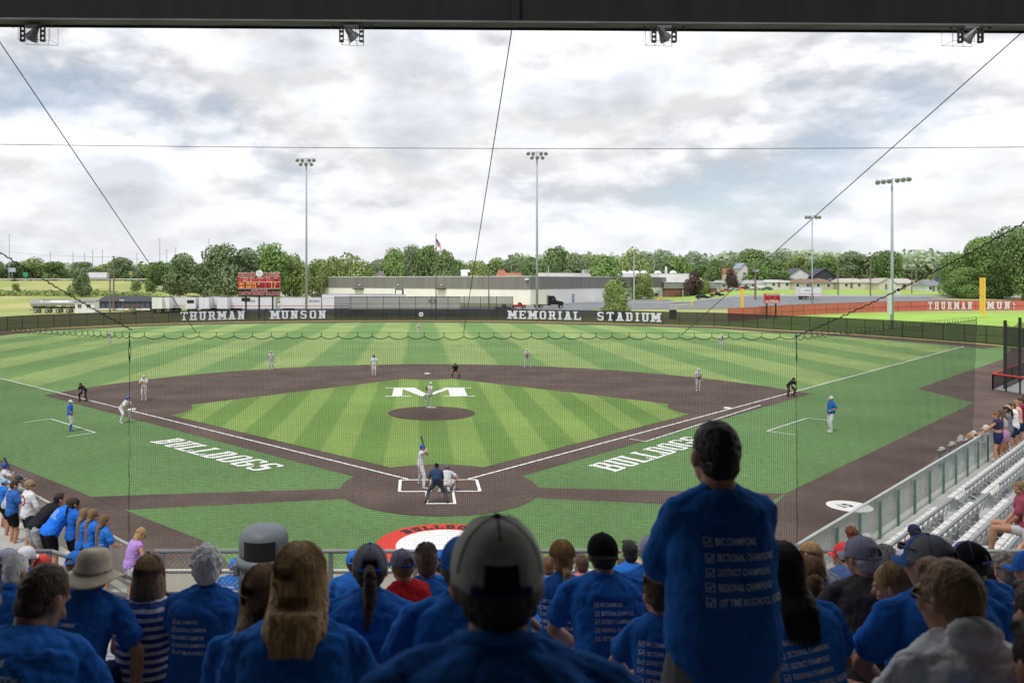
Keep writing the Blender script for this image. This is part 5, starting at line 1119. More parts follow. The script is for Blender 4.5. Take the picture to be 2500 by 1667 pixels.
# benches of the upper rows, broken by people; each a thing
def plank_bench(x0, x1, D, z, lab, grp='aluminium plank benches under the roof'):
    t = thing('bench', lab, 'bench', ((x0 + x1) / 2, D, z - .43), 0, grp); Lb = x1 - x0; b = MB()
    for k in (-1, 0, 1): b.box((0, k * .095, .415), (Lb, .088, .035))
    b.build('seat', M_alu, t, bevel=.006)
    for i in range(max(2, int(Lb / 1.5) + 1)): x = -Lb / 2 + .2 + i * (Lb - .4) / max(1, int(Lb / 1.5)); MB().box((x, 0, .2), (.05, .2, .4)).build('leg', M_galv, t)
    return t
rows = [0.72 + .85 * i for i in range(9)]
names = ['nearest the camera', 'second from the camera', 'third from the camera', 'fourth from the camera', 'fifth from the camera', 'sixth from the camera', 'seventh from the camera', 'eighth, just above the front walkway', 'on the front walkway']
SEATZ = {}
for i, D in enumerate(rows[:8]):
    z = FLZ(D) + .36; plank_bench(-5.6, 8.4, D + .95, z - .30, 'long grooved aluminium bench, row ' + names[i])
# front rails with chain link
RD = 9.9
def rail_run(x0, x1, lab, posts, diag=None):
    t = thing('guard_rail', lab, 'railing', ((x0 + x1) / 2, RD, ZW), 0, 'pipe railings at the front of the stand'); xm = (x0 + x1) / 2; ZT = .93
    b = MB(); b.tube([(x0 - xm, 0, ZT), (x1 - xm, 0, ZT)], .027, 8); b.build('top_rail', M_rail, t, smooth=True)
    b = MB(); b.tube([(x0 - xm, 0, ZT - .255), (x1 - xm, 0, ZT - .255)], .02, 8); b.build('mid_rail', M_rail, t, smooth=True)
    b = MB(); b.box((0, .05, .36), (x1 - x0, .05, .09)); b.build('lower_rail', M_black, t)
    b = MB(); chainlink(b, V((x0 - xm, .03, 0)), V((x1 - xm, .03, 0)), .08, ZT - .02, .062, .0022); b.build('chain_link', M_wire, t)
    for x in posts: MB().box((x - xm, 0, ZT / 2 - .2), (.055, .05, ZT + .35)).build('post', M_rail, t)
    if diag:
        b = MB()
        for dz in (0, -.28): b.tube([(diag - xm, 0, ZT + dz), (diag - xm + .9 * (1 if diag == x1 else -1), .9, ZT - .75 + dz)], .027, 8)
        b.build('stair_handrail', M_rail, t, smooth=True)
xa = lambda px: (px * Q - CX) / FPX * RD
rail_run(xa(355), xa(1938), 'long grey pipe railing with chain link across the front of the stand', [xa(p) for p in (373, 566, 760, 953, 1147, 1325, 1520, 1715, 1930)], xa(1938))
rail_run(xa(2168), xa(2560), 'grey pipe railing at the right end of the front walkway', [xa(p) for p in (2175, 2330, 2500)])
rail_run(xa(-160), xa(118), 'grey pipe railing at the left end of the front walkway', [xa(p) for p in (-150, -10, 112)], xa(118))
# trash can
tcn = thing('litter_bin', 'large grey domed litter bin standing against the front railing', 'litter bin', (P(606 * Q, 1205 * Q, 9.25).x, 9.25, ZW)); zt = H - (1205 * Q - CY) / FPX * 9.25 - ZW
M_bin = mat('bin_plastic', (.12, .14, .155), .5, var=.06, vscale=6)
k_ = 9.25 / FPX * Q; rB = 56.5 * k_
b = MB(); b.tube([(0, 0, .02), (0, 0, zt - .56), (0, 0, zt - .44)], [rB * .84, rB * .96, rB * .99], 28)
for i in range(28): a = i * math.pi / 14; b.bar((rB * .93 * math.cos(a), rB * .93 * math.sin(a), .1), (rB * .975 * math.cos(a), rB * .975 * math.sin(a), zt - .56), .02, .012)
b.build('drum', M_bin, tcn, smooth=False, bevel=.005)
b = MB(); b.tube([(0, 0, zt - .44), (0, 0, zt - .38), (0, 0, zt - .36), (0, 0, zt - .33)], [rB * 1.08, rB * 1.12, rB * 1.06, rB * .98], 36)
pr = [(zt - .35, .98), (zt - .28, 1.0), (zt - .16, .99), (zt - .12, .97), (zt - .06, .88), (zt - .025, .68), (zt - .005, .40), (zt + .002, .02)]
b.tube([(0, 0, z) for z, r_ in pr], [rB * r_ for z, r_ in pr], 36); b.build('dome_lid', M_bin, tcn, smooth=True)
b = MB(); w0 = .33
vs = []
for j in range(9):
    a = R(-90 - 38 + j * 9.5)
    for z in (zt - .325, zt - .12): vs.append(V((rB * 1.015 * math.cos(a), rB * 1.015 * math.sin(a), z)))
b.add(vs, [(2 * j, 2 * j + 2, 2 * j + 3, 2 * j + 1) for j in range(8)]); b.build('flap', M_black, tcn)
b = MB()
for s in (-1, 1): b.box((s * rB * 1.08, 0, zt - .50), (.07, .16, .14))
b.build('handles', M_bin, tcn, bevel=.02)
# roof: beam, unseen ceiling, added shade walls, columns
bz0 = 3.215 + H; BL = V((-12, 9.72, 0)); BR = V((16, 10.27, 0)); dB = (BR - BL).normalized(); nB = V((-dB.y, dB.x, 0))
rb = thing('roof_beam', 'dark steel roof beam with a paler lower flange across the top of the view', 'beam', (1, 9.9, bz0))
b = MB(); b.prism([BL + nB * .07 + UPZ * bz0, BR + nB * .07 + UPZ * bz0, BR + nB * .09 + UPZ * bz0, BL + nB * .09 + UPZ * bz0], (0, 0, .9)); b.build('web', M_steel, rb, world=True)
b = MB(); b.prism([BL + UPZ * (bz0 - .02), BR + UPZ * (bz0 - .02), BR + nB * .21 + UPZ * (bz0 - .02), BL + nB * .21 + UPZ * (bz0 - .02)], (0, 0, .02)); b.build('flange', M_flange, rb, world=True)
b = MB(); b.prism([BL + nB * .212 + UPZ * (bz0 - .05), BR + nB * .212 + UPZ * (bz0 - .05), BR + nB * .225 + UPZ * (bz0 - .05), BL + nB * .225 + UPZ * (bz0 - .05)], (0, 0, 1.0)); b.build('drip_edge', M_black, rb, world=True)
x_ = (1259 - CX) / FPX * 9.95; MB().box((x_, 9.95 + .06, bz0 + .45), (.10, .06, .9)).build('splice_plate', M_steel, rb, world=True)
b = MB(); b.prism([V((-12, 4.95, H + 3.93)), V((16, 4.95, H + 3.93)), V((16, -4.2, H + 3.2)), V((-12, -4.2, H + 3.2))], (0, 0, .15)); b.bar((-11, 4.8, H + 4.0), (-11, 9.8, bz0 + .8), .15, .3); b.bar((15, 4.8, H + 4.0), (15, 10.2, bz0 + .8), .15, .3); o = b.build('roof', plain((.08, .08, .08))); struct(o)  # unseen roof, ended short of the beam to let skylight onto the middle rows
b = MB(); b.box((2, -4.3, H + .3), (28, .2, 8)).box((-11.5, .6, H + .3), (.2, 9.6, 8)).box((15.6, .6, H + .3), (.2, 9.6, 8)); o = b.build('shade_walls', plain((.035, .035, .035))); struct(o)  # unseen rear and side walls, added to keep the nearest backs dark

for i, (px, mir, lab) in enumerate(((73, 1, 'caged floodlight under the roof beam, at the far left'), (857, -1, 'caged floodlight under the roof beam, second from the left'), (1625, -1, 'caged floodlight under the roof beam, second from the right'), (2378, 1, 'caged floodlight under the roof beam, at the far right'))):
    D = 9.93 + .02 * i; x = (px - CX) / FPX * D; t = thing('caged_floodlight', lab, 'floodlight', (x, D + .07, bz0 - .05), 0, 'caged floodlights under the roof beam')
    for s in (-1, 1):
        b = MB(); xx = s * .125; b.box((xx - .024, 0, -.10), (.010, .035, .20)); b.box((xx + .024, 0, -.10), (.010, .035, .20))
        for z in (-.012, -.07, -.128, -.19): b.box((xx, 0, z), (.038, .034, .022))
        b.build('slotted_bracket', M_black, t)
    q = V((.02 * mir, .0, -.08)); b = MB(); dr = V((-.5 * mir, .3, -.6)).normalized(); b.tube([q - dr * .06, q + dr * .02, q + dr * .10], [.035, .05, .085], 14); b.box((.0, 0, -.012), (.17, .08, .03)); b.build('lamp_head', plain((.16, .16, .17), .4, .3), t)
    b = MB(); x0, x1 = (-.13, .26) if mir == 1 and i == 0 else ((-.13, .14) if i == 1 else ((-.20, .13) if i == 2 else (-.28, .10)))
    for y in (-.10, .12):
        b.tube([(x0, y, 0), (x0, y, -.20), (x1, y, -.215), (x1, y, 0)], .0032, 4)
    for u in (0, .35, .7, 1): xx = x0 + (x1 - x0) * u; b.tube([(xx, -.10, 0), (xx, -.10, -.205), (xx, .12, -.205), (xx, .12, 0)], .0028, 4)
    b.build('wire_guard', M_black, t)
    for s in (-1, 1): MB().tube([(s * .245, 0, .0), (s * .245, 0, -.03)], [.02, .008], 6).build('bolt', M_black, t)
# side seats on the right: rows of white planks with tubular backs and loops
M_seat = mat('seat_plank', (.60, .60, .58), .6, var=.1, vscale=3, bump=.1)
def seat_row(off, t0, t1, z, lab, back=True):
    A = NR0 + dR * t0 + nRi * off; B = NR0 + dR * t1 + nRi * off; Ls = (B - A).length
    t = thing('stadium_bench', lab, 'bench', (A.x, A.y, z), math.atan2(dR.y, dR.x), 'white benches with tubular backs on the right')
    b = MB(); b.box((Ls / 2, .07, .40), (Ls, .13, .05)).box((Ls / 2, -.08, .40), (Ls, .13, .05)); b.build('seat', M_seat, t, bevel=.01)
    b = MB(); b.bar((0, -.30, .72), (Ls, -.30, .72), .06, .05); b.build('back_rail', M_rail, t)
    n = int(Ls / .46); 
    for i in range(min(n, 60) + 1):
        x = .05 + i * .46
        if x > Ls - .02: break
        MB().tube([(x, -.30, .72), (x, -.27, .55), (x, -.22, .34), (x, -.10, .36)], .018, 6).build('bracket', M_alu, t, smooth=True)
        if i % 1 == 0: MB().tube([(x + .08, -.14, .42), (x + .08, -.10, .56), (x + .2, .05, .60), (x + .32, -.10, .56), (x + .32, -.14, .42)], .008, 5).build('arm_loop', M_alu, t, smooth=True)
    for i in range(int(Ls / 2) + 1): MB().box((min(.2 + i * 2, Ls - .1), 0, .19), (.06, .2, .38)).build('leg', M_galv, t)
    return t
for off, t0, t1, z, lab in ((.97, .9, 6.9, 2.06, 'short white bench section lowest on the right, nearest the fence'), (.97, 8.2, 22, 2.06, 'long white bench next to the fence where the girls stand'), (1.67, .9, 7.2, 2.26, 'second white bench section up from the fence, below the aisle'), (1.67, 8.5, 22, 2.26, 'second long white bench up from the fence, beyond the aisle'), (2.38, .8, 7.3, 2.46, 'third white bench up from the fence, with bags beneath'), (3.1, .5, 9.0, 2.66, 'fourth white bench up from the fence at the right edge'), (3.82, .4, 8, 2.86, 'fifth white bench up, cut by the right edge')):
    seat_row(off, t0, t1, z, lab)
for i, (tt, c, lab) in enumerate(((3.9, (.02, .02, .022), 'black folding chair bag under the third bench on the right'), (4.6, (.02, .02, .022), 'second black bag beside the folding chair bag'), (5.3, (.60, .33, .03), 'orange box tucked beside the black bags'))):
    p = NR0 + dR * (tt - .6) + nRi * 2.85; o = MB().box((0, 0, .22), (.28, .35, .44), rx=.15).box((0, .02, .46), (.12, .05, .04)).build('bag' if i < 2 else 'box', plain(c), bevel=.02); o.location = (p.x, p.y, 2.46); o.rotation_euler.z = R(40); tag(o, lab, 'bag' if i < 2 else 'box')
# left wing benches
for off, lab in ((3.0, 'grey bench rail behind the young fans on the left'), (4.2, 'upper grey bench on the left wing at the picture\'s edge')):
    A = NL0 + dL * .8 + nLi * off; t = thing('stadium_bench', lab, 'bench', (A.x, A.y, 2.0 + .2 * (off - 2)), math.atan2(dL.y, dL.x), 'grey benches on the left wing'); Ls = 9
    b = MB(); b.box((Ls / 2, 0, .42), (Ls, .27, .05)); b.build('seat', M_seat, t, bevel=.01); MB().bar((0, .3, .75), (Ls, .3, .75), .06, .05).build('back_rail', M_rail, t)
    for i in range(14): MB().tube([(.3 + i * .6, .3, .75), (.3 + i * .6, .25, .4), (.3 + i * .6, .1, .38)], .018, 6).build('bracket', M_alu, t, smooth=True)
# batting cage at the far right
cg = thing('batting_cage', 'black-posted netted cage with a low red-topped rail at the right edge', 'cage', G(2440, 951))
gp = lambda px, py: G(px, py)
for px, yt, yb in ((2454, 782, 950), (2490, 775, 932)): p = gp(px, yb); MB().bar(p, V((p.x, p.y, H - (yt - CY) / FPX * p.y)), .16, .16).build('post', M_black, cg, world=True)
c1, c2, c3 = gp(2424, 951), gp(2540, 969), gp(2560, 890)
p1 = gp(2454, 950); p2 = gp(2490, 932); b = MB(); zt1 = H - (786 - CY) / FPX * p1.y; zt2 = H - (779 - CY) / FPX * p2.y; p3 = p2 + (p2 - p1) * 1.2
for a, c, z1, z2 in ((p1, p2, zt1, zt2), (p2, p3, zt2, zt2)):
    d = c - a; n_ = 34
    for i in range(n_ + 1):
        q = a + d * i / n_; s = .5 * math.sin(i / n_ * math.pi); b.tube([q, q + UPZ * (z1 + (z2 - z1) * i / n_ - s)], .009, 3)
    for j in range(60): z = (z1 - .5) * j / 60 + .1; b.tube([a + UPZ * z, c + UPZ * z], .008, 3)
b.build('net', M_net, cg, world=True)
M_cred = plain((.50, .03, .03))
for a, c in ((c1, c2), (c1, c3)):
    MB().tube([a + UPZ * 1.2, c + UPZ * 1.2], .07, 8).build('rail_cap', M_cred, cg, world=True); MB().add([a, c, c + UPZ * 1.15, a + UPZ * 1.15], [(0, 1, 2, 3)]).build('windscreen', M_screen2, cg, world=True)
    for i in range(4): q = a + (c - a) * i / 3.4; MB().bar(q, q + UPZ * 1.2, .08, .08).build('post', M_black, cg, world=True)
b = MB(); b.poly([V((q.x, q.y, .02)) for q in (c1, c2, c2 + V((6, 0, 0)), c3 + V((6, 0, 0)), c3)]); struct(b.build('concrete_pad', plain((.62, .62, .62))))
# ================================================================== people
JOBS = []
TXC = bpy.data.textures.new('folds', 'CLOUDS'); TXC.noise_scale = .10; TXC.noise_depth = 3; TXC.noise_type = 'HARD_NOISE'
TXS = bpy.data.textures.new('small_folds', 'CLOUDS'); TXS.noise_scale = .045; TXS.noise_depth = 2
TXH = bpy.data.textures.new('locks', 'CLOUDS'); TXH.noise_scale = .02; TXH.noise_depth = 3
def rm(mb, name, m, parent, vox, disp=0.0, tex=None, sm_=3, after=None):
    o = mb.build(name, m, parent); r = o.modifiers.new('r', 'REMESH'); r.mode = 'VOXEL'; r.voxel_size = vox; r.use_smooth_shade = True
    if sm_: q = o.modifiers.new('s', 'SMOOTH'); q.factor = .5; q.iterations = sm_
    if disp: d = o.modifiers.new('d', 'DISPLACE'); d.texture = tex or TXC; d.texture_coords = 'GLOBAL'; d.strength = disp; d.mid_level = .5 if tex is not TXC else .36
    JOBS.append((o, after)); return o
def bake_jobs():
    dg = bpy.context.evaluated_depsgraph_get(); dg.update()
    res = [(o, bpy.data.meshes.new_from_object(o.evaluated_get(dg)), a) for o, a in JOBS]
    for o, me, a in res:
        old = o.data; o.modifiers.clear(); nm = old.name; o.data = me; bpy.data.meshes.remove(old); me.name = nm
        me.polygons.foreach_set('use_smooth', [True] * len(me.polygons)); me.update()
        if a: a(o)
    JOBS.clear()
def ik(a, c, l1, l2, hint):
    a, c = V(a), V(c); d = c - a; L_ = d.length
    if L_ > (l1 + l2) * .999: c = a + d * ((l1 + l2) * .999 / L_); d = c - a; L_ = d.length
    if L_ < abs(l1 - l2) + .02: L_ = abs(l1 - l2) + .02
    x = (l1 * l1 - l2 * l2 + L_ * L_) / (2 * L_); h = math.sqrt(max(l1 * l1 - x * x, 0)); dn = d.normalized(); hv = V(hint) - dn * V(hint).dot(dn)
    hv = hv.normalized() if hv.length > 1e-4 else V((0, 1, 0)); return a + dn * x + hv * h, c
def rot(v, ax, ang): return Matrix.Rotation(ang, 3, ax) @ V(v)
def pose(pz=.94, px=0.0, py=0.0, lean=4, side=0, tw=0, hy=0, hp=0, hr=0, feet=((-.11, 0, .0), (.11, 0, .0)), kh=((-.2, 1, 0), (.2, 1, 0)), toes=(8, -8), hands=((-.27, .06, .80), (.27, .06, .80)), eh=((-.5, -1, 0), (.5, -1, 0)), sw=.185, tl=1.0, shrug=0.0, slump=0):
    J = {}; pel = V((px, py, pz)); M = Matrix.Rotation(R(side), 3, 'Y') @ Matrix.Rotation(-R(lean), 3, 'X'); M2 = Matrix.Rotation(R(side), 3, 'Y') @ Matrix.Rotation(-R(lean + slump), 3, 'X')
    up = M @ V((0, 0, 1)); fw = M @ V((0, 1, 0)); J['up'] = up; J['fw'] = fw
    J['pel'] = pel; J['mid'] = pel + up * .26 * tl; up2 = M2 @ V((0, 0, 1)); fw2 = M2 @ V((0, 1, 0)); J['neck'] = J['mid'] + up2 * .27 * tl; J['fw2'] = fw2; J['up2'] = up2
    T = Matrix.Rotation(R(tw), 3, up2); lat = T @ (M2 @ V((1, 0, 0))); J['lat'] = lat; J['sfw'] = T @ fw2; J['plat'] = M @ V((1, 0, 0))
    HM = Matrix.Rotation(R(hy), 3, 'Z') @ Matrix.Rotation(R(hr), 3, 'Y') @ Matrix.Rotation(-R(hp), 3, 'X'); J['HM'] = HM
    nd_ = (up2 * .6 + V((0, 0, 1)) * .6 + J['sfw'] * .12).normalized(); J['head'] = J['neck'] + nd_ * .062 + HM @ V((0, .022, .065))
    J['top'] = J['head'] + HM @ V((0, -.01, .128))
    for i, s in enumerate((-1, 1)):
        sh = J['neck'] - up2 * (.066 - shrug) + lat * s * sw; J[f'sh{i}'] = sh
        el, wr = ik(sh, hands[i], .285 * tl ** .3, .255, eh[i]); J[f'el{i}'] = el; J[f'wr{i}'] = wr
        hip = pel + J['plat'] * s * .092 - up * .02; J[f'hip{i}'] = hip; f = V(feet[i]) + V((0, 0, .085)); kn, an = ik(hip, f, .43, .42, kh[i]); J[f'kn{i}'] = kn; J[f'an{i}'] = an
        J[f'toe{i}'] = an + rot((0, .15, 0), 'Z', R(toes[i])) + V((0, 0, -.055 if len(feet[i]) < 4 else feet[i][3]))
    return J
SECS = [(-.34, .158, .112), (-.16, .135, .10), (-.04, .168, .118), (.10, .168, .118), (.28, .150, .102), (.48, .148, .104), (.68, .168, .115), (.84, .180, .116), (.93, .165, .098), (1.0, .105, .075), (1.05, .062, .06)]
def torso_secs(J, inf=0.0, wd=1.0, s0=-.16, s1=1.05, infd=None, loose=0.0):
    o = []; infd = inf if infd is None else infd
    for s, a, c in SECS:
        if s < s0 - .01 or s > s1 + .01: continue
        p = J['pel'].lerp(J['mid'], s * 2) if s < .5 else J['mid'].lerp(J['neck'], (s - .5) * 2)
        t = max(0, min(1, (s - .3) / .4)); ax = J['plat'].lerp(J['lat'], t).normalized(); ay = J['fw'].lerp(J['sfw'], t).normalized()
        k_ = wd if s < .9 else 1 + (wd - 1) * .5; lo = loose * (1 - abs(s - .3)) if s < .8 else 0
        o.append((p, ax, ay, a * k_ + inf + lo, c * (k_ ** 1.3) + infd + lo))
    return o
def hand_mb(b, J, i, vox, curl=.5, sc_=1.0):
    wr, el = J[f'wr{i}'], J[f'el{i}']; d = (wr - el).normalized(); s = -1 if i == 0 else 1
    n = d.cross(J['lat']);  n = n.normalized() if n.length > .15 else V((0, -1, 0)); l = n.cross(d).normalized(); fr = max(.0088, vox * .72)
    pc = wr + d * .045; b.cap(wr - d * .01, wr + d * .03, .027, .030); b.loft([(wr + d * .01, l, n, .026, .017), (wr + d * .05, l, n, .040, .016), (wr + d * .085, l, n, .040, .014)], 10)
    for k in range(4):
        o_ = (k - 1.5) * .0205; base = wr + d * .08 + l * o_; ln1 = (.040, .046, .043, .034)[k]; a = curl * (1 + .12 * k)
        d1 = (d * math.cos(a) - n * math.sin(a)); d2 = (d * math.cos(a * 2.1) - n * math.sin(a * 2.1)); m1 = base + d1 * ln1; b.cap(base, m1, fr, fr * .95, 8); b.cap(m1, m1 + d2 * ln1 * .85, fr * .95, fr * .85, 8)
    tb = wr + d * .03 - l * s * .028; b.cap(tb, tb - l * s * .022 + d * .03 - n * .012, fr * 1.15, fr, 8); b.cap(tb - l * s * .022 + d * .03 - n * .012, tb - l * s * .018 + d * .058 - n * .02, fr, fr * .85, 8)
def body_mb(J, vox, wd=1.0, fem=False, legs=True, curl=(.5, .5), dressed=False):
    b = MB(); u_ = .016 if dressed else 0; b.loft(torso_secs(J, -u_, wd, s1=1.0 if dressed else 1.05), 18); H_ = J['head']; M = J['HM']
    nk = J['neck'] - J['up2'] * .03; b.cap(nk, H_ + M @ V((0, -.025, -.045)), .060 if not fem else .050, .055 if not fem else .046)
    for i in (0, 1):
        b.cap(J['neck'] + J['up2'] * (.02 - u_ * 1.4), J[f'sh{i}'] - J['up2'] * .005, .046 - u_, .052 - u_)
        b.cap(J[f'sh{i}'], J[f'el{i}'], (.052 if not fem else .045) - u_ * .8, .040 if not fem else .035); b.cap(J[f'el{i}'], J[f'el{i}'].lerp(J[f'wr{i}'], .35), .040 if not fem else .034, .041 if not fem else .034); b.cap(J[f'el{i}'].lerp(J[f'wr{i}'], .35), J[f'wr{i}'], .041 if not fem else .034, .026)
        hand_mb(b, J, i, vox, curl[i])
        if legs:
            b.cap(J[f'hip{i}'], J[f'kn{i}'], .088 * wd, .056); b.cap(J[f'kn{i}'], J[f'kn{i}'].lerp(J[f'an{i}'], .35), .056, .057); b.cap(J[f'kn{i}'].lerp(J[f'an{i}'], .35), J[f'an{i}'], .057, .036); b.cap(J[f'an{i}'] + V((0, 0, -.03)), J[f'toe{i}'], .036, .030)
    e = lambda c, r: b.ell(H_ + M @ V(c), r, M, 16, 11)
    e((0, -.012, .022), (.0755, .096, .103)); e((0, .022, -.040), (.060, .068, .078)); e((0, .050, -.085), (.032, .030, .026)); e((0, .078, .030), (.050, .016, .014))
    b.cap(H_ + M @ V((0, .086, .012)), H_ + M @ V((0, .108, -.022)), max(.011, vox * .9), max(.015, vox * .9), 8); e((0, .082, -.055), (.026, .014, .009))
    for s in (-1, 1): e((s * .079, -.008, -.004), (max(.012, vox), .021, .034)); e((s * .036, .066, -.025), (.024, .018, .022))
    return b
def hair_mb(J, style, under=False, hlen=.15):
    b = MB(); H_ = J['head']; M = J['HM']; e = lambda c, r: b.ell(H_ + M @ V(c), r, M, 18, 12); P_ = lambda *c: H_ + M @ V(c); ax = M @ V((1, 0, 0)); ay = M @ V((0, 1, 0)); az = M @ V((0, 0, 1))
    e0 = e
    if under: e0((0, -.028, .012), (.081, .089, .100)); e = lambda c, r: None
    if style == 'buzz': e((0, -.018, .032), (.0785, .096, .100)); e((0, -.045, -.03), (.066, .055, .05))
    elif style == 'short': e((0, -.016, .036), (.083, .100, .105)); e((0, -.05, -.025), (.070, .058, .06)); e((0, .055, .10), (.05, .04, .028))
    elif style == 'curly':
        e((0, -.014, .040), (.090, .108, .110)); e((0, -.05, -.01), (.08, .066, .075)); r = random.Random(3)
        for _ in range(0 if under else 46):
            u = V((r.gauss(0, 1), r.gauss(-.3, 1), abs(r.gauss(.3, .8)))).normalized(); q = V((u.x * .09, u.y * .108 - .014, u.z * .11 + .035)); b.ell(H_ + M @ q, (.02, .02, .02), M, 8, 6)
    elif style == 'bob':
        e((0, -.018, .034), (.092, .110, .108)); b.loft([(P_(0, -.02, .06), ax, ay, .088, .095), (P_(0, -.03, -.03), ax, ay, .105, .095), (P_(0, -.035, -.10), ax, ay, .110, .088), (P_(0, -.04, -.145), ax, ay, .092, .07)], 18)
    elif style in ('long', 'verylong'):
        e((0, -.018, .034), (.088, .108, .108)); L_ = hlen + .13 if style == 'long' else .56; bk = -J['sfw']; dn = -J['up2']; n0 = J['neck']
        b.loft([(P_(0, -.02, .06), ax, ay, .086, .09), (P_(0, -.045, -.04), ax, ay, .100, .075), ((P_(0, -.045, -.04) + n0 + bk * .088 + dn * .03) / 2 + V((0, -.012, 0)), ax, ay, .104, .058), (n0 + bk * .090 + dn * (.03 if style == 'long' else .04), J['lat'], J['sfw'], .108 if style == 'long' else .085, .045), (n0 + bk * .106 + dn * (max(L_ - .15, .10)) * .6, J['lat'], J['sfw'], .092 if style == 'long' else .070, .022), (n0 + bk * .112 + dn * (max(L_ - .15, .10) if style == 'long' else L_ - .11), J['lat'], J['sfw'], .040, .012)], 18)
    elif style in ('pony', 'lowpony', 'bun', 'braid'):
        e((0, -.015, .030), (.081, .101, .104)); e((0, -.045, -.03), (.070, .06, .06))
        if style == 'bun': e((0, -.115, .02), (.045, .04, .042))
        else:
            z0 = .035 if style == 'pony' else -.045; L_ = {'pony': .30, 'lowpony': .22, 'braid': .46}[style]; p0 = P_(0, -.095, z0); p1 = P_(0, -.155, z0 - .02); bk = -J['sfw']
            pts = [p0, p1, p1 + bk * .01 - az * .10, J['neck'] + bk * .15 - J['up2'] * (L_ - .16)]; rs = [.022, .030, .036, .012] if style != 'braid' else [.02, .024, .022, .012]
            for a, c, r0, r1 in zip(pts, pts[1:], rs, rs[1:]): b.cap(a, c, r0, r1)
    return b
def strands(J, style, seed, n=260, hlen=.15):
    """separate locks lying over the hair, root to tip"""
    r = random.Random(seed); b = MB(); H_ = J['head']; M = J['HM']; bk = -J['sfw']
    for _ in range(n):
        a = r.uniform(-2.0, 2.0); s_ = math.sin(a); c_ = -math.cos(a); off = r.uniform(1.0, 1.05); pts = []
        part = r.uniform(-.2, .2)
        for t in (.08, .28, .5, .75, 1.0):
            th = t * math.pi * .5; q = V((s_ * .090 * math.sin(th) + part * .03 * (1 - t), c_ * .110 * math.sin(th) - .018, .034 + .110 * math.cos(th))) * off; pts.append(H_ + M @ q)
        wv = r.uniform(-.02, .02)
        if style in ('long', 'verylong', 'bob'):
            L_ = {'long': hlen + .11, 'verylong': .52, 'bob': .10}[style] * r.uniform(.55, 1.2); last = pts[-1]; tx = (last - H_).dot(J['lat'])
            if style == 'bob':
                for t in (.5, 1): pts.append(last + V((0, 0, -.14 * t)) + J['lat'] * (tx * .12 * t) + bk * .004 * t)
            else:
                if c_ > .25: continue
                for t in (.15, .3, .45, .6, .8, 1.0):
                    tgt = J['neck'] + bk * (.118 + .030 * (1 - abs(s_)) + .02 * t + r.uniform(0, .010)) + J['lat'] * (tx * 1.2 * (1 - .55 * t) + wv * t) - J['up2'] * (L_ * t - .09); base_ = last + V((0, 0, -.28 * t)); w__ = min(1, t * 1.25); pts.append(base_.lerp(tgt, w__ * w__ * (3 - 2 * w__)))
        elif style in ('short', 'curly', 'buzz'):
            pts = [H_ + (p - H_) * .985 + V((r.uniform(-.003, .003), r.uniform(-.003, .003), r.uniform(-.003, .003))) for p in pts[:4]]
            k0 = r.randrange(0, 3); pts = pts[k0:k0 + 2]
        w_ = r.uniform(.0012, .0030); b.tube(pts, [w_] * (len(pts) - 1) + [.0006], 4, cap=False)
    return b
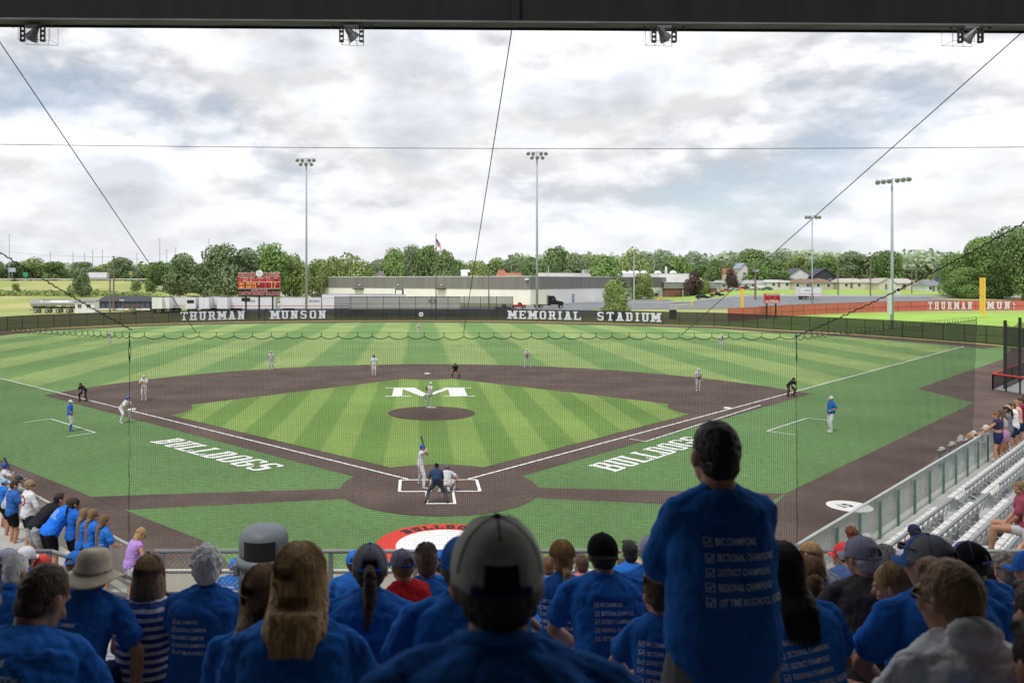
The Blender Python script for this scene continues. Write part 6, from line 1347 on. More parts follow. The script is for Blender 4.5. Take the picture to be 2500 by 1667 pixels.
def cap_parts(J, P_, col, front=None, back=False, brimcol=None, hole=True, helmet=False):
    H_ = J['head']; M = J['HM'].copy()
    if back: M = M @ Matrix.Rotation(math.pi, 3, 'Z')
    W_ = lambda x, y, z: H_ + M @ V((x, y, z)); rx, ry, rz_ = (.090, .110, .100) if not helmet else (.108, .125, .125); zc = .028; cy = -.016 if not back else .012
    b = MB(); nu, nv = 32, 12; v1 = math.pi * (.56 if not helmet else .68)
    idx = {}
    for i in range(nv + 1):
        th = v1 * i / nv
        for j in range(nu):
            ph = 2 * math.pi * j / nu; idx[i, j] = len(b.v); fl = 1.0 if i < nv else .985
            b.v.append(W_(rx * math.sin(th) * math.cos(ph) * fl, cy + ry * math.sin(th) * math.sin(ph) * fl, zc + rz_ * math.cos(th) * (1 + .06 * math.sin(th) * (math.sin(ph) > 0))))
    for i in range(nv):
        for j in range(nu):
            ph = (2 * math.pi * (j + .5) / nu); d = abs((ph - 1.5 * math.pi + math.pi) % (2 * math.pi) - math.pi)
            if hole and not helmet and i >= nv - 4 and d < .50 * math.sqrt(max(0, 1 - ((nv - i - 1) / 4.2) ** 2)): continue
            if helmet and i >= nv - 4 and abs((ph - .5 * math.pi + math.pi) % (2 * math.pi) - math.pi) < 1.05: continue
            fr_ = abs((ph - .5 * math.pi + math.pi) % (2 * math.pi) - math.pi) < 1.0
            b.f.append((idx[i, j], idx[i + 1, j], idx[i + 1, (j + 1) % nu], idx[i, (j + 1) % nu])); b.m.append(1 if (front and fr_) else 0)
    m0 = cloth(col) if not helmet else plain(col, .2)
    o = b.build('crown' if not helmet else 'shell', [m0, cloth(front) if front else m0], P_, smooth=True)
    sd_ = o.modifiers.new('t', 'SOLIDIFY'); sd_.thickness = .004; sd_.offset = -1
    s_ = MB()
    for k in range(0 if helmet else 6):
        ph = math.pi / 6 + k * math.pi / 3
        if abs((ph - 1.5 * math.pi + math.pi) % (2 * math.pi) - math.pi) < .3: n_ = 6
        else: n_ = 11
        s_.tube([W_(rx * 1.006 * math.sin(v1 * t / 12) * math.cos(ph), cy + ry * 1.006 * math.sin(v1 * t / 12) * math.sin(ph), zc + rz_ * 1.006 * math.cos(v1 * t / 12) * (1 + .06 * math.sin(v1 * t / 12) * (math.sin(ph) > 0))) for t in range(n_)], .0016, 4)
    if not helmet:
        s_.ell(W_(0, cy, zc + rz_ + .002), (.009, .009, .006), M, 10, 6)
        if hole: s_.tube([W_(rx * 1.01 * math.cos(1.5 * math.pi + t) * .98, cy + ry * 1.01 * math.sin(1.5 * math.pi + t) * .98, zc + rz_ * math.cos(v1) + .010) for t in [-.62 + .124 * q for q in range(11)]], .009, 6)
        s_.build('seams', cloth(brimcol or front or col), o, smooth=True)
    # brim
    br = MB(); n1, n2 = 12, 5; bl = .072 if not helmet else .045; vs = []
    for lay in (0, 1):
        for i in range(n2 + 1):
            for j in range(n1 + 1):
                ph = math.pi / 2 + (j / n1 - .5) * 1.9; t = i / n2; x = rx * math.cos(ph); y = cy + ry * math.sin(ph) * .99; z = zc + rz_ * math.cos(math.pi * .53)
                ext = bl * t * math.cos((j / n1 - .5) * math.pi * .96) ** .6 if abs(j / n1 - .5) < .5 else 0
                vs.append(W_(x * (1 + .06 * t), y + ext, z - .006 * t - (x * x) * 3.2 * t - lay * .004 + (.006 if helmet else 0)))
    st_ = (n1 + 1) * (n2 + 1); fs = []
    for i in range(n2):
        for j in range(n1):
            a = i * (n1 + 1) + j; fs.append((a, a + 1, a + n1 + 2, a + n1 + 1)); fs.append((a + st_, a + n1 + 1 + st_, a + n1 + 2 + st_, a + 1 + st_))
    br.add(vs, fs); br.build('brim', cloth(brimcol or front or col) if not helmet else m0, o, smooth=True)
    return o
def bucket_hat(J, P_, col):
    H_ = J['head']; M = J['HM']; prof = [(.172, .002), (.170, .045), (.160, .075), (.120, .094), (.040, .100), (.030, .112), (.012, .150), (.004, .172), (.000, .180)]
    b = MB(); n = 30; vs = []
    for k, (z, r_) in enumerate(prof):
        for j in range(n):
            a = 2 * math.pi * j / n; w_ = .012 * math.sin(a * 2 + 1) + .008 * math.sin(3 * a) if k > 5 else 0; vs.append(H_ + M @ V((r_ * math.cos(a), -.01 + r_ * 1.12 * math.sin(a), z - .03 + w_ * (k - 5) / 2)))
    b.add(vs, [(i * n + j, (i + 1) * n + j, (i + 1) * n + (j + 1) % n, i * n + (j + 1) % n) for i in range(len(prof) - 1) for j in range(n)])
    o = b.build('hat', cloth(col), P_, smooth=True); s = o.modifiers.new('t', 'SOLIDIFY'); s.thickness = .004
    MB().tube([H_ + M @ V((.102 * math.cos(a * math.pi / 15), -.01 + .114 * math.sin(a * math.pi / 15), .022)) for a in range(31)], .008, 5).build('band', cloth(tuple(c * .7 for c in col)), o, smooth=True)
LINES = ['BVC CHAMPIONS', 'SECTIONAL CHAMPIONS', 'DISTRICT CHAMPIONS', 'REGIONAL CHAMPIONS', '1ST TIME IN SCHOOL HISTORY']
TXT = None
def print_mesh():
    global TXT
    if TXT: return TXT
    b = MB(); X = V((1, 0, 0)); Y = V((0, 1, 0))
    for i, l_ in enumerate(LINES):
        y = -i * .034
        put_text(b, l_, V((.026, y, 0)), X, Y, .0235, wid=(.095, .138, .128, .134, .185)[i] * 1.02)
        for x0, y0, x1, y1 in ((0, -.003, .019, -.0015), (0, .0155, .019, .017), (0, -.003, .0018, .017), (.0172, -.003, .019, .017)): b.poly([(x0, y + y0, 0), (x1, y + y0, 0), (x1, y + y1, 0), (x0, y + y1, 0)])
        b.poly([(.004, y + .007, 0), (.0075, y + .001, 0), (.0085, y + .004, 0), (.0055, y + .0095, 0)]); b.poly([(.0075, y + .001, 0), (.0095, y + .001, 0), (.0165, y + .013, 0), (.0145, y + .0145, 0)])
    TXT = (b.v, b.f); return TXT
def printer(J, root, scale=1.0, skew=0.0, col=(.85, .87, .90), s_at=.74, dx=-.105):
    def f(shirt):
        me = shirt.data; bvh = BVHTree.FromPolygons([v.co for v in me.vertices], [tuple(p.vertices) for p in me.polygons]); vs, fs = print_mesh()
        o = J['mid'].lerp(J['neck'], (s_at - .5) * 2); up = J['up2']; lat = J['lat']; fw = J['sfw']; out = []
        c, s = math.cos(R(skew)), math.sin(R(skew)); last = None
        for v in vs:
            x, y = (v.x * scale + dx * scale), v.y * scale; x, y = x * c - y * s, x * s + y * c
            p = o + lat * x + up * y - fw * .6; h = bvh.ray_cast(p, fw)
            if h[0] is None: h = bvh.find_nearest(p + fw * .45)
            out.append(h[0] - fw * .0035)
        MB().add(out, fs).build('back_print', cloth(col), shirt)
    return f
def person(label, J, loc=(0, 0, 0), rz=0.0, s=1.0, vox=.011, skin=(.50, .26, .17), shirt=None, sleeve=.62, loose=.012, shirt_s0=-.06, hood=False, pants=None, pleg=.45, shoes=(.6, .6, .6), hair='short', hc=(.04, .022, .012), hat=None, text=False, tscale=1.35, tskew=0.0, group='spectators in the stand', wd=1.0, fem=False, legs=True, head_at=None, face=False, curl=(.5, .5), top=None, collar=None, nstr=0, hlen=.15, extra=None, socks=None, stripe=None, sunglasses=None, seed=1, wr=1.0, tdx=-.105):
    if head_at is not None:
        t = rot((J['top'] + V((0, 0, .014 if not hat else .006))) * s, 'Z', rz); loc = V(head_at) - t
    root = thing('person', label, 'person', loc, rz, group, s); far = vox > .0115
    body = rm(body_mb(J, vox, wd, fem, legs, curl, bool(shirt) and sleeve > .1), 'body', skinm(skin), root, vox, sm_=2)
    if shirt:
        b = MB(); b.loft(torso_secs(J, .016, wd, s0=shirt_s0 - .1, s1=1.05, loose=loose), 22)
        for i in (0, 1):
            a, e_, w_ = J[f'sh{i}'], J[f'el{i}'], J[f'wr{i}']; b.cap(J['neck'] + J['up2'] * .018, a + J['up2'] * .002, .050, .058)
            if sleeve > 0: b.cap(a, a.lerp(e_, min(1, sleeve)), .063, .062 + .014 * (sleeve < 1))
            if sleeve > 1: b.cap(e_, e_.lerp(w_, min(.96, sleeve - 1)), .056, .040)
        if hood: b.ell(J['neck'] - J['sfw'] * .085 + J['up2'] * .01, (.098, .048, .060), None, 14, 9); b.cap(J['neck'] + J['lat'] * .085 + J['up2'] * .01, J['neck'] - J['lat'] * .085 + J['up2'] * .01, .036, .036)
        if collar: pass
        sh = rm(b, 'shirt' if not hood else 'hoodie', shirt if not isinstance(shirt, tuple) else cloth(shirt), root, vox, .026 * wr if not far else .013, TXC, 2, printer(J, root, tscale / 1.35 * 1.35, tskew, dx=tdx) if text else None)
        if collar: MB().tube([J['neck'] + J['up2'] * .030 + J['lat'] * (.072 * math.cos(a)) + J['sfw'] * (.074 * math.sin(a)) for a in [math.pi * 2 * q / 16 for q in range(17)]], .016, 6).build('collar', cloth(collar), sh, smooth=True)
    if pants:
        b = MB(); b.loft(torso_secs(J, .016 if shirt_s0 > .05 else .006, wd * (1.03 if shirt_s0 > .05 else .98), s0=-.16, s1=.28 if shirt_s0 > .05 else .10), 18)
        for i in (0, 1):
            h_, k_, a_ = J[f'hip{i}'], J[f'kn{i}'], J[f'an{i}']; lw = .012 if pleg > 1.2 else .024; q = k_ if pleg >= 1 else h_.lerp(k_, .25 + pleg * .9); b.cap(h_, q, .092 * wd + lw, .058 + lw + (.012 if pleg < 1 else 0))
            if pleg > 1: b.cap(k_, k_.lerp(a_, pleg - 1), .060 + lw * .8, .046 + lw)
        rm(b, 'shorts' if pleg < 1 else 'trousers', pants if not isinstance(pants, tuple) else cloth(pants), root, vox, .014 if not far else .008, TXC, 2)
    if legs and shoes:
        for i in (0, 1):
            b = MB(); a, t = J[f'an{i}'], J[f'toe{i}']; b.cap(a + V((0, -.02, -.035)), t + V((0, 0, .0)), .043, .036); b.cap(a + V((0, -.01, -.03)), a + V((0, -.01, .02)), .042, .044); rm(b, 'shoe', cloth(shoes), root, max(vox, .010), sm_=1)
        if socks:
            for i in (0, 1): MB().cap(J[f'kn{i}'].lerp(J[f'an{i}'], .25), J[f'an{i}'], .064, .045).build('sock', cloth(socks), root, smooth=True)
    if hair:
        h_ = rm(hair_mb(J, hair, bool(hat), hlen), 'hair', hairm(hc), root, vox * (.8 if not far else 1), .012 if not far else .008, TXH, 1)
        if nstr and not hat: strands(J, hair, seed, nstr, hlen).build('locks', hairm(tuple(min(1, c * 1.35) for c in hc)), h_, smooth=True)
    if hat:
        if hat[0] == 'bucket': bucket_hat(J, root, hat[1])
        else: 
            kw = dict(hat[2]) if len(hat) > 2 else {}; g_ = cap_parts(J, root, hat[1], helmet=(hat[0] == 'helmet'), **kw)
            hr_ = thing_part('helmet' if hat[0] == 'helmet' else 'cap', g_)
    if face or sunglasses:
        H_ = J['head']; M = J['HM']
        if sunglasses:
            zo = {'face': (.100, .004), 'up': (.075, .105), 'cap': (.10, .07)}[sunglasses]; b = MB()
            for s_ in (-1, 1): b.ell(H_ + M @ V((s_ * .032, zo[0] - .008, zo[1])), (.028, .009, .018), M, 12, 7); b.tube([H_ + M @ V((s_ * .058, zo[0] - .012, zo[1] + .006)), H_ + M @ V((s_ * .086, .03, zo[1] + .006)), H_ + M @ V((s_ * .086, -.01, zo[1]))], .003, 5)
            b.tube([H_ + M @ V((-.012, zo[0], zo[1] + .004)), H_ + M @ V((.012, zo[0], zo[1] + .004))], .003, 5); b.build('sunglasses', plain((.012, .012, .015), .2), root, smooth=True)
        if face:
            for s_ in (-1, 1): eb = MB().ell(H_ + M @ V((s_ * .031, .083, .006)), (.0125, .008, .0075), M, 10, 7).build('eye', plain((.75, .74, .72), .3), body, smooth=True); MB().ell(H_ + M @ V((s_ * .031, .0895, .006)), (.005, .003, .005), M, 8, 6).build('iris', plain((.05, .03, .02), .2), eb) if False else None
            b = MB()
            for s_ in (-1, 1): b.tube([H_ + M @ V((s_ * .016, .094, .024)), H_ + M @ V((s_ * .032, .094, .029)), H_ + M @ V((s_ * .048, .084, .024))], .0035, 5); b.ell(H_ + M @ V((s_ * .031, .0895, .006)), (.0055, .003, .0055), M, 8, 6)
            b.build('brows', hairm(hc), body); MB().tube([H_ + M @ V((-.022, .088, -.054)), H_ + M @ V((0, .096, -.056)), H_ + M @ V((.022, .088, -.054))], [.003, .0055, .003], 6).build('lips', plain((.36, .13, .11), .5), body, smooth=True)
    if extra: extra(J, root)
    return root
def thing_part(nm, o): o.name = nm; return o
# ---- seated pose facing the field; hands: 'knees', 'lap', 'bench', 'clasp'
def seat(lean=12, slump=6, hy=0, hp=8, hands='knees', sw=.185, side=0, tw=0, knees=.14, tl=1.0, hr=0, shrug=0.0):
    hd = {'knees': ((-.13, .36, .16), (.13, .36, .16)), 'lap': ((-.06, .24, .12), (.06, .26, .14)), 'bench': ((-.33, .02, .02), (.33, .02, .02)), 'clasp': ((-.04, .46, .20), (.04, .46, .20)), 'left_bench': ((-.33, .0, .02), (.13, .36, .16)), 'right_bench': ((-.10, .36, .16), (.34, .12, .02)), 'chin': ((-.12, .34, .16), (.06, .24, .50))}[hands]
    return pose(pz=.10, lean=lean, slump=slump, hy=hy, hp=hp, hands=hd, sw=sw, side=side, tw=tw, tl=tl, hr=hr, shrug=shrug, feet=((-knees - .02, .47, -.43), (knees + .02, .47, -.43)), kh=((-.25, .6, 1), (.25, .6, 1)), eh=((-1, -.3, -.3), (1, -.3, -.3)))
BLUE = (.028, .165, .60); BLUE2 = (.024, .14, .50); NAVY = (.018, .03, .075); BLK = (.012, .012, .014)
SK1 = (.50, .26, .17); SK2 = (.56, .32, .22); SK3 = (.32, .16, .09)
BRN = (.09, .048, .026); DBR = (.04, .025, .017); BLD = (.66, .40, .20); LBR = (.28, .155, .075); GRY = (.55, .54, .53); HBLK = (.008, .007, .007)
def SP_(x, y, D): return P(x * Q, y * Q, D)
def sit(x, y, D, label, J=None, s=1.0, **k):
    k.setdefault('vox', .008 if D < 3.3 else (.0095 if D < 6.5 else .0115)); q_ = .72 + .42 * ((x * 7 + y * 3) % 10) / 10; k.setdefault('shirt', (BLUE[0] * q_ * (1.3 - .4 * q_), BLUE[1] * q_, BLUE[2] * q_)); k.setdefault('pants', BLK); return person(label, J or seat(), rz=k.pop('rz', 0.0), s=s, head_at=SP_(x, y, D), **k)
# ---- the crowd, read off the photo: head x, head-top y (2352 px view), distance
sit(1141, 1178, 1.55, 'person nearest the camera in a grey and blue cap and blue polo, seen from behind', seat(14, 10, hp=3, hands='knees', sw=.20), hat=('cap', (.56, .55, .52), (('front', (.04, .22, .60)), ('brimcol', (.012, .025, .09)))), hc=DBR, collar=BLUE, wd=1.06, text=False, vox=.007, wr=.8)
J = pose(lean=3, hy=4, hp=2, hands=((-.05, .38, 1.16), (.05, .38, 1.14)), eh=((-.38, -.05, -.9), (.18, -.1, -1)), sw=.148, feet=((-.14, 0, 0), (.14, 0, 0)))
person('tall person standing alone with short dark hair in a printed blue T-shirt', J, head_at=SP_(1643, 956, 2.84), s=1.0, vox=.0075, shirt=BLUE2, text=True, tscale=1.42, hc=(.012, .009, .008), hair='buzz', pants=(.20, .20, .21), pleg=.6, rz=R(4), shirt_s0=-.24, nstr=0, loose=.045, sleeve=.8, wr=.7, seed=4, tdx=-.075, wd=.88)
sit(128, 1287, 3.0, 'large blurred person at lower left with dark brown hair and printed blue shirt', seat(26, 14, hy=-24, hp=30, hands='clasp', sw=.19), text=True, tscale=1.5, tskew=-5, hc=BRN, hair='buzz', vox=.0075, nstr=0, seed=8, wd=1.2)
sit(690, 1246, 2.75, 'person with long straight blonde hair at the centre left in a plain blue shirt', seat(18, 12, hy=6, hands='clasp', sw=.175), hair='long', hc=(.72, .42, .20), fem=True, vox=.0075, nstr=1900, hlen=.06, seed=5, wd=.98)
sit(604, 1296, 3.35, 'person with light brown hair half hidden behind the long blonde hair', seat(16, 10, hy=20, hands='clasp', sw=.165), hair='long', hc=LBR, fem=True, nstr=900, hlen=.10, seed=6, wd=.92)
sit(850, 1245, 4.0, 'person with a long brown ponytail through a cap, beside the boy in red', seat(14, 10, hy=4, hands='clasp', sw=.18, tl=1.05), hair='pony', hc=(.07, .035, .018), hat=('cap', (.25, .25, .26), (('front', (.03, .16, .50)),)), fem=True, nstr=0, seed=3, wd=1.12, shirt_s0=.14)
sit(475, 1252, 4.9, 'person with short curly white hair in a printed blue T-shirt on the bench at left', seat(6, 4, hy=14, hp=8, hands='knees', sw=.185, tl=1.05), hair='curly', hc=(.95, .94, .90), text=True, tscale=1.25, fem=True, nstr=300, wd=1.16, seed=9, shirt_s0=.14, tdx=-.125)
def stripes():
    m = bpy.data.materials.new('striped_knit'); m.use_nodes = True; t = m.node_tree; b = t.nodes['Principled BSDF']; b.inputs['Roughness'].default_value = .9
    co = t.nodes.new('ShaderNodeTexCoord'); w_ = t.nodes.new('ShaderNodeTexWave'); w_.wave_type = 'BANDS'; w_.bands_direction = 'Z'; w_.inputs['Scale'].default_value = 6.6; w_.inputs['Distortion'].default_value = .5; w_.inputs['Detail'].default_value = 1; t.links.new(co.outputs['Object'], w_.inputs['Vector'])
    r = t.nodes.new('ShaderNodeValToRGB'); r.color_ramp.interpolation = 'CONSTANT'; r.color_ramp.elements[0].color = (.02, .07, .30, 1); r.color_ramp.elements[1].color = (.78, .70, .72, 1); r.color_ramp.elements[1].position = .55; t.links.new(w_.outputs[0], r.inputs[0]); t.links.new(r.outputs[0], b.inputs['Base Color']); return m
sit(344, 1273, 5.1, 'person with a light brown bob in a blue and white striped top', seat(6, 6, hp=4, hands='lap', sw=.165), shirt=stripes(), sleeve=.12, hair='bob', hc=(.26, .16, .09), fem=True, pants=NAVY, nstr=420, seed=2)
sit(218, 1262, 4.9, 'person in a wide tan bucket hat leaning on one arm', seat(16, 8, hy=-35, hp=6, hands='right_bench', sw=.19, side=4), hat=('bucket', (.60, .52, .40)), hc=GRY, hair='short', pants=(.03, .05, .12), text=True, tscale=1.3, tdx=-.16)
sit(-42, 1300, 3.5, 'blue-shirted shoulder cut off by the left edge', seat(10, 8, hands='knees'), hc=BRN)
sit(40, 1270, 6.2, 'person with neat white hair and glasses strap in a blue polo at far left', seat(10, 8, hy=-20, hands='knees'), hc=(.85, .85, .84), hair='short', nstr=160, collar=BLUE)
sit(20, 1257, 7.4, 'person in a lavender cap with a reddish ponytail at the left edge', seat(8, 6, hy=-20), hat=('cap', (.40, .40, .52)), hair='lowpony', hc=(.16, .06, .02), fem=True)
sit(62, 1252, 8.3, 'person in a white cap next to the lavender cap at far left', seat(8, 6, hy=-10), hat=('cap', (.65, .66, .70)), hc=BRN)
sit(98, 1271, 8.5, 'person in a bright red cap worn backwards at the left', seat(8, 6, hy=-15, hp=12), hat=('cap', (.60, .06, .05), (('back', True),)), shirt=(.5, .5, .55), hc=GRY)
sit(176, 1262, 8.2, 'person in a plain blue cap partly behind the tan bucket hat', seat(8, 6, hy=-15), hat=('cap', (.03, .16, .55)), shirt=BLUE, hc=LBR)
sit(540, 1280, 11.6, 'person in a blue cap and printed shirt seated low behind the litter bin', seat(8, 6, hy=10), hat=('cap', (.03, .14, .50)), text=True, tscale=1.4, hc=BRN, vox=.0115)
sit(922, 1258, 5.2, 'boy in a red football shirt and grey-blue cap turned to the left', seat(4, 4, hy=-2, hands='lap', sw=.15), s=.86, rz=R(32), shirt=(.55, .02, .025), sleeve=.6, hat=('cap', (.22, .22, .27), (('front', (.17, .17, .24)), ('brimcol', (.03, .08, .35)))), hc=LBR, pants=(.5, .02, .03), text=False, face=True)
sit(978, 1245, 5.7, 'person with swept-up greying brown hair and printed blue shirt', seat(10, 8, hy=8), hair='short', hc=(.15, .11, .08), text=True, tscale=1.25, fem=True, nstr=240, seed=12)
sit(1012, 1262, 8.1, 'person in a blue cap near the red turf crest', seat(8, 6), hat=('cap', (.03, .16, .60)), hc=BRN)
sit(815, 1262, 8.2, 'person in a bright blue cap left of the brown ponytail', seat(8, 6), hat=('cap', (.03, .18, .62)), hc=BRN, fem=True)
sit(1062, 1228, 3.3, 'blue-shirted person mostly hidden behind the nearest grey cap', seat(12, 8, hy=-6, sw=.20), hat=('cap', (.04, .17, .55)), hc=BRN, wd=1.05)
sit(1290, 1240, 5.8, 'person with a short golden ponytail and printed blue shirt', seat(8, 6, hy=4, sw=.17), hair='lowpony', hc=(.34, .19, .07), text=True, tscale=1.3, fem=True, nstr=300, tdx=-.15, seed=14)
sit(1383, 1221, 4.75, 'broad person in a black cap worn backwards and printed blue T-shirt', seat(12, 8, hands='knees', sw=.215, tl=1.05), hat=('cap', (.010, .010, .012), (('back', True), ('hole', False))), text=True, tscale=1.28, hc=DBR, wd=1.14, pants=(.5, .48, .52), pleg=.6, tdx=-.075)
sit(1505, 1313, 3.95, 'small boy with short brown hair beside the tall standing person', seat(8, 6, hy=14, hp=10, sw=.15), s=.80, text=True, tscale=1.5, tskew=-4, hc=BRN, hair='short', shirt=BLUE2, nstr=260, seed=15)
sit(1493, 1228, 6.2, 'person in a lavender cap and blue shirt just left of the standing person', seat(12, 8, hy=-6, sw=.20), hat=('cap', (.42, .38, .50)), hc=GRY, hair='buzz', wd=1.1)
sit(1446, 1238, 8.4, 'dark-haired person with sunglasses pushed up on the head', seat(8, 6), hair='short', hc=HBLK, fem=True, sunglasses='up')
sit(1430, 1280, 8.6, 'small brown-haired child by the front railing', seat(8, 6), s=.8, hc=BRN, shirt=(.2, .2, .25)); sit(1461, 1282, 8.7, 'small blonde child by the front railing', seat(8, 6), s=.8, hc=BLD, shirt=(.3, .1, .4), hair='bob', fem=True)
sit(1336, 1270, 8.5, 'brown-haired child half hidden behind the black cap', seat(8, 6), s=.85, hc=BRN, shirt=(.55, .2, .2)); sit(1258, 1276, 8.6, 'reddish-haired child behind the golden ponytail', seat(8, 6), s=.85, hc=(.16, .07, .03), shirt=BLUE)
sit(1562, 1262, 8.4, 'person in a purple top peeping out by the tall standing person', seat(8, 6), s=.9, hc=DBR, shirt=(.25, .08, .4))
sit(1792, 1244, 3.5, 'person with very long black hair right of the tall standing person', seat(10, 8, hy=-5, sw=.18, side=-6), hair='long', hc=HBLK, text=True, tscale=1.3, tskew=6, fem=True, nstr=900, hlen=.11, s=.95, seed=17, tdx=-.10, wd=1.1)
sit(1856, 1276, 5.0, 'person with pinned-up light brown hair and sunglasses on the head', seat(8, 6, hy=-8, sw=.165), hair='bun', hc=LBR, fem=True, nstr=200, sunglasses='up', shirt=BLUE)
sit(1860, 1244, 7.3, 'blonde person in a light grey shirt by the end of the railing', seat(8, 6, hy=8), hair='bob', hc=BLD, shirt=(.34, .34, .40), fem=True, nstr=240)
sit(1880, 1306, 6.4, 'child in a grey and blue cap in front of the blonde person', seat(8, 6, hy=-6), s=.8, hat=('cap', (.28, .27, .30), (('front', (.05, .18, .5)),)), hc=LBR, shirt=BLUE)
sit(1976, 1228, 4.75, 'person in a lavender-grey cap and dark grey T-shirt', seat(10, 6, hy=18, hands='knees', sw=.205, tl=1.05), hat=('cap', (.27, .27, .36)), hc=GRY, hair='buzz', shirt=(.075, .068, .068), wd=1.12)
sit(2030, 1249, 6.9, 'person with short grey hair behind the dark grey T-shirt', seat(8, 6), hair='short', hc=(.33, .29, .27), shirt=(.55, .55, .6), fem=True, nstr=200)
sit(2074, 1252, 8.0, 'person in a white and grey cap beside the short grey hair', seat(8, 6), hat=('cap', (.50, .50, .58)), shirt=(.5, .5, .55)); sit(2092, 1262, 7.6, 'person in a bright blue cap tucked behind the big grey cap', seat(8, 6), hat=('cap', (.03, .17, .60)), shirt=(.4, .5, .6))
sit(2038, 1291, 4.2, 'blonde girl with tied hair looking down to the left', seat(14, 8, hy=38, hp=16, hands='clasp', sw=.15), s=.9, hair='bun', hc=(.34, .21, .09), fem=True, nstr=300, face=True, rz=R(14), pants=(.03, .06, .2), pleg=.2, seed=21)
sit(2128, 1223, 3.5, 'big person in a grey cap with sunglasses perched on it', seat(12, 8, hy=26, hands='knees', sw=.215, tl=1.04), hat=('cap', (.20, .20, .22), (('front', (.04, .12, .35)),)), hc=DBR, hair='buzz', wd=1.12, sunglasses='cap', text=True, tscale=1.2, face=True)
sit(2180, 1281, 2.6, 'boy with a light brown crop in a white hooded top at lower right', seat(16, 12, hy=24, hp=4, hands='knees', sw=.175), s=.97, hood=True, shirt=(.93, .92, .95), sleeve=1.9, hc=(.32, .18, .09), hair='short', vox=.0072, nstr=0, seed=22, sunglasses='face', face=True, wr=1.3, pants=(.3, .3, .32))
sit(2222, 1240, 4.9, 'person in a black and purple cap with sunglasses and printed blue shirt', seat(10, 6, hy=30, hands='knees', sw=.20), hat=('cap', (.012, .012, .014), (('front', (.20, .12, .35)),)), hc=DBR, hair='buzz', text=True, tscale=1.25, sunglasses='face', face=True)
sit(2312, 1270, 6.1, 'person with tousled grey-blond hair at the right', seat(8, 6, hy=-8), hair='curly', hc=(.30, .24, .19), nstr=260); sit(2266, 1285, 7.6, 'dark curly-haired person behind the black cap', seat(8, 6), hair='curly', hc=DBR)
sit(2362, 1262, 5.6, 'person in a blue cap cut by the right edge', seat(8, 6, hy=40), hat=('cap', (.03, .14, .5)), face=True); sit(2385, 1330, 3.1, 'pale teal shirt shoulder cut by the right edge', seat(22, 10, hands='clasp', side=-8), shirt=(.14, .30, .38)); sit(2402, 1420, 2.3, 'bright blue shoulder at the lower right corner', seat(20, 10, hands='clasp'), shirt=BLUE)
sit(1936, 1244, 8.3, 'person in a red cap and denim jacket by the stair rail', seat(8, 6, hy=40), hat=('cap', (.55, .05, .06)), shirt=(.06, .11, .25), face=True)
for x, y, D, lab, kw in ((1956, 1208, 13.2, 'curly red-haired person low beside the right fence', dict(hair='curly', hc=(.13, .035, .015), shirt=(.3, .05, .07), fem=True)), (1991, 1222, 12.6, 'person in a grey cap and maroon shirt in the lower right seats', dict(hat=('cap', (.35, .32, .36)), shirt=(.22, .02, .05))), (2099, 1202, 12.4, 'person in a navy cap sitting on the lowest right bench', dict(hat=('cap', (.02, .025, .06)), shirt=(.22, .03, .06)))):
    sit(x, y, D, lab, seat(8, 6, hy=-10), vox=.012, **kw)
# lower right seated pair
for x, y, D, lab, kw in ((2342, 1103, 13.6, 'person with tied light hair sitting with feet up at the right edge', dict(hair='bun', hc=LBR, shirt=(.35, .08, .12), fem=True)), (2365, 1170, 12.6, 'person in white with bare crossed legs at the right edge', dict(hair='long', hc=BRN, shirt=(.65, .65, .66), fem=True)), (2350, 1262, 10.9, 'seated person with a paper bag at the right edge', dict(hair='short', hc=BRN, shirt=(.5, .48, .5)))):
    sit(x, y, D, lab, seat(0, 6, hy=40, hands='lap'), rz=R(55), vox=.012, pants=(.6, .6, .62), pleg=.1, face=True, **kw)
def on_fence(px, A, d, n, off):
    """point on the line parallel to the fence seen in this photo column"""
    a = A + n * off; k_ = (px * Q - CX) / FPX; t = (a.x - k_ * a.y) / (k_ * d.y - d.x); return a + d * t
def stander(px, ytop, label, J, A, d, n, off, z, rz, base_h=1.78, **k):
    p = on_fence(px, A, d, n, off); t = rot(J['top'], 'Z', rz); zt = H - (ytop * Q - CY) / FPX * (p.y + t.y); s = (zt - z) / t.z
    s = max(.78, min(1.12, s)); tt = t * s; loc = V((p.x - tt.x * .6, p.y - tt.y * .6, z)); k.setdefault('vox', .011)
    return person(label, J, loc=loc, rz=rz, s=s, **k)
GL_ = 'young fans standing along the left fence'
ld = (NL0, dL, nLi); FZ = 1.88
def lean_pose(l=28, hy=0, hp=0, **k): return pose(lean=l, slump=k.pop('slump', 8), hy=hy, hp=hp, hands=((-.16, .52, 1.06), (.16, .52, 1.06)), eh=((-1, -.2, -.6), (1, -.2, -.6)), py=-.1, feet=((-.13, -.12, 0), (.13, -.06, 0)), **k)
def relax(hy=0, hp=4, lean=3, h=None, **k): return pose(lean=lean, hy=hy, hp=hp, hands=h or ((-.10, .28, 1.04), (.12, .28, 1.06)), eh=((-1, -.5, -.5), (1, -.5, -.5)), **k)
rF = R(-42)
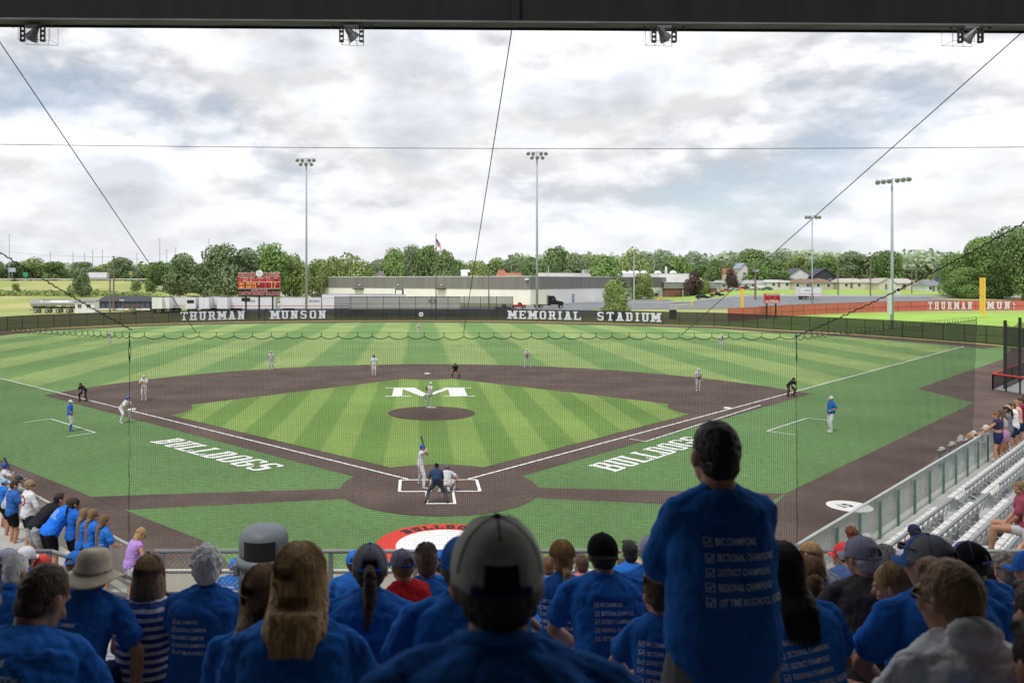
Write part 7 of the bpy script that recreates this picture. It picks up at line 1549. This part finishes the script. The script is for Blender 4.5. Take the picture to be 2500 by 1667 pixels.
for px, yt, lab, J, off, kw in (
 (9, 1100, 'fan in a light blue cap at the far left end of the fence', relax(), .45, dict(hat=('cap', (.20, .42, .70)), shirt=BLUE, pants=BLK, hc=BRN)),
 (38, 1088, 'fan in a grey hoodie and two-tone dark cap leaning on the left fence', lean_pose(22), .5, dict(hood=True, shirt=(.36, .38, .40), sleeve=1.9, hat=('cap', (.05, .05, .06), (('front', (.25, .26, .28)),)), pants=BLK, hc=DBR)),
 (31, 1102, 'dark-haired fan in a plain blue T-shirt and black shorts, second from left', relax(hy=-10), .75, dict(shirt=(.035, .13, .42), pants=BLK, hc=DBR, wr=1.2)),
 (67, 1103, 'curly blond fan in a white T-shirt with a red round emblem', relax(hy=-15), .6, dict(shirt=(.66, .66, .70), hair='curly', hc=(.30, .20, .10), pants=(.03, .03, .035), sunglasses='face', sleeve=1.2)),
 (118, 1127, 'dark-haired fan in a black T-shirt and grey shorts bent over the fence', lean_pose(44, slump=14), .65, dict(shirt=(.018, .019, .024), pants=(.38, .39, .41), hc=(.03, .015, .014))),
 (148, 1122, 'broad fan in a printed bright blue T-shirt bent over the fence', lean_pose(40, slump=10, hy=-20), .6, dict(shirt=(.02, .17, .72), pants=BLK, text=True, tscale=1.2, hair='buzz', hc=(.10, .05, .025), wd=1.1)),
 (171, 1143, 'fan with a long black braid in blue shirt and black shorts', relax(hy=-25), .5, dict(hair='braid', hc=HBLK, skin=SK3, fem=True, shirt=(.02, .13, .55), pants=BLK)),
 (192, 1167, 'girl with long light brown hair, left one of three long-haired girls', relax(hy=-15), .55, dict(hair='verylong', hc=(.22, .13, .06), fem=True, shirt=BLUE, pants=BLK, wd=.9)),
 (212, 1168, 'long-haired girl in red shorts and sunglasses by the fence', relax(hy=-35), .5, dict(hair='verylong', hc=(.20, .115, .055), fem=True, shirt=BLUE, pants=(.5, .02, .03), sunglasses='face', face=True, wd=.9)),
 (238, 1181, 'long-haired girl in a printed blue shirt nearest the net corner', relax(hy=-35), .5, dict(hair='verylong', hc=(.16, .09, .045), fem=True, shirt=BLUE, pants=(.4, .45, .6), text=True, tscale=1.3, face=True, wd=.9))):
    stander(px, yt, lab, J, *ld, off, FZ, rF, group=GL_, shoes=(.5, .5, .5), pleg=kw.pop('pleg', .42), **kw)
def emblem():
    o = [q for q in COL.objects if q.get('label', '').startswith('curly blond fan')][0]; sh = [c for c in o.children if c.name.startswith('shirt')][0]; return sh
EMB = emblem(); J67 = relax(hy=-15)
def emb_after(sh):
    me = sh.data; bvh = BVHTree.FromPolygons([v.co for v in me.vertices], [tuple(p.vertices) for p in me.polygons]); J = J67; o = J['mid'].lerp(J['neck'], .30); b = MB()
    def pr(x, y): 
        h = bvh.ray_cast(o + J['lat'] * x + J['up2'] * y - J['sfw'] * .6, J['sfw']); return (h[0] if h[0] is not None else o - J['sfw'] * .14) - J['sfw'] * .004
    n = 28
    for i in range(n):
        a, c = 2 * math.pi * i / n, 2 * math.pi * (i + 1) / n; b.poly([pr(.085 * math.cos(a), .085 * math.sin(a)), pr(.122 * math.cos(a), .122 * math.sin(a)), pr(.122 * math.cos(c), .122 * math.sin(c)), pr(.085 * math.cos(c), .085 * math.sin(c))])
    for y in (-.045, -.03, -.015): b.poly([pr(-.055, y - .005), pr(.055, y - .005), pr(.055, y + .005), pr(-.055, y + .005)])
    b.build('emblem', cloth((.32, .02, .04)), sh)
JOBS[:] = [(o, emb_after if o == EMB else a) for o, a in JOBS]
J = pose(lean=12, slump=10, hy=-10, hp=26, hands=((-.02, .30, 1.10), (.10, .30, 1.12)), eh=((-1, -.4, -.6), (1, -.4, -.6)))
def phone(J, root): MB().box(J['wr1'] + V((-.04, .07, -.01)), (.09, .05, .16), rx=.4).build('device', plain((.015, .015, .02), .3), root, bevel=.006)
person('blonde person in a sleeveless lilac top looking down at a handheld device', J, loc=V((P(300 * Q, 0, 15.4).x, 15.4, 2.0)), rz=R(-50), s=(H - (1216 * Q - CY) / FPX * 15.4 - 2.0) / 1.70, hair='bob', hc=(.42, .27, .12), shirt=(.42, .25, .62), sleeve=0, pants=(.62, .62, .66), pleg=.5, fem=True, face=True, sunglasses='face', vox=.0105, nstr=260, extra=phone, group=None, wd=1.05)
GR_ = 'young people lined up along the right fence'; rdn = (NR0, dR, nRi); rG = R(48)
def arms_fence(): return ((-.14, .42, 1.02), (.14, .42, 1.02))
for px, yt, lab, off, kw in (
 (2290, 945, 'girl with a brown ponytail in navy shorts and crop top, first in the right line', .45, dict(hair='pony', hc=(.14, .07, .035), fem=True, shirt=(.03, .035, .07), shirt_s0=.55, sleeve=.0, pants=(.02, .03, .09), pleg=.12)),
 (2302, 935, 'girl in pink and grey shorts, second in the right line', .55, dict(hair='long', hc=BRN, fem=True, shirt=(.35, .36, .40), shirt_s0=.5, sleeve=0, pants=(.45, .2, .4), pleg=.12)),
 (2314, 930, 'blonde girl with long hair and navy shorts, third in the right line', .5, dict(hair='long', hc=BLD, fem=True, shirt=(.02, .02, .04), shirt_s0=.6, sleeve=0, pants=(.02, .03, .09), pleg=.12)),
 (2312, 919, 'dark-haired person in a dark top behind the blonde girl', .5, dict(hair='pony', hc=HBLK, fem=True, shirt=(.15, .15, .17), pants=(.3, .3, .33), skin=SK3)),
 (2327, 917, 'brown-haired person in a white T-shirt in the right line', .5, dict(hc=BRN, shirt=(.68, .68, .70), pants=NAVY, sleeve=1.6)),
 (2337, 911, 'shirtless person in navy shorts in the right line', .5, dict(hc=LBR, shirt=None, pants=(.02, .03, .09), skin=SK2)),
 (2347, 907, 'person in a maroon T-shirt with dark hair at the right edge', .5, dict(hc=(.03, .012, .01), shirt=(.20, .015, .05), pants=NAVY)),
 (2358, 905, 'last person of the right line, cut by the picture edge', .5, dict(hc=DBR, shirt=(.5, .5, .5), pants=NAVY))):
    stander(px, yt, lab, relax(hy=10, h=arms_fence()), *rdn, off, 1.88, rG, group=GR_, vox=.014, shoes=(.7, .7, .7), pleg=kw.pop('pleg', .4), **kw)
# players and coaches at the dugout beyond the right fence
for px, yt, D, lab, kw in ((2163, 1025, 31, 'player in a pale cap at the near end of the dugout rail', {}), (2187, 1013, 31.5, 'player in a pale cap, second along the dugout rail', {}), (2205, 1004, 32, 'player in a pale cap, third along the dugout rail', {}), (2207, 998, 33.2, 'player in a pale cap peeping behind the third one', {}), (2222, 1002, 33.4, 'player in a pale cap close behind the third dugout player', {}), (2228, 994, 33.0, 'person with blond hair among the dugout players', dict(nohat=1)), (2235, 988, 33.6, 'player in a pale cap and maroon sleeves at the far end of the group', {}), (2264, 975, 34.5, 'lone player in a pale cap by the girls at the fence', {})):
    nh = kw.pop('nohat', 0); p = SP_(px, yt, D); person(lab, relax(hy=30), head_at=p, rz=R(60), s=p.z / 1.80, vox=.014, shirt=(.09, .095, .10) if px < 2230 else (.42, .42, .44), pants=(.4, .4, .42), pleg=1.9, hat=None if nh else ('cap', (.50, .50, .50)), hc=BLD if nh else DBR, hair='curly' if nh else 'short', group='players by the dugout', sleeve=1.9, face=True)
# ---------------------------------------------------------------- on the field
GP = 'visiting fielders in grey'; WHT = (.70, .70, .72); GRYU = (.50, .50, .52); UMP = (.020, .024, .035)
def glove(i, col=(.10, .05, .025)):
    def f(J, root):
        w_ = J[f'wr{i}']; d = (w_ - J[f'el{i}']).normalized(); c = w_ + d * .09; b = MB(); b.ell(c, (.085, .05, .10)); 
        for k in range(4): b.cap(c + V(((k - 1.5) * .036, .01, .03)), c + V(((k - 1.5) * .044, .03, .13)), .020, .017, 8)
        b.cap(c + V((-.07, .01, 0)), c + V((-.11, .03, .07)), .022, .018, 8); rm(b, 'glove', cloth(col), root, .011)
        n_ = V((0, .012, 0)); bl = MB(); bl.tube([J['pel'] + J['up'] * .075 + J['plat'] * (.182 * math.cos(a * math.pi / 10)) + J['fw'] * (.132 * math.sin(a * math.pi / 10)) for a in range(21)], .014, 5); bl.build('belt', cloth(BLK), root)
    return f
def fielder(x, yf, yt, label, J, **k):
    p = G(x * Q, yf * Q, k.pop('z', 0.0)); zt = H - (yt * Q - CY) / FPX * p.y; rz = k.pop('rz', R(180)); s = (zt - p.z) / J['top'].z; k.setdefault('shirt', GRYU); k.setdefault('pants', k['shirt']); k.setdefault('vox', .013)
    return person(label, J, loc=p, rz=rz, s=max(.85, min(1.15, s)), pleg=k.pop('pleg', 1.9), face=True, **k)
idle = relax(h=((-.24, .22, .92), (.24, .24, .95)), lean=6)
capg = ('cap', (.62, .62, .63))
fielder(253, 791, 760, 'left fielder in a grey uniform walking, dark glove at the chest', relax(h=((-.12, .24, 1.24), (.28, .12, .86))), hat=capg, extra=glove(0, (.03, .02, .03)), group=GP)
fielder(961, 769, 743, 'centre fielder far away straight behind the pitcher', relax(h=((-.12, .24, 1.20), (.28, .12, .86))), hat=capg, extra=glove(0, (.03, .03, .03)), group=GP)
fielder(1656, 800, 766, 'right fielder in a grey uniform holding a dark glove up', relax(h=((-.12, .24, 1.26), (.28, .12, .86))), hat=capg, extra=glove(0, (.02, .02, .05)), group=GP)
fielder(623, 850, 805, 'shortstop in grey standing at the dirt edge between second and third', relax(h=((-.28, .08, .84), (.28, .10, .84))), hat=('cap', (.65, .45, .33)), extra=glove(0, (.6, .55, .45)), group=GP)
fielder(1211, 843, 800, 'second baseman in grey with legs apart right of the umpire', pose(lean=6, hands=((-.10, .26, 1.10), (.12, .26, 1.08)), eh=((-1, -.3, -.4), (1, -.3, -.4)), feet=((-.30, .05, 0), (.24, 0, 0))), hat=capg, extra=glove(1), group=GP)
fielder(1603, 897, 845, 'first baseman in grey with a glove held at the belt', relax(h=((-.30, .06, .84), (.06, .26, 1.04))), hat=capg, extra=glove(1, (.03, .05, .07)), group=GP)
fielder(331, 919, 861, 'third baseman in pale grey with dark sleeves pounding his glove', relax(h=((-.06, .32, 1.20), (.08, .32, 1.20))), hat=('cap', (.60, .55, .52)), shirt=(.62, .60, .61), extra=glove(1, (.35, .22, .10)), group=GP)
fielder(859, 862, 815, 'runner in white with a blue helmet leading off second base', relax(h=((-.30, .06, .84), (.30, .06, .84))), shirt=WHT, hat=('helmet', (.03, .07, .42)), group='home team batting side', shoes=(.6, .6, .62))
cr = lambda **k: pose(pz=.74, lean=42, slump=10, hp=-10, hands=((-.27, .30, .52), (.27, .30, .52)), eh=((-1, 0, .4), (1, 0, .4)), feet=((-.30, .02, 0), (.30, .02, 0)), kh=((-.5, 1, 0), (.5, 1, 0)), py=-.12, **k)
for x, yf, yt, rz, lab in ((1047, 868, 833, R(170), 'umpire in black crouching with hands on knees near second base'), (1815, 910, 866, R(205), 'umpire in black crouching on the first base line'), (192, 921, 878, R(160), 'umpire in black crouching on the third base line')):
    fielder(x, yf, yt, lab, cr(hy=0), rz=rz, shirt=UMP, pants=(.035, .036, .042), hat=('cap', (.012, .012, .018)), shoes=BLK, hc=DBR, group='field umpires')
fielder(1909, 992, 909, 'first base coach in a blue top and white trousers, hand on hip', pose(lean=-2, hy=25, hands=((-.20, .10, 1.06), (.22, -.02, 1.02)), eh=((-1, -.6, 0), (1, -.6, 0)), feet=((-.12, .05, 0), (.12, -.05, 0))), rz=R(95), shirt=(.025, .14, .45), pants=WHT, hat=('cap', (.68, .68, .70)), shoes=(.6, .6, .62), group='base coaches', loose=.03, sleeve=.8)
fielder(161, 990, 918, 'third base coach in a blue jersey with blue socks', pose(lean=0, hy=-10, hands=((-.22, .16, .92), (.20, .18, .94)), feet=((-.10, 0, 0), (.10, .02, 0))), rz=R(-75), shirt=(.025, .14, .60), pants=WHT, pleg=1.35, socks=(.03, .12, .5), hat=('cap', (.68, .68, .70)), shoes=(.10, .15, .40), group='base coaches', wd=1.08)
fielder(283, 970, 910, 'runner in white leaning toward home off third base', pose(pz=.78, lean=38, slump=8, hp=-12, hy=-10, hands=((-.22, .34, .66), (.20, .36, .72)), eh=((-1, 0, .3), (1, 0, .3)), feet=((-.38, .10, 0), (.30, .05, 0)), kh=((-.4, 1, 0), (.4, 1, 0)), py=-.08), rz=R(-105), shirt=WHT, hat=('helmet', (.03, .07, .42)), shoes=(.6, .6, .6), group='home team batting side', vox=.012)
# pitcher on the mound, one knee lifted
J = pose(pz=.90, lean=-4, tw=6, hy=55, hands=((-.16, .24, 1.24), (-.06, .26, 1.20)), eh=((-1, -.2, -.6), (1, -.2, -.6)), feet=((-.02, .22, .42), (.04, 0, 0)), kh=((-.1, 1, .5), (.1, 1, 0)), toes=(20, -5))
p = G(988 * Q, 936 * Q, .28); zt = H - (877 * Q - CY) / FPX * p.y; person('pitcher in grey on the mound with one knee raised', J, loc=p, rz=R(115), s=(zt - .28) / J['top'].z, vox=.012, shirt=(.56, .56, .58), pants=(.56, .56, .58), pleg=1.9, hat=capg, face=True, extra=glove(0, (.08, .045, .025)), group=GP)
# batter
J = pose(pz=.90, lean=6, hy=-60, tw=-10, hands=((.16, .20, 1.42), (.20, .16, 1.50)), eh=((-.6, .6, -.6), (.8, -.4, -.2)), feet=((-.38, .02, 0), (.34, .06, 0)), kh=((-.4, 1, 0), (.4, 1, 0)), toes=(15, -15), hp=2)
def bat(J, root):
    a = (J['wr0'] + J['wr1']) / 2; d = V((.42, -.35, .85)).normalized(); b = MB(); a2 = a - d * .02; b.tube([a2 - d * .06, a2 - d * .05, a2 + d * .3, a2 + d * .55, a2 + d * .78, a2 + d * .80], [.026, .015, .014, .030, .033, .02], 10); b.build('bat', plain((.03, .10, .14), .3), root, smooth=True)
    for i in (0, 1): MB().ell(J[f'wr{i}'] + (J[f'wr{i}'] - J[f'el{i}']).normalized() * .06, (.048, .048, .055)).build('batting_glove', cloth((.7, .7, .72)), root, smooth=True)
p = G(966 * Q, 1118 * Q); zt = H - (1020 * Q - CY) / FPX * p.y
person('batter in white pinstripes and blue helmet waiting with the bat raised', J, loc=p, rz=R(-78), s=(zt) / (J['top'].z + .02), vox=.0105, shirt=(.66, .66, .70), pants=(.66, .66, .70), pleg=1.92, hat=('helmet', (.02, .07, .42)), extra=bat, shoes=(.6, .56, .55), group='home team batting side', skin=SK2, wr=.8)
# plate umpire and catcher
J = pose(pz=.80, lean=26, slump=10, hp=10, hands=((-.26, .16, .70), (.26, .18, .62)), eh=((-1, -.3, 0), (1, -.3, 0)), feet=((-.42, -.05, 0), (.42, -.05, 0)), kh=((-.4, 1, 0), (.4, 1, 0)), py=-.05)
def pouch(J, root): b = MB(); b.box(J['pel'] - J['fw'] * .155 + J['up'] * .03, (.28, .06, .20)).box(J['pel'] + J['plat'] * .19 + J['up'] * .0, (.10, .16, .22)); b.build('ball_bag', cloth((.02, .03, .05)), root, bevel=.02)
p = G(1003 * Q, 1156 * Q); zt = H - (1067 * Q - CY) / FPX * p.y
person('plate umpire in a navy shirt and grey trousers bending behind the catcher', J, loc=p, rz=0, s=zt / J['top'].z, vox=.010, shirt=(.030, .055, .125), pants=(.085, .085, .10), pleg=1.95, hat=('cap', (.012, .013, .02), (('hole', False),)), shoes=BLK, extra=pouch, group='field umpires', hc=DBR, sleeve=.8, wd=1.08, wr=.8)
J = pose(pz=.36, lean=30, slump=14, hp=0, hands=((-.14, .48, .52), (.30, .05, .35)), eh=((-1, -.2, -.4), (1, -.2, 0)), feet=((-.26, -.02, 0), (.26, -.02, 0)), kh=((-.6, 1, .3), (.6, 1, .3)), toes=(25, -25), py=-.12)
def gear(J, root):
    for i in (0, 1): b = MB(); b.cap(J[f'kn{i}'] + V((0, .02, 0)), J[f'an{i}'] + V((0, .03, .02)), .085, .06); rm(b, 'shin_guard', cloth((.10, .10, .12)), root, .012)
    H_ = J['head']; b = MB(); b.ell(H_ + V((0, .04, -.02)), (.10, .11, .13)); rm(b, 'face_mask', plain((.03, .03, .035)), root, .013); glove(0, (.07, .035, .02))(J, root)
p = G(1026 * Q, 1131 * Q); person('catcher in grey crouching between the batter and the umpire', J, loc=p, rz=R(-6), s=1.02, vox=.011, shirt=(.60, .60, .62), pants=(.60, .60, .62), pleg=1.8, hat=('helmet', (.10, .11, .13)), extra=gear, shoes=(.6, .6, .6), group=GP, curl=(.9, .9))
# on-deck batter at far left
J = pose(pz=.93, lean=8, hy=-30, hands=((-.02, .30, 1.30), (.08, .30, 1.32)), eh=((-1, 0, -.3), (1, 0, -.3)))
person('on-deck batter in white and a blue helmet at the left edge', J, head_at=SP_(13, 1062, 28.4), rz=R(-60), s=1.03, vox=.012, shirt=(.66, .66, .70), pants=(.66, .66, .70), pleg=1.9, hat=('helmet', (.02, .07, .42)), extra=bat, group='home team batting side', face=True)
bake_jobs()
